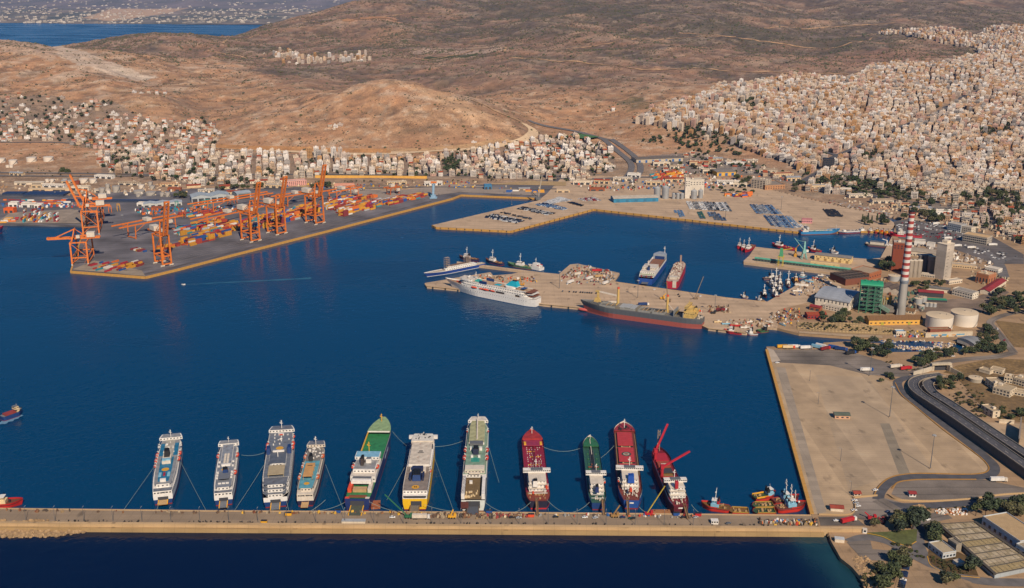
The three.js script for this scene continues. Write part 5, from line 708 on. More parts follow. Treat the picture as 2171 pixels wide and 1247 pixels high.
{ // far quay: blue tanker, barge, red supply ship
  const s = new Ship('tanker_ship','bright blue coastal tanker along the new car quay','tanker',[1696,497],[1776,494.3],12,{ stern: 0.75,rake: 4,bow: 0.24,sheer: 2 });stdHull(s,5,PAINT('#2f7fb4'),C.sky,C.rust,1);s.deckS(4.8,PAINT('#37749c'));s.bulwark(5,5,PAINT('#2f7fb4'),0.75,1);aftHouse(s,0.04,0.2,5,2,9,C.white);s.mast(0,at(s,0.95),6,8);s.mast(0,at(s,0.14),12,6);s.p('pipe',[-1,1].map((k) => beam(V(k,5.6,at(s,0.24)),V(k,5.6,at(s,0.85)),0.5)),C.offwhite);s.clutter(0.25,0.85,5,24,C.teal,1.6,1.2);s.p('orange_boat',ball(1,-3,7,at(s,0.03),1,0.9,2.4,8),C.life);
  const b = new Ship('barge','white barge with dark boot line behind the blue tanker','barge',[1833,492],[1780,495.2],10,{ stern: 0.85,rake: 3,bow: 0.24,sheer: 0.6 });stdHull(b,3.6,C.white,C.white,C.darkred,1.2);b.p('hull_line',b.shell(1.4,2.6,3.6,0,1,0.05),C.navy);b.deckS(3.5,C.offwhite);b.p('cabin',[box(6,2.4,6,0,3.5,at(b,0.12)),box(6.4,0.2,6.4,0,5.92,at(b,0.12)),box(5,2,5,0,3.5,at(b,0.82))],C.white);b.clutter(0.2,0.75,3.6,14,C.midgrey,2,1.2);
  const r = new Ship('supply_ship','bright crimson supply ship berthed behind the striped chimney','ship',[1954,507],[1889,503],12,{ stern: 0.9,rake: 3,bow: 0.22,sheer: 3 });stdHull(r,5,PAINT('#c1203a'),C.red,C.red,0.6);r.deckS(4.8,PAINT('#b13a3a'));r.bulwark(5,5,PAINT('#c1203a'),0.7,1.4);aftHouse(r,0.6,0.8,6,3,9,C.white);r.mast(0,at(r,0.68),16,7);r.clutter(0.05,0.55,5,10,C.rust,2,2);
  const w = new Ship('deck_barge','long barge with a white deck shed and crane at the basin mouth','barge',[1892,525],[1834,519],14,{ stern: 0.95,rake: 1,bow: 0.14 });stdHull(w,3,PAINT('#5f5a58'),C.white,C.darkred,0.8);w.deckS(2.9,hex('#8c7a68',0.9));w.p('deck_shed',box(9,4,w.L * 0.5,0,3,at(w,0.56)),C.offwhite);w.p('shed_roof',box(9.4,0.3,w.L * 0.51,0,7.02,at(w,0.56)),C.midgrey);w.p('deck_crane',[box(1.6,8,1.6,2,3,at(w,0.2)),beam(V(2,11,at(w,0.2)),V(4,13,at(w,0.38)),0.9)],C.white);w.clutter(0.02,0.25,3,14,C.white,2,2);w.clutter(0.85,0.98,3,10,C.offwhite,3,1.6);
  const e = new Ship('bow_of_ship','red and navy bow of a ship at the left edge','ship',[-70,506],[4,494],14,{ stern: 0.8,rake: 4,bow: 0.3,sheer: 3 });stdHull(e,8,C.navy,C.crimson,C.darkred,1,6);e.deckS(7.8,C.crimson);e.bulwark(8,8,C.crimson,0.7,1.4);
  let i = 0;for (const [x,y] of [[1828,486],[1846,487],[1860,488],[1870,489],[1880,491],[1890,492]]) { const c = [PAINT('#7fa3c0'),PAINT('#b5432c'),C.life,C.yellow,C.orange,C.life][i];tug(['pale blue','brick red','red orange','amber','orange','scarlet'][i] + ' workboat at the inner end of the car quay',[x + 6,y + 4],[x - 5,y + 7.5],6,c,[C.white,C.white,C.yellow,C.orange,C.yellow,C.offwhite][i],{ mast: 3,name: 'workboat',cat: 'boat',D: 2 });i++;}
}
{ // fishing boats by the small quay
  const L = [[1618,593,1652,590,'grey patrol launch at the outer end of the fishing boats',C.midgrey],[1640,590,1650,604,'white trawler with tall mast, outermost of the cluster',C.white],[1628,600,1642,612,'white fishing boat left in the moored cluster',C.white],[1648,596,1658,610,'white fishing boat right in the moored cluster',C.offwhite],[1670,596,1672,611,'white boat with red boot line standing apart from the cluster',C.white],[1682,592,1692,604,'orange brown fishing boat beside the small quay',PAINT('#c0874b')],[1616,622,1624,632,'dark hulled boat with white house at the cluster front',C.dark],[1632,617,1646,626,'white boat with small mast at the cluster front',C.white],[1640,628,1650,634,'small crimson boat closest to the small quay',C.crimson],[1646,612,1658,622,'cream boat between the white ones of the cluster',C.cream],[1708,586,1694,592,'pale blue boat at the head of the fishing quay',C.sky],[1636,606,1650,616,'navy boat in the middle of the moored cluster',C.navy]];
  L.forEach(([a,b,c,d,l,m],i) => tug(l,[a,b],[c,d],6.5,m,i === 5 ? PAINT('#d0a05c') : C.white,{ mast: [6,12,9,10,12,5,8,7,4,5,6,8][i],name: 'fishing_boat',cat: 'boat',D: 2.4,z: 0.5,gear: C.offwhite }));
  tug('long crimson harbour launch at the near quay of the repair pier',[1573,709],[1537,705],7,PAINT('#b3202f'),C.white,{ mast: 3,name: 'launch',cat: 'boat',D: 2.2 });tug('white motor yacht beside the crimson launch',[1606,710],[1583,710],6,C.white,C.white,{ mast: 3,name: 'motor_yacht',cat: 'boat',D: 2.2 });tug('dark green work boat tied at the corner by the slipway',[1628,703],[1606,706],6,C.green,C.dark,{ mast: 2,name: 'workboat',cat: 'boat',D: 2.2,z: 0.3 });tug('white motor yacht at the inner end of the long pier',[1622,642],[1604,637],5,C.white,C.white,{ mast: 2,name: 'motor_yacht',cat: 'boat',D: 1.8 });tug('small white yacht along the inner edge of the long pier',[1586,633],[1572,631],4.5,C.white,C.white,{ mast: 2,name: 'motor_yacht',cat: 'boat',D: 1.8 });
}
{ // mooring lines, each one a rope
  const ropes = [[362,985,332,1082,0,'of the leftmost ferry'],[383,980,437,1083,1,'of the leftmost ferry, right side'],[330,985,262,1081,0,'left of the leftmost ferry'],[512,965,560,960,3,'between the second and third ferry'],[560,985,496,1084,1,'left of the rounded stern ferry'],[690,985,729,1083,1,'right of the tan canopy ferry'],[832,915,862,945,2,'at the green ro-ro bow'],[922,947,981,935,3,'between the yellow and the pale green ferry'],[919,965,962,1084,1,'right of the yellow ferry'],[866,975,820,1060,1,'left of the yellow ferry'],[1037,950,1058,1023,1,'right of the pale green ferry'],[1150,947,1232,950,8,'between the crimson and the green tanker'],[1023,1060,1064,1085,3,'at the pale green ferry stern'],[900,1070,960,1084,2,'at the yellow ferry stern'],[690,1060,660,1083,1,'at the tan canopy stern'],[1160,1060,1196,1086,3,'at the crimson tanker stern'],[1125,1065,1090,1086,3,'left of the crimson tanker stern'],[1250,1065,1215,1086,3,'left of the green tanker stern'],[1355,1075,1375,1088,2,'at the hatch carrier stern'],[1302,945,1268,975,2,'between the green tanker and the hatch carrier'],[1466,1070,1486,1089,2,'at the crimson cargo stern'],[607,1060,612,1083,1,'at the rounded stern'],[737,1062,676,1083,3,'left of the green ro-ro stern'],[785,1065,845,1084,3,'right of the green ro-ro stern']];
  for (const [x0,y0,x1,y1,sag,l] of ropes) { const a = G(x0,y0,8),e = G(x1,y1,3.2),m = a.clone().lerp(e,0.5);m.y -= sag;tag(part(scene,'mooring_rope',new THREE.TubeGeometry(new THREE.QuadraticBezierCurve3(a,m,e),14,0.14,4).toNonIndexed(),C.rope),'thin pale mooring rope ' + l,'rope','mooring ropes along the mole');}
}

// ---------- quay furniture ----------
function coping(name,label,pts,w,m,h = 0.35,fender = 0) {
  const g = [],P = pts.map(([x,y]) => G(x,y));
  for (let i = 0;i < P.length - 1;i++) { const a = P[i].clone(),b = P[i + 1].clone();a.y = b.y = GH + 0.004;const d = b.clone().sub(a),l = d.length(),n = V(-d.z / l,0,d.x / l);g.push(box(l,m === M_.edge ? h + 4 : h,w,0,m === M_.edge ? -4 : 0,0).rotateY(Math.atan2(-d.z,d.x)).translate((a.x + b.x) / 2,GH + 0.004,(a.z + b.z) / 2));}
  const o = struct(name,g,m,label);
  if (fender) { const fg = box(1.4,2.4,1,0,0,0);for (let i = 0;i < P.length - 1;i++) { const a = P[i],b = P[i + 1],l = a.distanceTo(b),n = Math.floor(l / fender);for (let k = 0;k < n;k++) { const p = a.clone().lerp(b,(k + 0.5) / n),f = part(o,'fender',fg,C.rubber);f.rotation.y = Math.atan2(-(b.z - a.z),b.x - a.x);const nx = -(b.z - a.z) / l,nz = (b.x - a.x) / l,sg = nz > 0 ? 1 : -1;f.position.set(p.x + nx * sg * 0.9,0.9,p.z + nz * sg * 0.9);} } }
  return o;
}
coping('quay_edge','ochre coping along the container terminal quay',EDGE.terminal.slice(1,-1),2.2,M_.edge,0.35,0);
coping('quay_edge','ochre coping with dark fenders along the new car quay',EDGE.cars.slice(1),2,M_.edge,0.35,13);
coping('quay_edge','ochre coping along the empty yard quay',[[1625.5,741],[1722,1090]],3,M_.edge,0.35,0);
coping('quay_edge','stone coping along the repair pier',[[901,601.5],[905,607],[985,615],[1100,637],[1152,645.4],[1224,652],[1488,689.5],[1502,696.5],[1582,706]],2,M_.coping,0.35,16);
coping('quay_edge','stone coping along the inner side of the repair pier',[[1301,597.4],[1540,631.5],[1626,640.5]],1.6,M_.coping,0.35,0);
coping('quay_edge','stone coping along the front of the grain pier',[[1577,556.5],[1778,580.5]],1.6,M_.coping,0.35,0);
coping('quay_edge','pale coping along the mole',[[-420,1074.5],[0,1078.5],[420,1083.5],[1060,1087],[1720,1093]],1.6,M_.coping,0.3,0);
{ // parapet of the mole: an upper walk and a lower ledge
  const a = [[-420,1103],[300,1107.5],[1000,1111.5],[1735,1116.5],[1830,1117]],b = [[-420,1106.5],[300,1111],[1000,1115],[1740,1120.5],[1833,1121]];
  struct('parapet_wall',prism([...polyAt(a,6.2),...polyAt(b,6.2).reverse()],-3,6.2),hex('#c0a47d',0.9,T.concrete),'high pale parapet wall along the sea side of the mole');
  const c = [[-420,1113],[300,1117.5],[1000,1122],[1745,1127.5]],d = [[-420,1116],[300,1120.8],[1000,1125.2],[1748,1130.7]];
  struct('parapet_ledge',prism([...polyAt(c,3.4),...polyAt(d,3.4).reverse()],-4,3.4),hex('#ab9066',0.92,T.concrete),'lower stone ledge at the foot of the mole parapet');
}
function stones(name,label,poly,n,size,hFn,s) {
  const save = seed;seed = s;const pl = polyAt(poly,0),xs = pl.map((q) => q[0]),zs = pl.map((q) => q[1]),list = [];let t = 0;while (list.length < n && t++ < n * 20) { const x = rr(Math.min(...xs),Math.max(...xs)),z = rr(Math.min(...zs),Math.max(...zs));if (inside(pl,x,z)) { const k = size * rr(0.6,1.4),q = rr(0.75,1.15);list.push([V(x,hFn(x,z) + rr(-0.5,0.4),z),V(k,k * rr(0.6,0.9),k * rr(0.7,1)),[q,q,q]]);} }
  const g = new THREE.DodecahedronGeometry(0.62,0);const gg = g.index ? g.toNonIndexed() : g;scatter(name,gg,hex('#a58a68',0.95),list,label,'rocks');seed = save;
}
stones('rock_armour','pale boulders piled against the mole at the left',[[-200,1112],[100,1112],[190,1118],[180,1132],[90,1140],[-200,1140]],900,2.6,(x,z) => lerp(0.4,4.2,smooth(-696,-716,z)),31);
struct('rock_bank',prism(polyAt([[-420,1108],[100,1111],[188,1117],[172,1130],[80,1136],[-420,1136]],0),-5,0.8),M_.dirt,'stone bank under the boulders of the mole');
stones('rock_armour','tumbled boulders along the shore at the lower right',[[1806,1190],[1830,1185],[1850,1200],[1862,1225],[1866,1260],[1835,1262],[1822,1225]],260,2.3,(x,z) => 2.6,32);
stones('rock_armour','boulders at the foot of the mole by the shore',[[1748,1130],[1770,1132],[1775,1142],[1758,1142]],40,1.8,() => 1.6,33);
stones('rock_armour','pile of pale rubble beside the lower right trees',[[1932,1082],[1958,1080],[1962,1100],[1945,1106]],40,2.2,() => 4,34);

// ---------- surfaces ----------
let lift = 0;const LAY = () => GH + 0.02 + (lift += 0.012);
function patch(name,pts,m,label) { const y = LAY();return struct(name,new THREE.ShapeGeometry(new THREE.Shape(polyAt(pts,GH).map(([x,z]) => new THREE.Vector2(x,-z)))).rotateX(-Math.PI / 2).translate(0,y,0),m,label);}
const curve = (pts,n = 60,h = GH) => spline(pts.map(([x,y,k]) => G(x,y,k ?? h)),n);
function road(pts,w,m,label,name = 'road') { return struct(name,ribbon(curve(pts,80),w,LAY() - GH),m,label);}
// empty yard: strips of different concrete
patch('yard_surface',[[1631,758],[1790,770],[1896,812],[1912,838],[1945,865],[2000,912],[2090,980],[2097,998],[2080,1006],[1920,1006],[1880,1016],[1858,1040],[1852,1056],[1810,1055],[1806,1090],[1722,1090]],hex('#b29c80',0.94,T.slabs),'wide empty concrete yard');
patch('quay_strip',[[1646,778],[1665,780],[1752,1086],[1733,1090]],hex('#9f9384',0.94,T.concrete),'grey concrete lane along the empty yard quay');
patch('yard_strip',[[1730,795],[1840,800],[1985,1004],[1900,1006],[1800,1040]],hex('#ab9880',0.94,T.slabs),'pinkish concrete lane through the empty yard');patch('yard_strip',[[1866,898],[1886,898],[1930,1005],[1906,1006]],hex('#8c8272',0.94,T.concrete),'olive stained concrete strip in the empty yard');
patch('lorry_park',[[1626,742],[1745,741],[1800,745],[1870,765],[1935,790],[1920,800],[1840,795],[1760,775],[1634,768]],M_.yard,'grey asphalt lorry park at the head of the yard');patch('worn_corner',[[1626,737],[1640,742],[1655,765],[1632,769]],hex('#b8ab9c',0.95,T.concrete),'worn pale corner of the lorry park');
patch('lower_yard',[[1905,1018],[2080,1016],[2200,1040],[2200,1050],[2040,1062],[1925,1064],[1890,1048]],M_.yard,'grey tarmac yard below the loop road');patch('gate_yard',[[1812,1058],[1860,1052],[1890,1060],[1930,1072],[1920,1090],[1850,1110],[1808,1096]],M_.yard,'worn tarmac by the gate of the mole');patch('mole_end',[[1735,1096],[1812,1096],[1835,1115],[1740,1115]],M_.yard,'dark tarmac at the landward end of the mole');
road([[1955,795],[1905,808],[1915,835],[1945,858],[1985,888],[2030,922],[2085,965],[2108,990],[2098,1008],[2050,1012],[1930,1011],[1890,1020],[1865,1045],[1862,1060]],9,M_.darkroad,'narrow tarmac road looping round the empty yard');
const kerb = (pts,m,label,w = 1,h = 0.5) => { const c = curve(pts,60),q = [];for (let i = 0;i < c.length - 1;i++) q.push(beam(c[i].clone().setY(GH + 0.05 + h / 2),c[i + 1].clone().setY(GH + 0.05 + h / 2),w,h));return struct('kerb',q,m,label);};
kerb([[1898,812],[1912,838],[1945,866],[2000,912],[2088,979],[2096,997],[2075,1005],[1930,1005],[1888,1013],[1862,1034],[1854,1050]],PAINT('#a67c3a'),'ochre kerb round the empty yard');kerb([[1891,1036],[1905,1023],[1940,1018],[2070,1017]],PAINT('#a67c3a'),'ochre kerb inside the loop road');kerb([[1882,1050],[1900,1060],[1960,1064],[2050,1060],[2130,1050],[2230,1046]],hex('#b79b74',0.9),'pale wall along the lower yard',0.8,1.4);kerb([[1808,1056],[1835,1054],[1860,1052]],hex('#b79b74',0.9),'short pale wall at the gate',0.8,1.4);kerb([[1736,1092],[1806,1090],[1812,1056]],hex('#b79b74',0.9),'low wall at the yard corner',0.7,1.2);
road([[1862,1060],[1900,1072],[1980,1072],[2080,1064],[2230,1056]],10,M_.darkroad,'road running right below the loop yard');road([[1990,1094],[1955,1110],[1945,1140],[1952,1170],[1975,1195],[2020,1218],[2080,1232],[2180,1236]],10,M_.road,'curving road around the treatment plant');road([[1800,1150],[1835,1140],[1880,1148],[1915,1165],[1950,1185],[1985,1203]],9,M_.road,'winding shore road at the lower right');patch('turning_place',[[1795,1150],[1845,1145],[1850,1165],[1890,1168],[1880,1190],[1830,1188]],M_.yard,'tarmac turning place by the shore');road([[1862,1060],[1905,1085],[1950,1100],[2010,1092]],12,M_.yard,'tarmac apron by the rubble pile');patch('car_park',[[1925,1190],[1975,1205],[2060,1235],[2060,1300],[1880,1300],[1905,1220]],hex('#a48c70',0.96,T.concrete),'dusty car park at the bottom edge');
patch('lawn',[[1836,1130],[1880,1128],[1945,1122],[1943,1148],[1925,1157],[1900,1152],[1870,1140],[1838,1133]],M_.grass,'green lawn under the large trees');kerb([[1836,1131],[1870,1138],[1900,1152],[1925,1157],[1943,1149]],C.yellow,'yellow kerb of the lawn',0.5,0.3);patch('garden_bed',[[1966,1182],[1970,1165],[2010,1160],[2060,1185],[2075,1222],[2010,1215],[1975,1198]],hex('#66502f',0.97,T.soil),'brown planted bed by the curving road');kerb([[1966,1180],[1975,1200],[2010,1217],[2078,1226]],C.yellow,'yellow kerb of the planted bed',0.5,0.3);
patch('dry_field',[[2000,790],[2030,775],[2110,760],[2200,765],[2200,790],[2060,800]],M_.dry,'dry grass field behind the naval houses');patch('dry_field',[[1985,800],[2025,795],[2080,860],[2120,890],[2200,900],[2200,800],[2060,790]],hex('#876d48',0.97,T.soil),'dry ground around the naval houses');patch('dry_field',[[2110,680],[2200,690],[2200,740],[2150,735]],M_.dry,'golden dry slope at the right edge');patch('pale_lot',[[2060,895],[2200,900],[2200,975],[2160,960]],M_.slabs,'pale concrete lot beyond the viaduct');
road([[1935,792],[1985,772],[2050,762],[2110,757],[2150,748]],11,M_.yard,'dusty road above the tunnel mouth');road([[2150,748],[2130,722],[2112,700],[2100,684],[2125,670],[2200,655]],9,M_.yard,'road climbing past the white oil tanks');
patch('plant_yard',[[1960,640],[2070,630],[2120,610],[2140,620],[2090,660],[2020,665],[1950,662]],hex('#8f7d6c',0.95,T.asphalt),'oil stained yard of the power station');patch('market_parking',[[1895,470],[1960,458],[2100,500],[2171,540],[2171,560],[2110,560],[2000,520],[1905,505]],hex('#6f6a68',0.94,T.asphalt),'busy tarmac parking behind the basin');road([[1905,452],[1990,478],[2070,520],[2115,555],[2130,590]],14,M_.road,'road behind the basin parking');road([[2230,560],[2150,548],[2100,575],[2085,600]],10,M_.road,'ramp road by the brick building');
patch('beach',[[1694,703],[1790,709],[1870,712],[1872,718],[1790,713.5],[1694,706.5]],hex('#b7a184',0.96,T.concrete),'narrow pale shore path below the bluff');
// terminal lanes
const quayDir = [[380,566],[690,486],[955,418]];for (const [o,w,m,l] of [[-5,5,hex('#6d686a',0.9,T.asphalt),'crane rail lane'],[-24,1,hex('#8b857f',0.9),'landside crane rail']]) { const c = curve([[310,583],...quayDir],40);struct('crane_rail',ribbon(c,w,LAY() - GH,o),m,l + ' along the terminal quay');}
for (const [o,w] of [[-36,0.5],[-44,0.5],[-52,0.5]]) struct('lane_marking',ribbon(curve([[330,577],...quayDir],30),w,LAY() - GH,o),hex('#9a9490',0.9),'thin pale lane line on the terminal quay');
patch('reefer_lot',[[-10,474],[20,452],[150,444],[183,448],[178,474]],hex('#94887c',0.93,T.slabs),'striped concrete lot on the inner terminal quay');patch('terminal_apron',[[700,392],[960,390],[1140,404],[1140,415],[975,408],[820,428],[740,410]],hex('#9b8f84',0.93,T.concrete),'pale apron at the inner end of the terminal');patch('sandy_strip',[[600,384],[900,378],[1200,386],[1200,394],[900,389],[640,398]],hex('#b3996f',0.96,T.concrete),'sandy railway strip behind the terminal');patch('pier_end',[[152,572],[200,553],[300,574],[308,586]],hex('#988c7c',0.93,T.concrete),'pale end of the container pier');
for (const [y,x0,x1,w,l] of [[372,-100,1230,12,'coast road behind the terminal'],[399,560,1180,8,'inner port road'],[378,1180,1500,14,'road under the highway bend']]) struct('road',ribbon(Array.from({ length: 50 },(_,i) => { const p = onLand(lerp(x0,x1,i / 49),y + 2 * Math.sin(i / 6));p.y += 0.7;return p;}),w),M_.road,l);
{ // highway bend with two carriageways, roads at the foot of the hill and tracks
  const trace = (pts,w,m,label,name = 'road',up = 1) => { const c = spline(pts.map(([x,y]) => onLand(x,y)),110),n = c.length - 1,q = [],uv = [],K = Math.max(2,Math.round(w / 7)),P = (i,k) => { const a = c[Math.max(0,i - 1)],b = c[Math.min(n,i + 1)],l = Math.hypot(b.x - a.x,b.z - a.z) || 1,o = (k / K - 0.5) * w,x = c[i].x - (b.z - a.z) / l * o,z = c[i].z + (b.x - a.x) / l * o;return V(x,land(x,z) + up,z);};for (let i = 0;i < n;i++) for (let k = 0;k < K;k++) { const r = [P(i,k),P(i,k + 1),P(i + 1,k + 1),P(i + 1,k)];q.push(r);uv.push(r.map((p) => [p.x,p.z]));} return struct(name,quads(q,uv),m,label);};
  trace([[1280,296],[1310,322],[1336,345],[1338,362],[1318,385]],14,M_.road,'left carriageway of the curving highway','highway',1.4);trace([[1296,296],[1328,318],[1352,340],[1358,362],[1340,388]],14,M_.road,'right carriageway of the curving highway','highway',1.4);trace([[1120,256],[1180,272],[1240,284],[1290,298]],16,M_.road,'highway coming out of the valley','highway',1.4);
  trace([[462,313],[560,318],[700,325],[850,324],[1000,316],[1090,304],[1122,292],[1128,275],[1110,262]],26,hex('#dcbf9a',0.95,T.road),'pale road cut round the foot of the bare hill','hill_road',1.2);trace([[452,310],[520,314],[620,316],[720,320],[830,321]],34,hex('#d0975f',0.97,T.soil),'orange earth cutting above the hill road','earth_cutting',1.5);trace([[820,319],[900,318],[990,311],[1080,299]],22,hex('#cfa679',0.97,T.soil),'pale earth cutting right of the hill','earth_cutting',1.5);
  const dirt = hex('#c9a27c',0.97,T.soil),tr = [[[880,125],[960,118],[1075,100],[1070,110]],[[1080,122],[1200,130],[1400,148],[1560,152],[1800,158]],[[1200,104],[1300,90],[1420,82],[1560,78]],[[1440,70],[1600,85],[1800,92],[1850,80]],[[640,45],[720,42],[880,28],[1000,32]],[[700,100],[820,85],[860,70]],[[1000,212],[1060,240],[1110,262]],[[1620,60],[1760,58],[1900,48]],[[470,92],[500,85],[570,70],[690,55]],[[440,108],[500,118],[560,126]]];
  const tn_ = ['under the old quarry','across the wide slope','high on the middle ridge','below the dark scrub band','over the left summit','up to the quarry','behind the bare hill','near the upper right hills','on the left shoulder','through the far valley'];tr.forEach((p,i) => trace(p,i === 1 ? 12 : 10,dirt,'pale dirt track ' + tn_[i],'dirt_track',1.6));trace([[735,46],[770,40],[810,38],[842,44]],55,hex('#b98a62',0.97,T.soil),'orange quarry scar below the left summit','quarry_scar',2.4);trace([[870,108],[930,104],[990,104],[1072,100]],26,hex('#ab9078',0.97,T.soil),'grey pink quarry face in the far valley','quarry_scar',2.2);trace([[900,123],[960,121],[1010,116]],30,hex('#4d5230',0.97,T.soil),'dark green field in the far valley','field',1.5);
  for (let i = 0;i < STREETS.length;i++) struct('street',ribbon(spline(STREETS[i],40).map((p) => V(p.x,land(p.x,p.z) + 0.8,p.z)),16),M_.darkroad,['diagonal avenue through the city','coast road past the city foot','road round the wooded park'][i]);
  trace([[0,302],[150,304],[330,322],[430,330],[560,334]],7,M_.road,'street along the foot of the left town','street');trace([[-40,366],[150,368],[330,372],[500,386]],9,M_.road,'road along the oil tank fields','road');
  const pt = polyOn([[1196,292],[1225,283],[1272,294],[1240,300]]);const pitch = struct('sports_pitch',new THREE.ShapeGeometry(new THREE.Shape(pt.map(([x,z]) => new THREE.Vector2(x,-z)))).rotateX(-Math.PI / 2).translate(0,Math.max(...pt.map(([x,z]) => land(x,z))) + 0.6,0),hex('#3f6b3a',0.95),'green football pitch below the highway');
}

// ---------- buildings of the port ----------
function site(A,B,h = GH) { const a = Array.isArray(A) ? G(...A,h) : A,b = Array.isArray(B) ? G(...B,h) : B;return { p: a.clone().add(b).multiplyScalar(0.5),w: a.distanceTo(b),ry: Math.atan2(-(b.z - a.z),b.x - a.x) };}
// local x runs along the front, the body lies behind it (-z)
function hall(name,label,cat,A,B,depth,H,o = {}) {
  const s = o.land ? site(onLand(...A),onLand(...B)) : site(A,B),{ w } = s,g = thing(name,label,cat,s.p,s.ry,o.group),wm = o.wall ?? C.wallw,rm = o.roofMat ?? C.midgrey,zc = -depth / 2,y0 = o.land ? -3 : 0;
  const walls = [box(w,H - y0,depth,0,y0,zc)];const rise = o.rise ?? 3;
  if (o.roof === 'gable') { walls.push(gableEnds(w,depth,rise - 0.05,H).translate(0,0,zc));part(g,'roof',gable(w,depth,rise,H + 0.01,0.6).translate(0,0,zc),rm);}
  else if (o.roof === 'gables') { const n = o.n ?? 2,bw = w / n;for (let i = 0;i < n;i++) { const x = -w / 2 + (i + 0.5) * bw;walls.push(gableEnds(depth,bw,rise - 0.05,H).rotateY(Math.PI / 2).translate(x,0,zc));part(g,'roof',gable(depth,bw,rise,H + 0.01,0.4).rotateY(Math.PI / 2).translate(x,0,zc),rm);} }
  else if (o.roof === 'barrel') { const n = 10,q = [],e = [];for (let i = 0;i < n;i++) { const a0 = i / n,a1 = (i + 1) / n,P = (k) => [lerp(0.8,-depth - 0.8,k),H + 0.02 + rise * Math.sin(Math.PI * (0.08 + 0.84 * k)) - rise * 0.22];const [z0,h0] = P(a0),[z1,h1] = P(a1);q.push([V(-w / 2 - 0.8,h0,z0),V(w / 2 + 0.8,h0,z0),V(w / 2 + 0.8,h1,z1),V(-w / 2 - 0.8,h1,z1)]);for (const sx of [-1,1]) e.push([V(sx * w / 2,H,z0),V(sx * w / 2,H,z1),V(sx * w / 2,h1,z1),V(sx * w / 2,h0,z0)]);} walls.push(quads(e));const r = part(g,'roof',quads(q),rm);part(r,'roof_fascia',[box(w + 1.8,2,0.3,0,H - 1.4,0.9)],o.fascia ?? rm);}
  else { part(g,'roof',box(w + 0.3,0.25,depth + 0.3,0,H + 0.003,zc),rm);if (o.parapet !== 0) walls.push(...[[w,0.3,0,-0.15],[w,0.3,0,-depth + 0.15]].map(([a,b,x,z]) => box(a,0.8,b,x,H + 0.256,z)),...[-1,1].map((k) => box(0.3,0.8,depth - 0.62,k * (w / 2 - 0.15),H + 0.256,zc)));}
  part(g,'wall',walls,wm);
  const wn = (list,nm = 'window',m = C.glass) => list.forEach((q) => part(g,nm,q,m));
  if (o.rows) { const n = o.cols ?? Math.round(w / 5),wl = [];for (let r = 0;r < o.rows;r++) for (let i = 0;i < n;i++) wl.push(box(o.ww ?? Math.min(2.2,w / n * 0.6),o.wh ?? 1.5,0.12,-w / 2 + (i + 0.5) * w / n,(o.sill ?? 1.2) + r * (o.step ?? 3.2),0.01));wl.length > 60 ? tag(part(g,'window_strip',wl,C.glass),null,null,null,'stuff') : wn(wl);
    const ns = Math.max(1,Math.round(depth / (w / n) * 0.7)),sl = [];for (const k of [-1,1]) for (let r = 0;r < o.rows;r++) for (let i = 0;i < ns;i++) sl.push(box(0.12,o.wh ?? 1.5,1.6,k * (w / 2 + 0.01),(o.sill ?? 1.2) + r * (o.step ?? 3.2),-(i + 0.5) / ns * depth));if (o.side !== 0) tag(part(g,'side_window',sl,C.glass),null,null,null,'stuff');}
  if (o.doors) for (let i = 0;i < o.doors;i++) part(g,'door',box(o.dw ?? w / o.doors * 0.6,o.dh ?? H * 0.6,0.14,-w / 2 + (i + 0.5) * w / o.doors,0,0.012),o.doorMat ?? C.shade);
  if (o.sheds) for (let i = 0;i < o.sheds;i++) part(g,'roof_hut',box(rr(2,4),rr(1.6,2.8),rr(2,4),rr(-w * 0.4,w * 0.4),H + 0.26 + (o.roof ? rise * 0.4 : 0),rr(-depth * 0.8,-depth * 0.2)),C.wallw);
  g.userData.H = H;return g;
}
function tank(label,[x,y],r,h,m,o = {}) {
  const p = o.land ? onLand(x,y) : G(x,y);const g = thing('storage_tank',label,'tank',p,0,o.group);part(g,'shell',[cyl(r,r,h + (o.land ? 3 : 0),28,0,o.land ? -3 : 0,0),cyl(r * 1.012,r * 1.012,0.35,28,0,h - 0.5,0)],m);part(g,'roof',new THREE.ConeGeometry(r * 1.02,Math.max(0.5,r * 0.07),28).toNonIndexed().translate(0,h + Math.max(0.25,r * 0.035),0),o.roof ?? hex('#cdbb9f',0.9));if (r > 4) { part(g,'stair',Array.from({ length: 14 },(_,i) => { const a = 0.4 + i * 0.09;return box(1.1,0.35,0.7,(r + 0.5) * Math.sin(a),i / 14 * h,(r + 0.5) * Math.cos(a),a);}),C.midgrey);part(g,'vent',[cyl(0.5,0.5,0.9,8,0,h + r * 0.06,0),cyl(0.4,0.4,0.8,8,r * 0.5,h + r * 0.03,0)],C.midgrey);} return g;
}
const tileRoof = hex('#a5482b',0.9,T.tiles),brickM = hex('#9d5b3c',0.92,T.brick),sheet = hex('#9a9ea3',0.6,T.roof),brownRoof = hex('#8a6744',0.93,T.tiles),paleRoof = hex('#bdb2a2',0.8,T.roof),blueWall = hex('#2f83a8',0.7,T.roof),yellowWall = hex('#d7a64e',0.88),creamWall = hex('#dcc188',0.9),redRoof = hex('#922a2e',0.8,T.roof);
seed = 808;
hall('warehouse','long blue warehouse with pale sheet roof behind the new car quay','warehouse',[1301,430],[1396,427.4],26,7.5,{ roof: 'gable',rise: 3,wall: blueWall,roofMat: paleRoof,doors: 5,dw: 6,dh: 5.2,doorMat: hex('#286d90',0.7) });
hall('warehouse','yellow warehouse with grey tile roof on the grain pier','warehouse',[1726.6,551],[1803.6,560],17,8,{ roof: 'gable',rise: 1.6,wall: creamWall,roofMat: hex('#84807c',0.9,T.roof),rows: 1,cols: 9,sill: 4.6,wh: 1.4,ww: 1.6,doors: 5,dw: 4,dh: 4,doorMat: hex('#9d8355',0.9) });
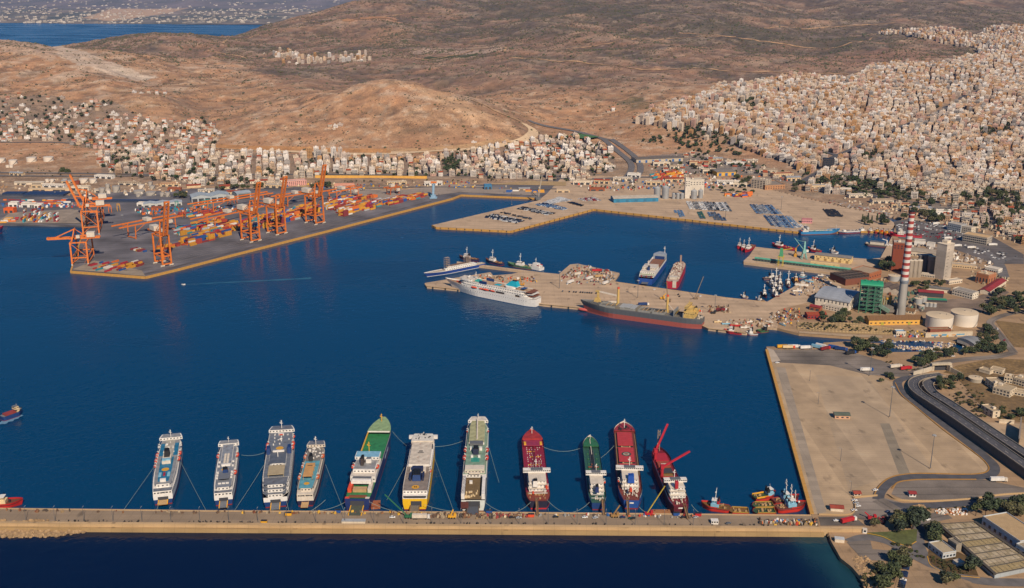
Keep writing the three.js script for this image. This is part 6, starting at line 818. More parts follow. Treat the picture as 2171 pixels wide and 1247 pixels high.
hall('conveyor_shed','very long low shed with green roof on the grain pier','shed',[1600,553],[1804,577.5],6,4,{ roof: 'gable',rise: 1.2,wall: hex('#54605a',0.9),roofMat: hex('#5aa58c',0.75,T.roof),rows: 1,cols: 30,sill: 1,wh: 1.5,ww: 3,side: 0 });
hall('low_shed','cream low shed behind the green roof on the grain pier','shed',[1718,561],[1778,568],5,3.4,{ wall: creamWall,roofMat: paleRoof,doors: 3,dw: 2.6,dh: 2.4 });
hall('power_hall','large white turbine hall with a grey curved roof beside the fishing quay','hall',[1727.6,646.4],[1800,659.5],52,12,{ roof: 'barrel',rise: 7,wall: hex('#d8cfc0',0.88),roofMat: hex('#9aa0a8',0.6,T.roof),fascia: hex('#a2a9b4',0.7),rows: 1,cols: 9,sill: 6,wh: 3.2,ww: 1.3,sheds: 1 });
hall('annex','white two-storey annex in front of the turbine hall','building',[1744,655],[1786,664],7,6,{ wall: hex('#d8cfc0',0.88),roofMat: paleRoof,rows: 2,cols: 7,sill: 1,step: 2.7,wh: 1.2 });hall('porch_shed','brick shed with dark red roof at the turbine hall corner','shed',[1716,657],[1738,661],9,5,{ roof: 'gable',rise: 1.4,wall: brickM,roofMat: redRoof,doors: 2 });
hall('villa','red and white house with tiled terrace below the turbine hall','house',[1712,677],[1752,676],11,5.5,{ roof: 'gable',rise: 2,wall: hex('#8f2f2c',0.85),roofMat: tileRoof,rows: 1,cols: 6,sill: 1.4,wh: 2 });
hall('warehouse','long ochre warehouse with brown tiled roof below the chimney','warehouse',[1842,690],[1956,688],15,6.5,{ roof: 'gable',rise: 3.4,wall: yellowWall,roofMat: brownRoof,rows: 1,cols: 12,sill: 2,wh: 1.4,doors: 2,dw: 3.4,dh: 3.6,doorMat: hex('#a7a23c',0.85) });
hall('mill_tower','tall red brick silo building left of the striped chimney','building',[1889,574],[1917,576],20,41,{ wall: hex('#8c452e',0.93,T.brick),roofMat: paleRoof,rows: 2,cols: 4,sill: 33,wh: 1.6,sheds: 2 });
{ const c = G(2003,594),g = thing('grain_silo_tower','tall pale grey concrete silo tower right of the striped chimney','silo',c.clone().add(V(0.5,0,-11)),0.62);part(g,'wall',box(18,50,15),hex('#b9b0a5',0.9,T.concrete));part(g,'roof',[box(18.6,0.6,15.6,0,50.003,0),box(9,3.4,8,2,50.61,-1)],C.wallw);const wl = [];for (let r = 0;r < 9;r++) for (const k of [-4.6,-2.4]) wl.push(box(0.8,1,0.12,k,4 + r * 4.8,7.51));wl.forEach((q) => part(g,'window',q,C.glass));part(g,'side_wall',box(0.3,46,14,9.16,0,0),hex('#b98d66',0.9));part(g,'rear_wing',box(6,26,14,12.5,0,-6),brickM);}  // tan side panel puts the sunlit right face into the colour
for (const [i,x] of [1928,1937,1946].entries()) { const g = thing('concrete_silo',['left','middle','right'][i] + ' of three ribbed concrete silos just right of the striped chimney','silo',G(x,587));part(g,'shell',[cyl(4.3,4.3,24,16),...[0,1,2,3,4,5].map((k) => box(0.5,24,0.5,4.2 * Math.sin(k - 2.5),0,4.2 * Math.cos(k - 2.5)))],hex('#aaa093',0.92,T.concrete));part(g,'roof',cyl(4.5,4.2,0.8,16,0,24,0),C.wallw);}
{ const g = thing('concrete_silo','square headed concrete silo tower left of the tall grey tower','silo',G(1973,583));part(g,'shell',[box(8,21,7),box(10,6,9,0,21.003,0,0,0.9)],hex('#a69b8b',0.92,T.concrete));part(g,'roof',box(9.6,0.5,8.6,0,27.01,0),C.wallc);part(g,'conveyor_bridge',beam(V(5,22,0),V(15,23,-3),2.4),hex('#8f7a66',0.9));const h = thing('silo_block','shadowed block of grey silos behind the square silo tower','silo',G(1958,577));part(h,'shell',[0,1,2].map((k) => cyl(3.4,3.4,24,14,-6 + k * 6.2,0,0)),hex('#84807e',0.92,T.concrete));part(h,'roof',box(20,2,8,0,24.003,0),C.midgrey);}
hall('arcade_shed','low white arcaded shed at the foot of the grey tower','shed',[1953,586],[1999,592],7,3.6,{ wall: hex('#cdc4b5',0.9),roofMat: paleRoof,rows: 1,cols: 13,sill: 0.4,wh: 2.2,ww: 1.3 });
{ // striped chimney
  const g = thing('chimney','very tall red and white striped power station chimney','chimney',G(1909,668));const H = 131,R = (h) => lerp(5.3,3.3,h / H);part(g,'shaft',cyl(R(0),R(44),44,32),hex('#aeaca8',0.85,T.concrete));part(g,'collar',[cyl(R(44) + 0.9,R(44) + 0.9,1.6,32,0,44.003,0),cyl(R(44) + 0.3,R(44) + 0.8,2.4,32,0,41.6,0)],hex('#7f8894',0.8));let h = 45.7;const st = (H - h) / 23;for (let i = 0;i < 23;i++) { part(g,'chimney_band',cyl(R(h),R(h + st),st,32,0,h,0),i % 2 ? hex('#9c3c38',0.8) : hex('#cfccc8',0.8));h += st;} part(g,'chimney_rim',[cyl(R(H) + 0.4,R(H) + 0.4,2.2,32,0,H - 2.2,0)],hex('#7a3434',0.8));part(g,'flue',cyl(2.4,2.4,1.2,20,0,H,0),C.black);part(g,'ladder',[beam(V(4.9,0,2.4),V(R(44) - 0.3,44,2),0.35)],C.midgrey);part(g,'buttress',box(2.2,9,2.2,-4.6,0,1.4,0,0.5),C.steel);}
{ // green boiler frame
  const s = site([1826,664],[1872,668]),g = thing('boiler_house','green steel boiler frame with a bright green curved top','boiler house',s.p.clone().add(V(0,0,-11)),s.ry),gr = PAINT('#3f7a62'),bright = PAINT('#2c9a72'),w = s.w,d = 20;const col = [],bm = [];for (const x of [-1,-0.33,0.33,1]) for (const z of [-1,0,1]) col.push(box(0.8,36,0.8,x * w / 2,0,z * d / 2));col.forEach((q) => part(g,'column',q,gr));for (let f = 1;f <= 7;f++) { for (const z of [-1,0,1]) bm.push(box(w,0.6,0.6,0,f * 5,z * d / 2));for (const x of [-1,-0.33,0.33,1]) bm.push(box(0.6,0.6,d,x * w / 2,f * 5 + 0.01,0));part(g,'platform',box(w * (f % 2 ? 0.6 : 0.9),0.2,d * 0.8,f % 2 ? w * 0.15 : 0,f * 5 + 0.31,0),PAINT('#4f6f62'));} for (let f = 0;f < 7;f++) for (const k of [-1,0]) bm.push(beam(V(k * w / 3 - w / 6 * 0,f * 5,d / 2),V((k + 1) * w / 3,f * 5 + 5,d / 2),0.45));part(g,'frame_beam',bm,gr);part(g,'boiler',[box(w * 0.62,26,d * 0.7,-w * 0.05,7,0),box(w * 0.3,12,d * 0.6,w * 0.3,2,2)],hex('#4d5a55',0.9));part(g,'duct',[box(5,22,6,w * 0.42,10,-2),beam(V(w * 0.4,12,8),V(w * 0.9,5,10),4)],PAINT('#6f8a7c'));const rf = new THREE.CylinderGeometry(d * 0.5,d * 0.5,w * 1.04,14,1,false,-Math.PI / 2,Math.PI).toNonIndexed().scale(1,1,0.34).rotateX(-Math.PI / 2).rotateY(Math.PI / 2).translate(0,36.2,0);part(g,'curved_roof',rf,bright);part(g,'roof_vent',[-0.3,0,0.3].map((k) => cyl(1,1.4,1.6,10,k * w,39.4,0)),bright);
  const h = thing('boiler_plant','grey and yellow boiler ducting beside the chimney foot','industrial plant',G(1888,664));part(h,'duct',[box(13,9,9,-4,0,-2),box(8,7,8,7,4,-3),beam(V(-14,4,3),V(10,4,3),3.4)],hex('#75706a',0.9));part(h,'casing',[box(9,16,7,-6,0,-14),box(6,12,6,4,0,-15)],hex('#a08f6a',0.9));part(h,'pipework',Array.from({ length: 9 },(_,i) => beam(V(-12 + i * 2.8,0,-6),V(-11 + i * 2.8,14 + (i % 3) * 3,-9),0.7)),PAINT('#7b8379'));part(h,'yellow_duct',[box(2.6,12,3,2,8,-10),box(7,2.2,3,0,15,-10.2)],PAINT('#c99a35'));}
hall('ruined_hall','roofless brick hall with rusty roof trusses beside the green shed','ruin',[1792,606],[1842,600],34,9,{ parapet: 0,wall: hex('#7d4a38',0.93,T.brick),roofMat: hex('#4d4440',0.95) });{ const s = site([1792,606],[1842,600]),g = thing('roof_truss','rusty bare roof trusses over the ruined hall','trusses',s.p,s.ry);for (let i = 0;i < 9;i++) part(g,'truss',[beam(V(-s.w / 2 + i * s.w / 8,10,0),V(-s.w / 2 + i * s.w / 8,12.4,-17),0.6),beam(V(-s.w / 2 + i * s.w / 8,12.4,-17),V(-s.w / 2 + i * s.w / 8,10,-34),0.6),box(0.4,0.4,34,-s.w / 2 + i * s.w / 8,9.8,-17)],hex('#6f6258',0.9));part(g,'purlin',[-4,-12,-22,-30].map((z) => box(s.w,0.4,0.4,0,10.4 + (17 - Math.abs(z + 17)) * 0.14,z)),hex('#6f6258',0.9));}
hall('brick_hall','brown brick hall with flat roof behind the ruined hall','building',[1842,596],[1868,588],30,10,{ wall: hex('#a5623f',0.93,T.brick),roofMat: hex('#a08d76',0.95),rows: 1,cols: 5,sill: 4 });hall('workshop','dark roofed workshop sheds behind the green boiler frame','workshop',[1860,618],[1906,628],24,7,{ roof: 'gables',n: 3,rise: 2.6,wall: C.wallw,roofMat: hex('#5d5048',0.92,T.roof) });tank('squat grey water tank behind the workshop sheds',[1895,594],8,7,C.steel);
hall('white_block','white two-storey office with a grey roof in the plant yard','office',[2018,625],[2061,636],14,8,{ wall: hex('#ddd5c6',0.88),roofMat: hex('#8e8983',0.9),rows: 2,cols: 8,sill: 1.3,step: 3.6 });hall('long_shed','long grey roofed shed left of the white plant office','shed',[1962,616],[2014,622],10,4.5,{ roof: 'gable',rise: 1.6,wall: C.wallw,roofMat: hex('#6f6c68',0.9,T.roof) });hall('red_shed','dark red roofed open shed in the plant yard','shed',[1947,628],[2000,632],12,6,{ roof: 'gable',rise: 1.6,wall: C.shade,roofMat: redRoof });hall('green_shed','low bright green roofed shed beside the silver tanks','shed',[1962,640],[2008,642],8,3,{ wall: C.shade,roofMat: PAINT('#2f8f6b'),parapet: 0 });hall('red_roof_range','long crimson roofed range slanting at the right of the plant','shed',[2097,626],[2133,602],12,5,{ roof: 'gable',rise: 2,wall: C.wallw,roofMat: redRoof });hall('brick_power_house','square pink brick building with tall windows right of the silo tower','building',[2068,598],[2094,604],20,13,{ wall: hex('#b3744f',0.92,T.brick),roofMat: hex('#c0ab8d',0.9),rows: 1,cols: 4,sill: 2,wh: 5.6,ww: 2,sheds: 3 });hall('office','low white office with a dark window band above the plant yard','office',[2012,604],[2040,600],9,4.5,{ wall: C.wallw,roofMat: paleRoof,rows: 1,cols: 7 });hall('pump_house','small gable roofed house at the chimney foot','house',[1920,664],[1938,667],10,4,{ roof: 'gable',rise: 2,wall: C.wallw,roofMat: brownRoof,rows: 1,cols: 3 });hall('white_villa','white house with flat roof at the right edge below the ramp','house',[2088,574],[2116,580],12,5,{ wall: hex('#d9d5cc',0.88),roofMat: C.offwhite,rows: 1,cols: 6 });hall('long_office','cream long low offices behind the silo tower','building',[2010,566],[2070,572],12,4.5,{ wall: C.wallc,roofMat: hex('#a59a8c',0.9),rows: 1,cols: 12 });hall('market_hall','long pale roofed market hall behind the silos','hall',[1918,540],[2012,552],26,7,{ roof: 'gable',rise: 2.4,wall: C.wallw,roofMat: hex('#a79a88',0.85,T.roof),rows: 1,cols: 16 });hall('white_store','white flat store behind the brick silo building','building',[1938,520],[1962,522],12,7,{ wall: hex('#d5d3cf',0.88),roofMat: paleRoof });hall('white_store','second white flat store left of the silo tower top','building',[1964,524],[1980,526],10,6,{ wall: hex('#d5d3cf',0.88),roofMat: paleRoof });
tank('large white oil tank, the left of the pair above the marina',[1990,693],15.5,15,hex('#d8d0c4',0.75));tank('large white oil tank, the right of the pair above the marina',[2042.5,686],15.5,15,hex('#d8d0c4',0.75));tank('tall silver tank in the plant yard, left of a row',[1946,648],5,10,C.steel);tank('second tall silver tank in the plant yard',[1956,645],4.6,10,C.steel);for (const [i,x] of [1964,1973,1981].entries()) tank(['first','second','third'][i] + ' of the small silver tanks right of the tall silver pair',[x,650 + i * 0.6],2.6,5.4,C.steel);tank('small silver tank in front of the tall silver pair',[1953,655],4,5,C.steel);
hall('graffiti_wall','long white retaining wall with blue graffiti below the oil tanks','wall',[1962,716],[2062,712],3,5,{ wall: hex('#c2b7a4',0.92),roofMat: C.wallc,parapet: 0 });{ const s = site([1962,716],[2062,712]),g = scene.children[scene.children.length - 1];part(g,'graffiti',[box(8,2,0.1,-18,1.4,0.02),box(6,2.4,0.1,-6,1.2,0.02),box(10,1.6,0.1,14,1.6,0.02)],PAINT('#5f96b5'));part(g,'graffiti',[box(3,1.6,0.1,-11,1.2,0.02),box(4,1.2,0.1,6,1.4,0.02)],PAINT('#c08a4c'));} hall('brick_store','rust red low store between oil tank and white wall','shed',[1972,708],[2016,707],8,4.6,{ wall: hex('#8a4b38',0.92,T.brick),roofMat: hex('#91785c',0.95) });hall('boat_club','white and blue boat club house on the marina shore','house',[1900,712],[1920,712],8,4.5,{ wall: C.wallw,roofMat: PAINT('#7fa6c4'),rows: 1,cols: 4 });
// bluff below the plant
struct('bluff',(() => { const q = [],a = [[1690,684],[1740,690],[1800,694],[1850,700],[1900,704],[1960,706]],b = [[1690,700],[1740,704],[1800,707.5],[1850,709],[1900,711],[1960,713]];const n = 40,A = curve(a,n),B = curve(b,n);for (let r = 0;r < 5;r++) for (let i = 0;i < n;i++) { const P = (k,s) => { const p = A[k].clone().lerp(B[k],s);p.y = GH + 0.1 + 6 * (1 - s) * Math.sin(Math.PI * clamp(k / n,0.06,0.94)) + (s > 0.05 && s < 0.95 ? 1.3 * n2(p.x / 9,p.z / 9,3) : 0);return p;};q.push([P(i,(r + 1) / 5),P(i + 1,(r + 1) / 5),P(i + 1,r / 5),P(i,r / 5)]);} return quads(q);})(),hex('#a98f66',0.96,T.soil),'crumbling yellow bluff above the narrow shore');
// grain terminal
for (const [i,[x,y,r,h]] of [[1393,420,6.2,20],[1410.5,420.5,6.6,22],[1428,421.5,3.3,10],[1437,421.6,3.4,10],[1446,421.8,3.4,10],[1471,421,6,15],[1485,420,4.6,15]].entries()) { const g = thing('grain_silo',['left of the two tall shiny metal silos','right of the two tall shiny metal silos','first of three short metal silos','second of three short metal silos','third of three short metal silos','wide grey silo right of the white grain tower','rightmost grey silo of the grain terminal'][i],'silo',G(x,y));part(g,'shell',[cyl(r,r,h,24),...Array.from({ length: Math.floor(h / 3) },(_,k) => cyl(r + 0.08,r + 0.08,0.3,24,0,1 + k * 3,0))],mat(0.42,0.44,0.46,0.42,{ metalness: 0.35,map: T.grime }));part(g,'roof',new THREE.ConeGeometry(r * 1.03,r * 0.55,24).toNonIndexed().translate(0,h + r * 0.275,0),C.steel);part(g,'catwalk',[cyl(0.7,0.7,1.6,8,0,h + r * 0.5,0),beam(V(0,h + r * 0.55,0),V(r,h,0),0.3)],C.midgrey);}
hall('grain_tower','white concrete grain tower of the terminal','tower',[1452,421],[1462,421],10,38,{ wall: hex('#cfc8bd',0.9),roofMat: paleRoof,rows: 3,cols: 2,sill: 24,step: 4,sheds: 1 });hall('grain_house','broad white grain house behind the tower','building',[1462,414],[1492,413],14,30,{ wall: hex('#c9c2b6',0.9),roofMat: paleRoof,rows: 2,cols: 5,sill: 20,step: 4,sheds: 2 });
hall('freight_depot','very long grey roofed freight depot with blue doors above the silos','warehouse',[1349,346.5],[1448,341.5],34,8,{ roof: 'gable',rise: 2,wall: hex('#b8ac98',0.9),roofMat: hex('#6e655e',0.9,T.roof),doors: 7,dw: 5,dh: 6,doorMat: PAINT('#2f62a0'),land: 1 });hall('freight_depot','grey roofed yellow based depot with blue doors','warehouse',[1520,374],[1560,371.5],40,8,{ roof: 'gable',rise: 2,wall: hex('#cfa64f',0.9),roofMat: hex('#857d75',0.9,T.roof),doors: 3,dw: 6,dh: 6,doorMat: PAINT('#2f62a0'),land: 1 });hall('office_block','terraced grey concrete offices above the grain terminal','office',[1592,398],[1622,402],26,17,{ wall: hex('#aea395',0.9),roofMat: hex('#9b9085',0.9),rows: 5,cols: 5,sill: 1,step: 3.3,wh: 1.8,ww: 4,sheds: 3,land: 1 });hall('long_hall','brick based long hall joined to the terraced offices','building',[1622,403],[1664,400],45,8,{ wall: hex('#b0835f',0.92),roofMat: hex('#857b71',0.92),rows: 2,cols: 8,land: 1 });hall('office_block','dark glass office block rising from the city edge','office',[1745,362],[1768,362],20,24,{ wall: hex('#3e3a3c',0.6),roofMat: C.dark,rows: 6,cols: 5,step: 3.8,ww: 3.4,wh: 2.4,land: 1 });hall('office_block','low dark office wing beside the dark glass block','office',[1768,362],[1812,360],26,10,{ wall: hex('#4c4444',0.7),roofMat: C.dark,rows: 2,cols: 8,land: 1 });hall('office_building','grey office building with yellow end wall right of the basin parking','office',[2040,512],[2091,521],20,12,{ wall: hex('#a9a196',0.9),roofMat: hex('#c2a377',0.9),rows: 3,cols: 12,sill: 1.4,step: 3.6,wh: 1.8,ww: 2.6 });hall('office_building','pale blue grey office building behind the basin parking','office',[2008,488],[2036,494],16,12,{ wall: hex('#9aa3ad',0.9),roofMat: paleRoof,rows: 3,cols: 7,step: 3.4 });hall('office_building','white office building with ochre end behind the basin parking','office',[2034,493],[2058,498],14,11,{ wall: hex('#cfc3ae',0.9),roofMat: paleRoof,rows: 3,cols: 6,step: 3.2 });hall('kiosk_house','pink customs house by the blue coastal tanker','house',[1700,473],[1722,474],10,6,{ wall: hex('#c58a90',0.9),roofMat: hex('#8a5a60',0.9),rows: 1,cols: 5,sill: 2.4 });
// terminal sheds
hall('maintenance_hall','twin gabled grey hall with dark open bays in the terminal','hall',[407,433],[488,427],34,12,{ roof: 'gables',n: 2,rise: 4,wall: hex('#a8b0b5',0.8),roofMat: hex('#a9b4bb',0.6,T.roof),doors: 6,dh: 9.5,dw: 9 });hall('maintenance_hall','single grey hall with a dark open front beside the twin hall','hall',[503,424],[533,420.5],26,12,{ roof: 'gable',rise: 2,wall: hex('#8f9aa0',0.8),roofMat: hex('#a9b4bb',0.6,T.roof),doors: 1,dh: 10,dw: 22 });hall('low_hall','low pale grey hall left of the twin hall','hall',[304,440],[386,435],22,5.5,{ roof: 'gables',n: 3,rise: 2,wall: hex('#b9bcbb',0.8),roofMat: hex('#b3bcc2',0.6,T.roof),doors: 6 });hall('customs_house','pink two-storey port office beside the crane row','office',[709,400],[752,398.5],12,7,{ wall: hex('#d39b88',0.9),roofMat: hex('#c98f74',0.9),rows: 2,cols: 14,sill: 1,step: 3,wh: 1.6 });hall('pink_building','long pink building behind the middle cranes','building',[608,395],[650,392],18,9,{ wall: hex('#d9a197',0.9),roofMat: hex('#c9a79c',0.9),rows: 3,cols: 10,step: 2.8,land: 1 });hall('red_roof_shed','long red roofed shed behind the left cranes','shed',[530,390],[604,386],14,5,{ roof: 'gable',rise: 2,wall: C.wallw,roofMat: tileRoof,rows: 1,cols: 12,land: 1 });hall('yellow_wall','long yellow roadside wall below the town','wall',[668,377],[905,379],2.5,5,{ wall: yellowWall,roofMat: yellowWall,parapet: 0,land: 1 });hall('blue_store','blue warehouse box on the port railway','warehouse',[1027,402.5],[1043,402],12,9,{ wall: PAINT('#35729c'),roofMat: PAINT('#477fa5'),doors: 2 });hall('red_tile_house','house with orange tiled roof above the twin hall','house',[467,402],[489,400],14,5,{ roof: 'gable',rise: 3,wall: C.cream,roofMat: tileRoof,rows: 1,cols: 4,land: 1 });hall('row_shed','long red roofed shed left of the tiled house','shed',[396,399],[426,397],12,4.5,{ roof: 'gable',rise: 1.8,wall: C.wallc,roofMat: tileRoof,land: 1 });
for (const [i,[x0,x1,y,d]] of [[4,48,415,22],[48,134,417,34],[140,334,428,9]].entries()) { const g = hall('panel_canopy','dark blue panel canopy, ' + ['small one at the left edge','largest one, below the oil depot','long narrow one in front of the tank yard'][i],'canopy',[x0,y],[x1,y + (i === 2 ? 2 : 0)],d,4,{ wall: hex('#2f3b52',0.7),roofMat: hex('#22355c',0.45,T.roof),parapet: 0 });}
for (const [i,[x,y,w,d,h,r]] of [[30,392,60,9,5,0],[60,405,80,8,4,1],[18,440,16,12,8,2],[45,440,26,12,7,2],[72,441,14,12,6,2],[8,452,18,12,8,3],[200,408,30,9,5,0],[290,437,22,12,5,2],[320,445,20,10,4,4],[130,388,30,8,4,1],[66,398,22,8,5,1],[355,405,26,10,5,4],[1100,404,22,8,4,1],[1180,408,26,8,4,1],[1250,405,30,10,5,4]].entries()) { const p = onLand(x,y);hall('port_shed',['pale shed under the tank hill','long grey store below the tank hill','white cubic store at the left terminal edge','white double store at the left terminal edge','grey store beside the panel canopy','orange store at the left picture edge','slanting pale shed below the tank yard','white stepped office by the low hall','terracotta store by the low hall','tan store right of the tank hill','tan gable store below the tank hill','red tiled store near the tank yard','small tan rail shed','low tan rail shed near the thin mast','red brick rail shed left of the blue warehouse'][i],'shed',p,p.clone().add(V(w,0,rr(-2,2))),d,h,{ wall: [C.wallw,C.wallc,C.white,C.orange,brickM][r],roofMat: [paleRoof,sheet,C.offwhite,C.orange,tileRoof][r],doors: 2,roof: i % 3 ? undefined : 'gable',rise: 1.4 });}
{ // sheds and depots on the land behind the quays, each placed by its front
  const S = [[1385,352,38,14],[1420,358,30,12],[1462,350,44,16],[1500,342,36,14],[1540,350,40,18],[1578,345,30,14],[1490,368,34,14],[1410,386,40,14],[1370,392,30,12],[1520,390,46,16],[1555,396,26,12],[1610,366,36,16],[1640,376,44,18],[1668,384,30,14],[1330,376,26,12],[1300,384,40,12],[1215,392,36,10],[1260,389,30,10],[1720,402,34,14],[1760,408,40,14],[1800,420,46,14],[1850,432,40,16],[1890,440,34,14],[1930,448,40,16],[1975,456,38,14],[2030,470,44,18],[2120,490,50,20],[2150,512,40,18],[560,398,40,14],[90,398,46,12],[150,404,36,12],[250,392,44,12],[340,396,36,12],[20,372,30,10],[200,378,40,12],[420,410,30,12],[380,382,40,14],[480,412,26,12],[820,392,40,10],[900,394,36,10]],N = ['pale','grey','tan','white','red roofed'];seed = 818;
  S.forEach(([x,y,w,d],i) => { const p = onLand(x,y),k = i * 7 % 5,r = [paleRoof,sheet,hex('#a8947c',0.85,T.roof),C.offwhite,tileRoof][k];hall('depot',`${N[k]} ${w > 38 ? 'long' : 'short'} depot ${i % 2 ? 'gabled' : 'flat topped'} ${where(p)}`,'warehouse',p,p.clone().add(V(w,0,rr(-9,9))),d,rr(5,8),{ wall: [C.wallw,C.wallc,C.wallw,C.white,C.wallc][k],roofMat: r,doors: 3,rows: 1,sill: 4,wh: 0.9,roof: i % 2 ? 'gable' : undefined,rise: 1.8,sheds: 1 });});
}
// tank fields
{ const W_ = hex('#d9cfc2',0.75),S_ = hex('#a9a39b',0.6),R_ = hex('#8a4128',0.85);const tk = [[163,395,7,11,R_,'rust brown tank on the tank yard'],[178,387,9,8,W_,'white tank right of the rust brown tank'],[198,387.5,7.5,8,W_,'white tank second right of the rust brown tank'],[100,386,4,6,W_,'small white tank of a pair by the tank hill'],[111,386,4.4,6,W_,'small white tank right of its pair'],[138,386,5.4,7,S_,'grey tank between white ones'],[217,409,6,10,S_,'tall silver tank, left of its cluster'],[229,402,4.5,11,S_,'thin silver tank at the back of its cluster'],[247,407,7.4,12,S_,'biggest silver tank of the left cluster'],[230,410,3.8,6,W_,'small white tank in front of the silver cluster'],[295,409,11,5,S_,'wide low tank in the right bund'],[320,413,10,6,S_,'wide silver tank at the front of the right bund'],[300,399,6,7,W_,'white tank at the back of the right bund'],[319,394,4.4,8,S_,'rear silver tank of the right bund'],[323,401,5.6,7,S_,'middle silver tank of the right bund'],[294,417,5,5,S_,'small silver tank at the front left of the bund'],[266,411,3.6,6,S_,'lone small tank between the two clusters'],[344,416,4.6,7,S_,'left of two silver tanks by the bush'],[356,416.5,4.8,8,S_,'right of two silver tanks by the bush'],[3,344,9,9,W_,'white hill tank cut by the left edge'],[28,347.5,9,9,W_,'second white hill tank from the left edge'],[67,342,11,9,W_,'third white hill tank'],[103,341,11,9,W_,'rightmost white hill tank'],[16,355,4,5,W_,'small round tank below the hill tanks'],[24,355,4,5,W_,'small round tank beside its twin below the hill']];for (const [x,y,r,h,m,l] of tk) tank(l,[x,y],r,h,m,{ land: 1,roof: m });}
// naval houses, guard huts, treatment plant at the right
const nav = hex('#cdbfa8',0.9);for (const [i,[a,b,d,h,r,c,o]] of [[[2104,834],[2140,844],16,6.5,2,5,{}],[[2088,815],[2106,828],12,6.5,2,3,{}],[[2079,872],[2104,887],8,6,2,3,{}],[[2148,815],[2171,822],14,7,2,4,{}],[[2128,812],[2146,815],12,6,2,3,{}],[[2150,838],[2171,842],8,4.5,1,3,{}],[[2098,790],[2124,796],10,4,1,4,{}],[[2075,788],[2098,795],8,3,0,0,{}],[[2118,898],[2150,900],1,3,0,0,{}]].entries()) hall('naval_house',['long cream two-storey house on the right slope','cream block joined behind the long house','small cream house with rounded end nearest the viaduct','white framed house at the right edge','cream house between the long house and the right edge','flat cream annex at the right edge','low cream house at the back by the field','flat pale shed near the tunnel top','pale terrace wall below the naval houses'][i],i === 8 ? 'wall' : 'house',a,b,d,h,{ wall: nav,roofMat: hex('#a8977c',0.92),rows: r,cols: c,step: 3.1,sheds: r > 1 ? 1 : 0 });tank('round concrete cistern behind the naval houses',[2068,808],7,4,hex('#a39a8c',0.92));
hall('yard_house','lone pink house with green roof in the middle of the empty yard','house',[1770,888],[1802,889],8,3.6,{ roof: 'gable',rise: 1.2,wall: hex('#cba184',0.9),roofMat: hex('#5b6457',0.85,T.roof),rows: 1,cols: 3,sill: 1,wh: 1.2 });hall('gate_shed','white shed with red roof at the yard corner by the mole','shed',[1761,1084],[1788,1086],5.5,3,{ roof: 'gable',rise: 1,wall: C.wallw,roofMat: hex('#97402f',0.85,T.roof) });hall('gate_hut','small red roofed hut near the yard gate mast','hut',[1811,1053],[1825,1053],5,2.6,{ roof: 'gable',rise: 1,wall: C.wallw,roofMat: hex('#97402f',0.85,T.roof),rows: 1,cols: 2 });hall('gate_hut','white hut with dark red roof inside the lower yard','hut',[1928,1054],[1942,1054.5],5,3,{ roof: 'gable',rise: 1,wall: C.white,roofMat: hex('#8b2a2b',0.85,T.roof),rows: 1,cols: 2 });hall('mole_office','white container office on the mole','hut',[1508,1112],[1523,1112.3],4,2.6,{ wall: C.white,roofMat: C.white,parapet: 0,rows: 1,cols: 3 });hall('mole_booth','tiny white round cornered booth by the lawn','hut',[1829,1131],[1838,1132],3,3,{ wall: C.white,roofMat: C.offwhite,parapet: 0,rows: 1,cols: 1 });hall('pump_house','pale blue grey pump house beside the treatment basins','building',[1998,1186],[2026,1181],16,4,{ wall: hex('#b9c0c6',0.9),roofMat: hex('#a89a80',0.92),rows: 1,cols: 4 });hall('pump_house','small white pump hut in the planted bed','hut',[2030,1203],[2044,1200],5,3,{ wall: C.white,roofMat: paleRoof,parapet: 0 });hall('shore_shelter','low grey shelter on the shore corner','shelter',[1770,1150],[1790,1152],4,2.6,{ wall: C.wallw,roofMat: hex('#b7bcc0',0.7),parapet: 0 });
{ // treatment basins with a gridded cover
  const P = [[1991,1116],[2066,1111],[2200,1203],[2109,1222]].map(([x,y]) => G(x,y,5)),g = thing('treatment_basin','large covered treatment basins with gridded beige roof','treatment plant',P[0].clone().setY(GH));const L = P.map((p) => p.clone().sub(P[0]));const at2 = (u,v,y) => { const a = L[0].clone().lerp(L[1],u),b = L[3].clone().lerp(L[2],u);return a.lerp(b,v).setY(y);};part(g,'wall',prism([L[0],L[1],L[2],L[3]].map((p) => [p.x,p.z]),-0.5,3.2),hex('#a9b3ba',0.9,T.concrete));const tones = [hex('#a5977f',0.93),hex('#b0a38b',0.93),hex('#978a6f',0.93),hex('#9d8c66',0.93)];const nu = 9,nv = 16;for (let v = 0;v < nv;v++) for (let u = 0;u < nu;u++) { const e = 0.05,q = [at2((u + e) / nu,(v + 1 - e) / nv,0),at2((u + 1 - e) / nu,(v + 1 - e) / nv,0),at2((u + 1 - e) / nu,(v + e) / nv,0),at2((u + e) / nu,(v + e) / nv,0)];const y = 3.3 + rr(0.1,0.4),b = q.map((p) => V(p.x,3.2,p.z)),t = q.map((p) => V(p.x,y,p.z));part(g,'cover_panel',quads([t,[b[0],b[1],t[1],t[0]],[b[1],b[2],t[2],t[1]],[b[2],b[3],t[3],t[2]],[b[3],b[0],t[0],t[3]]]),tones[(v >> 1) % 4 === 3 ? 3 : Math.floor(rnd() * 3)]);} for (let k = 0;k <= 8;k++) part(g,'walkway',beam(at2(0,k / 8,3.9),at2(1,k / 8,3.9),0.7,0.5),hex('#57524a',0.9));for (const u of [0,1]) part(g,'channel',beam(at2(u,0,3.6),at2(u,1,3.6),2.2,1.4),hex('#4a4640',0.9));}
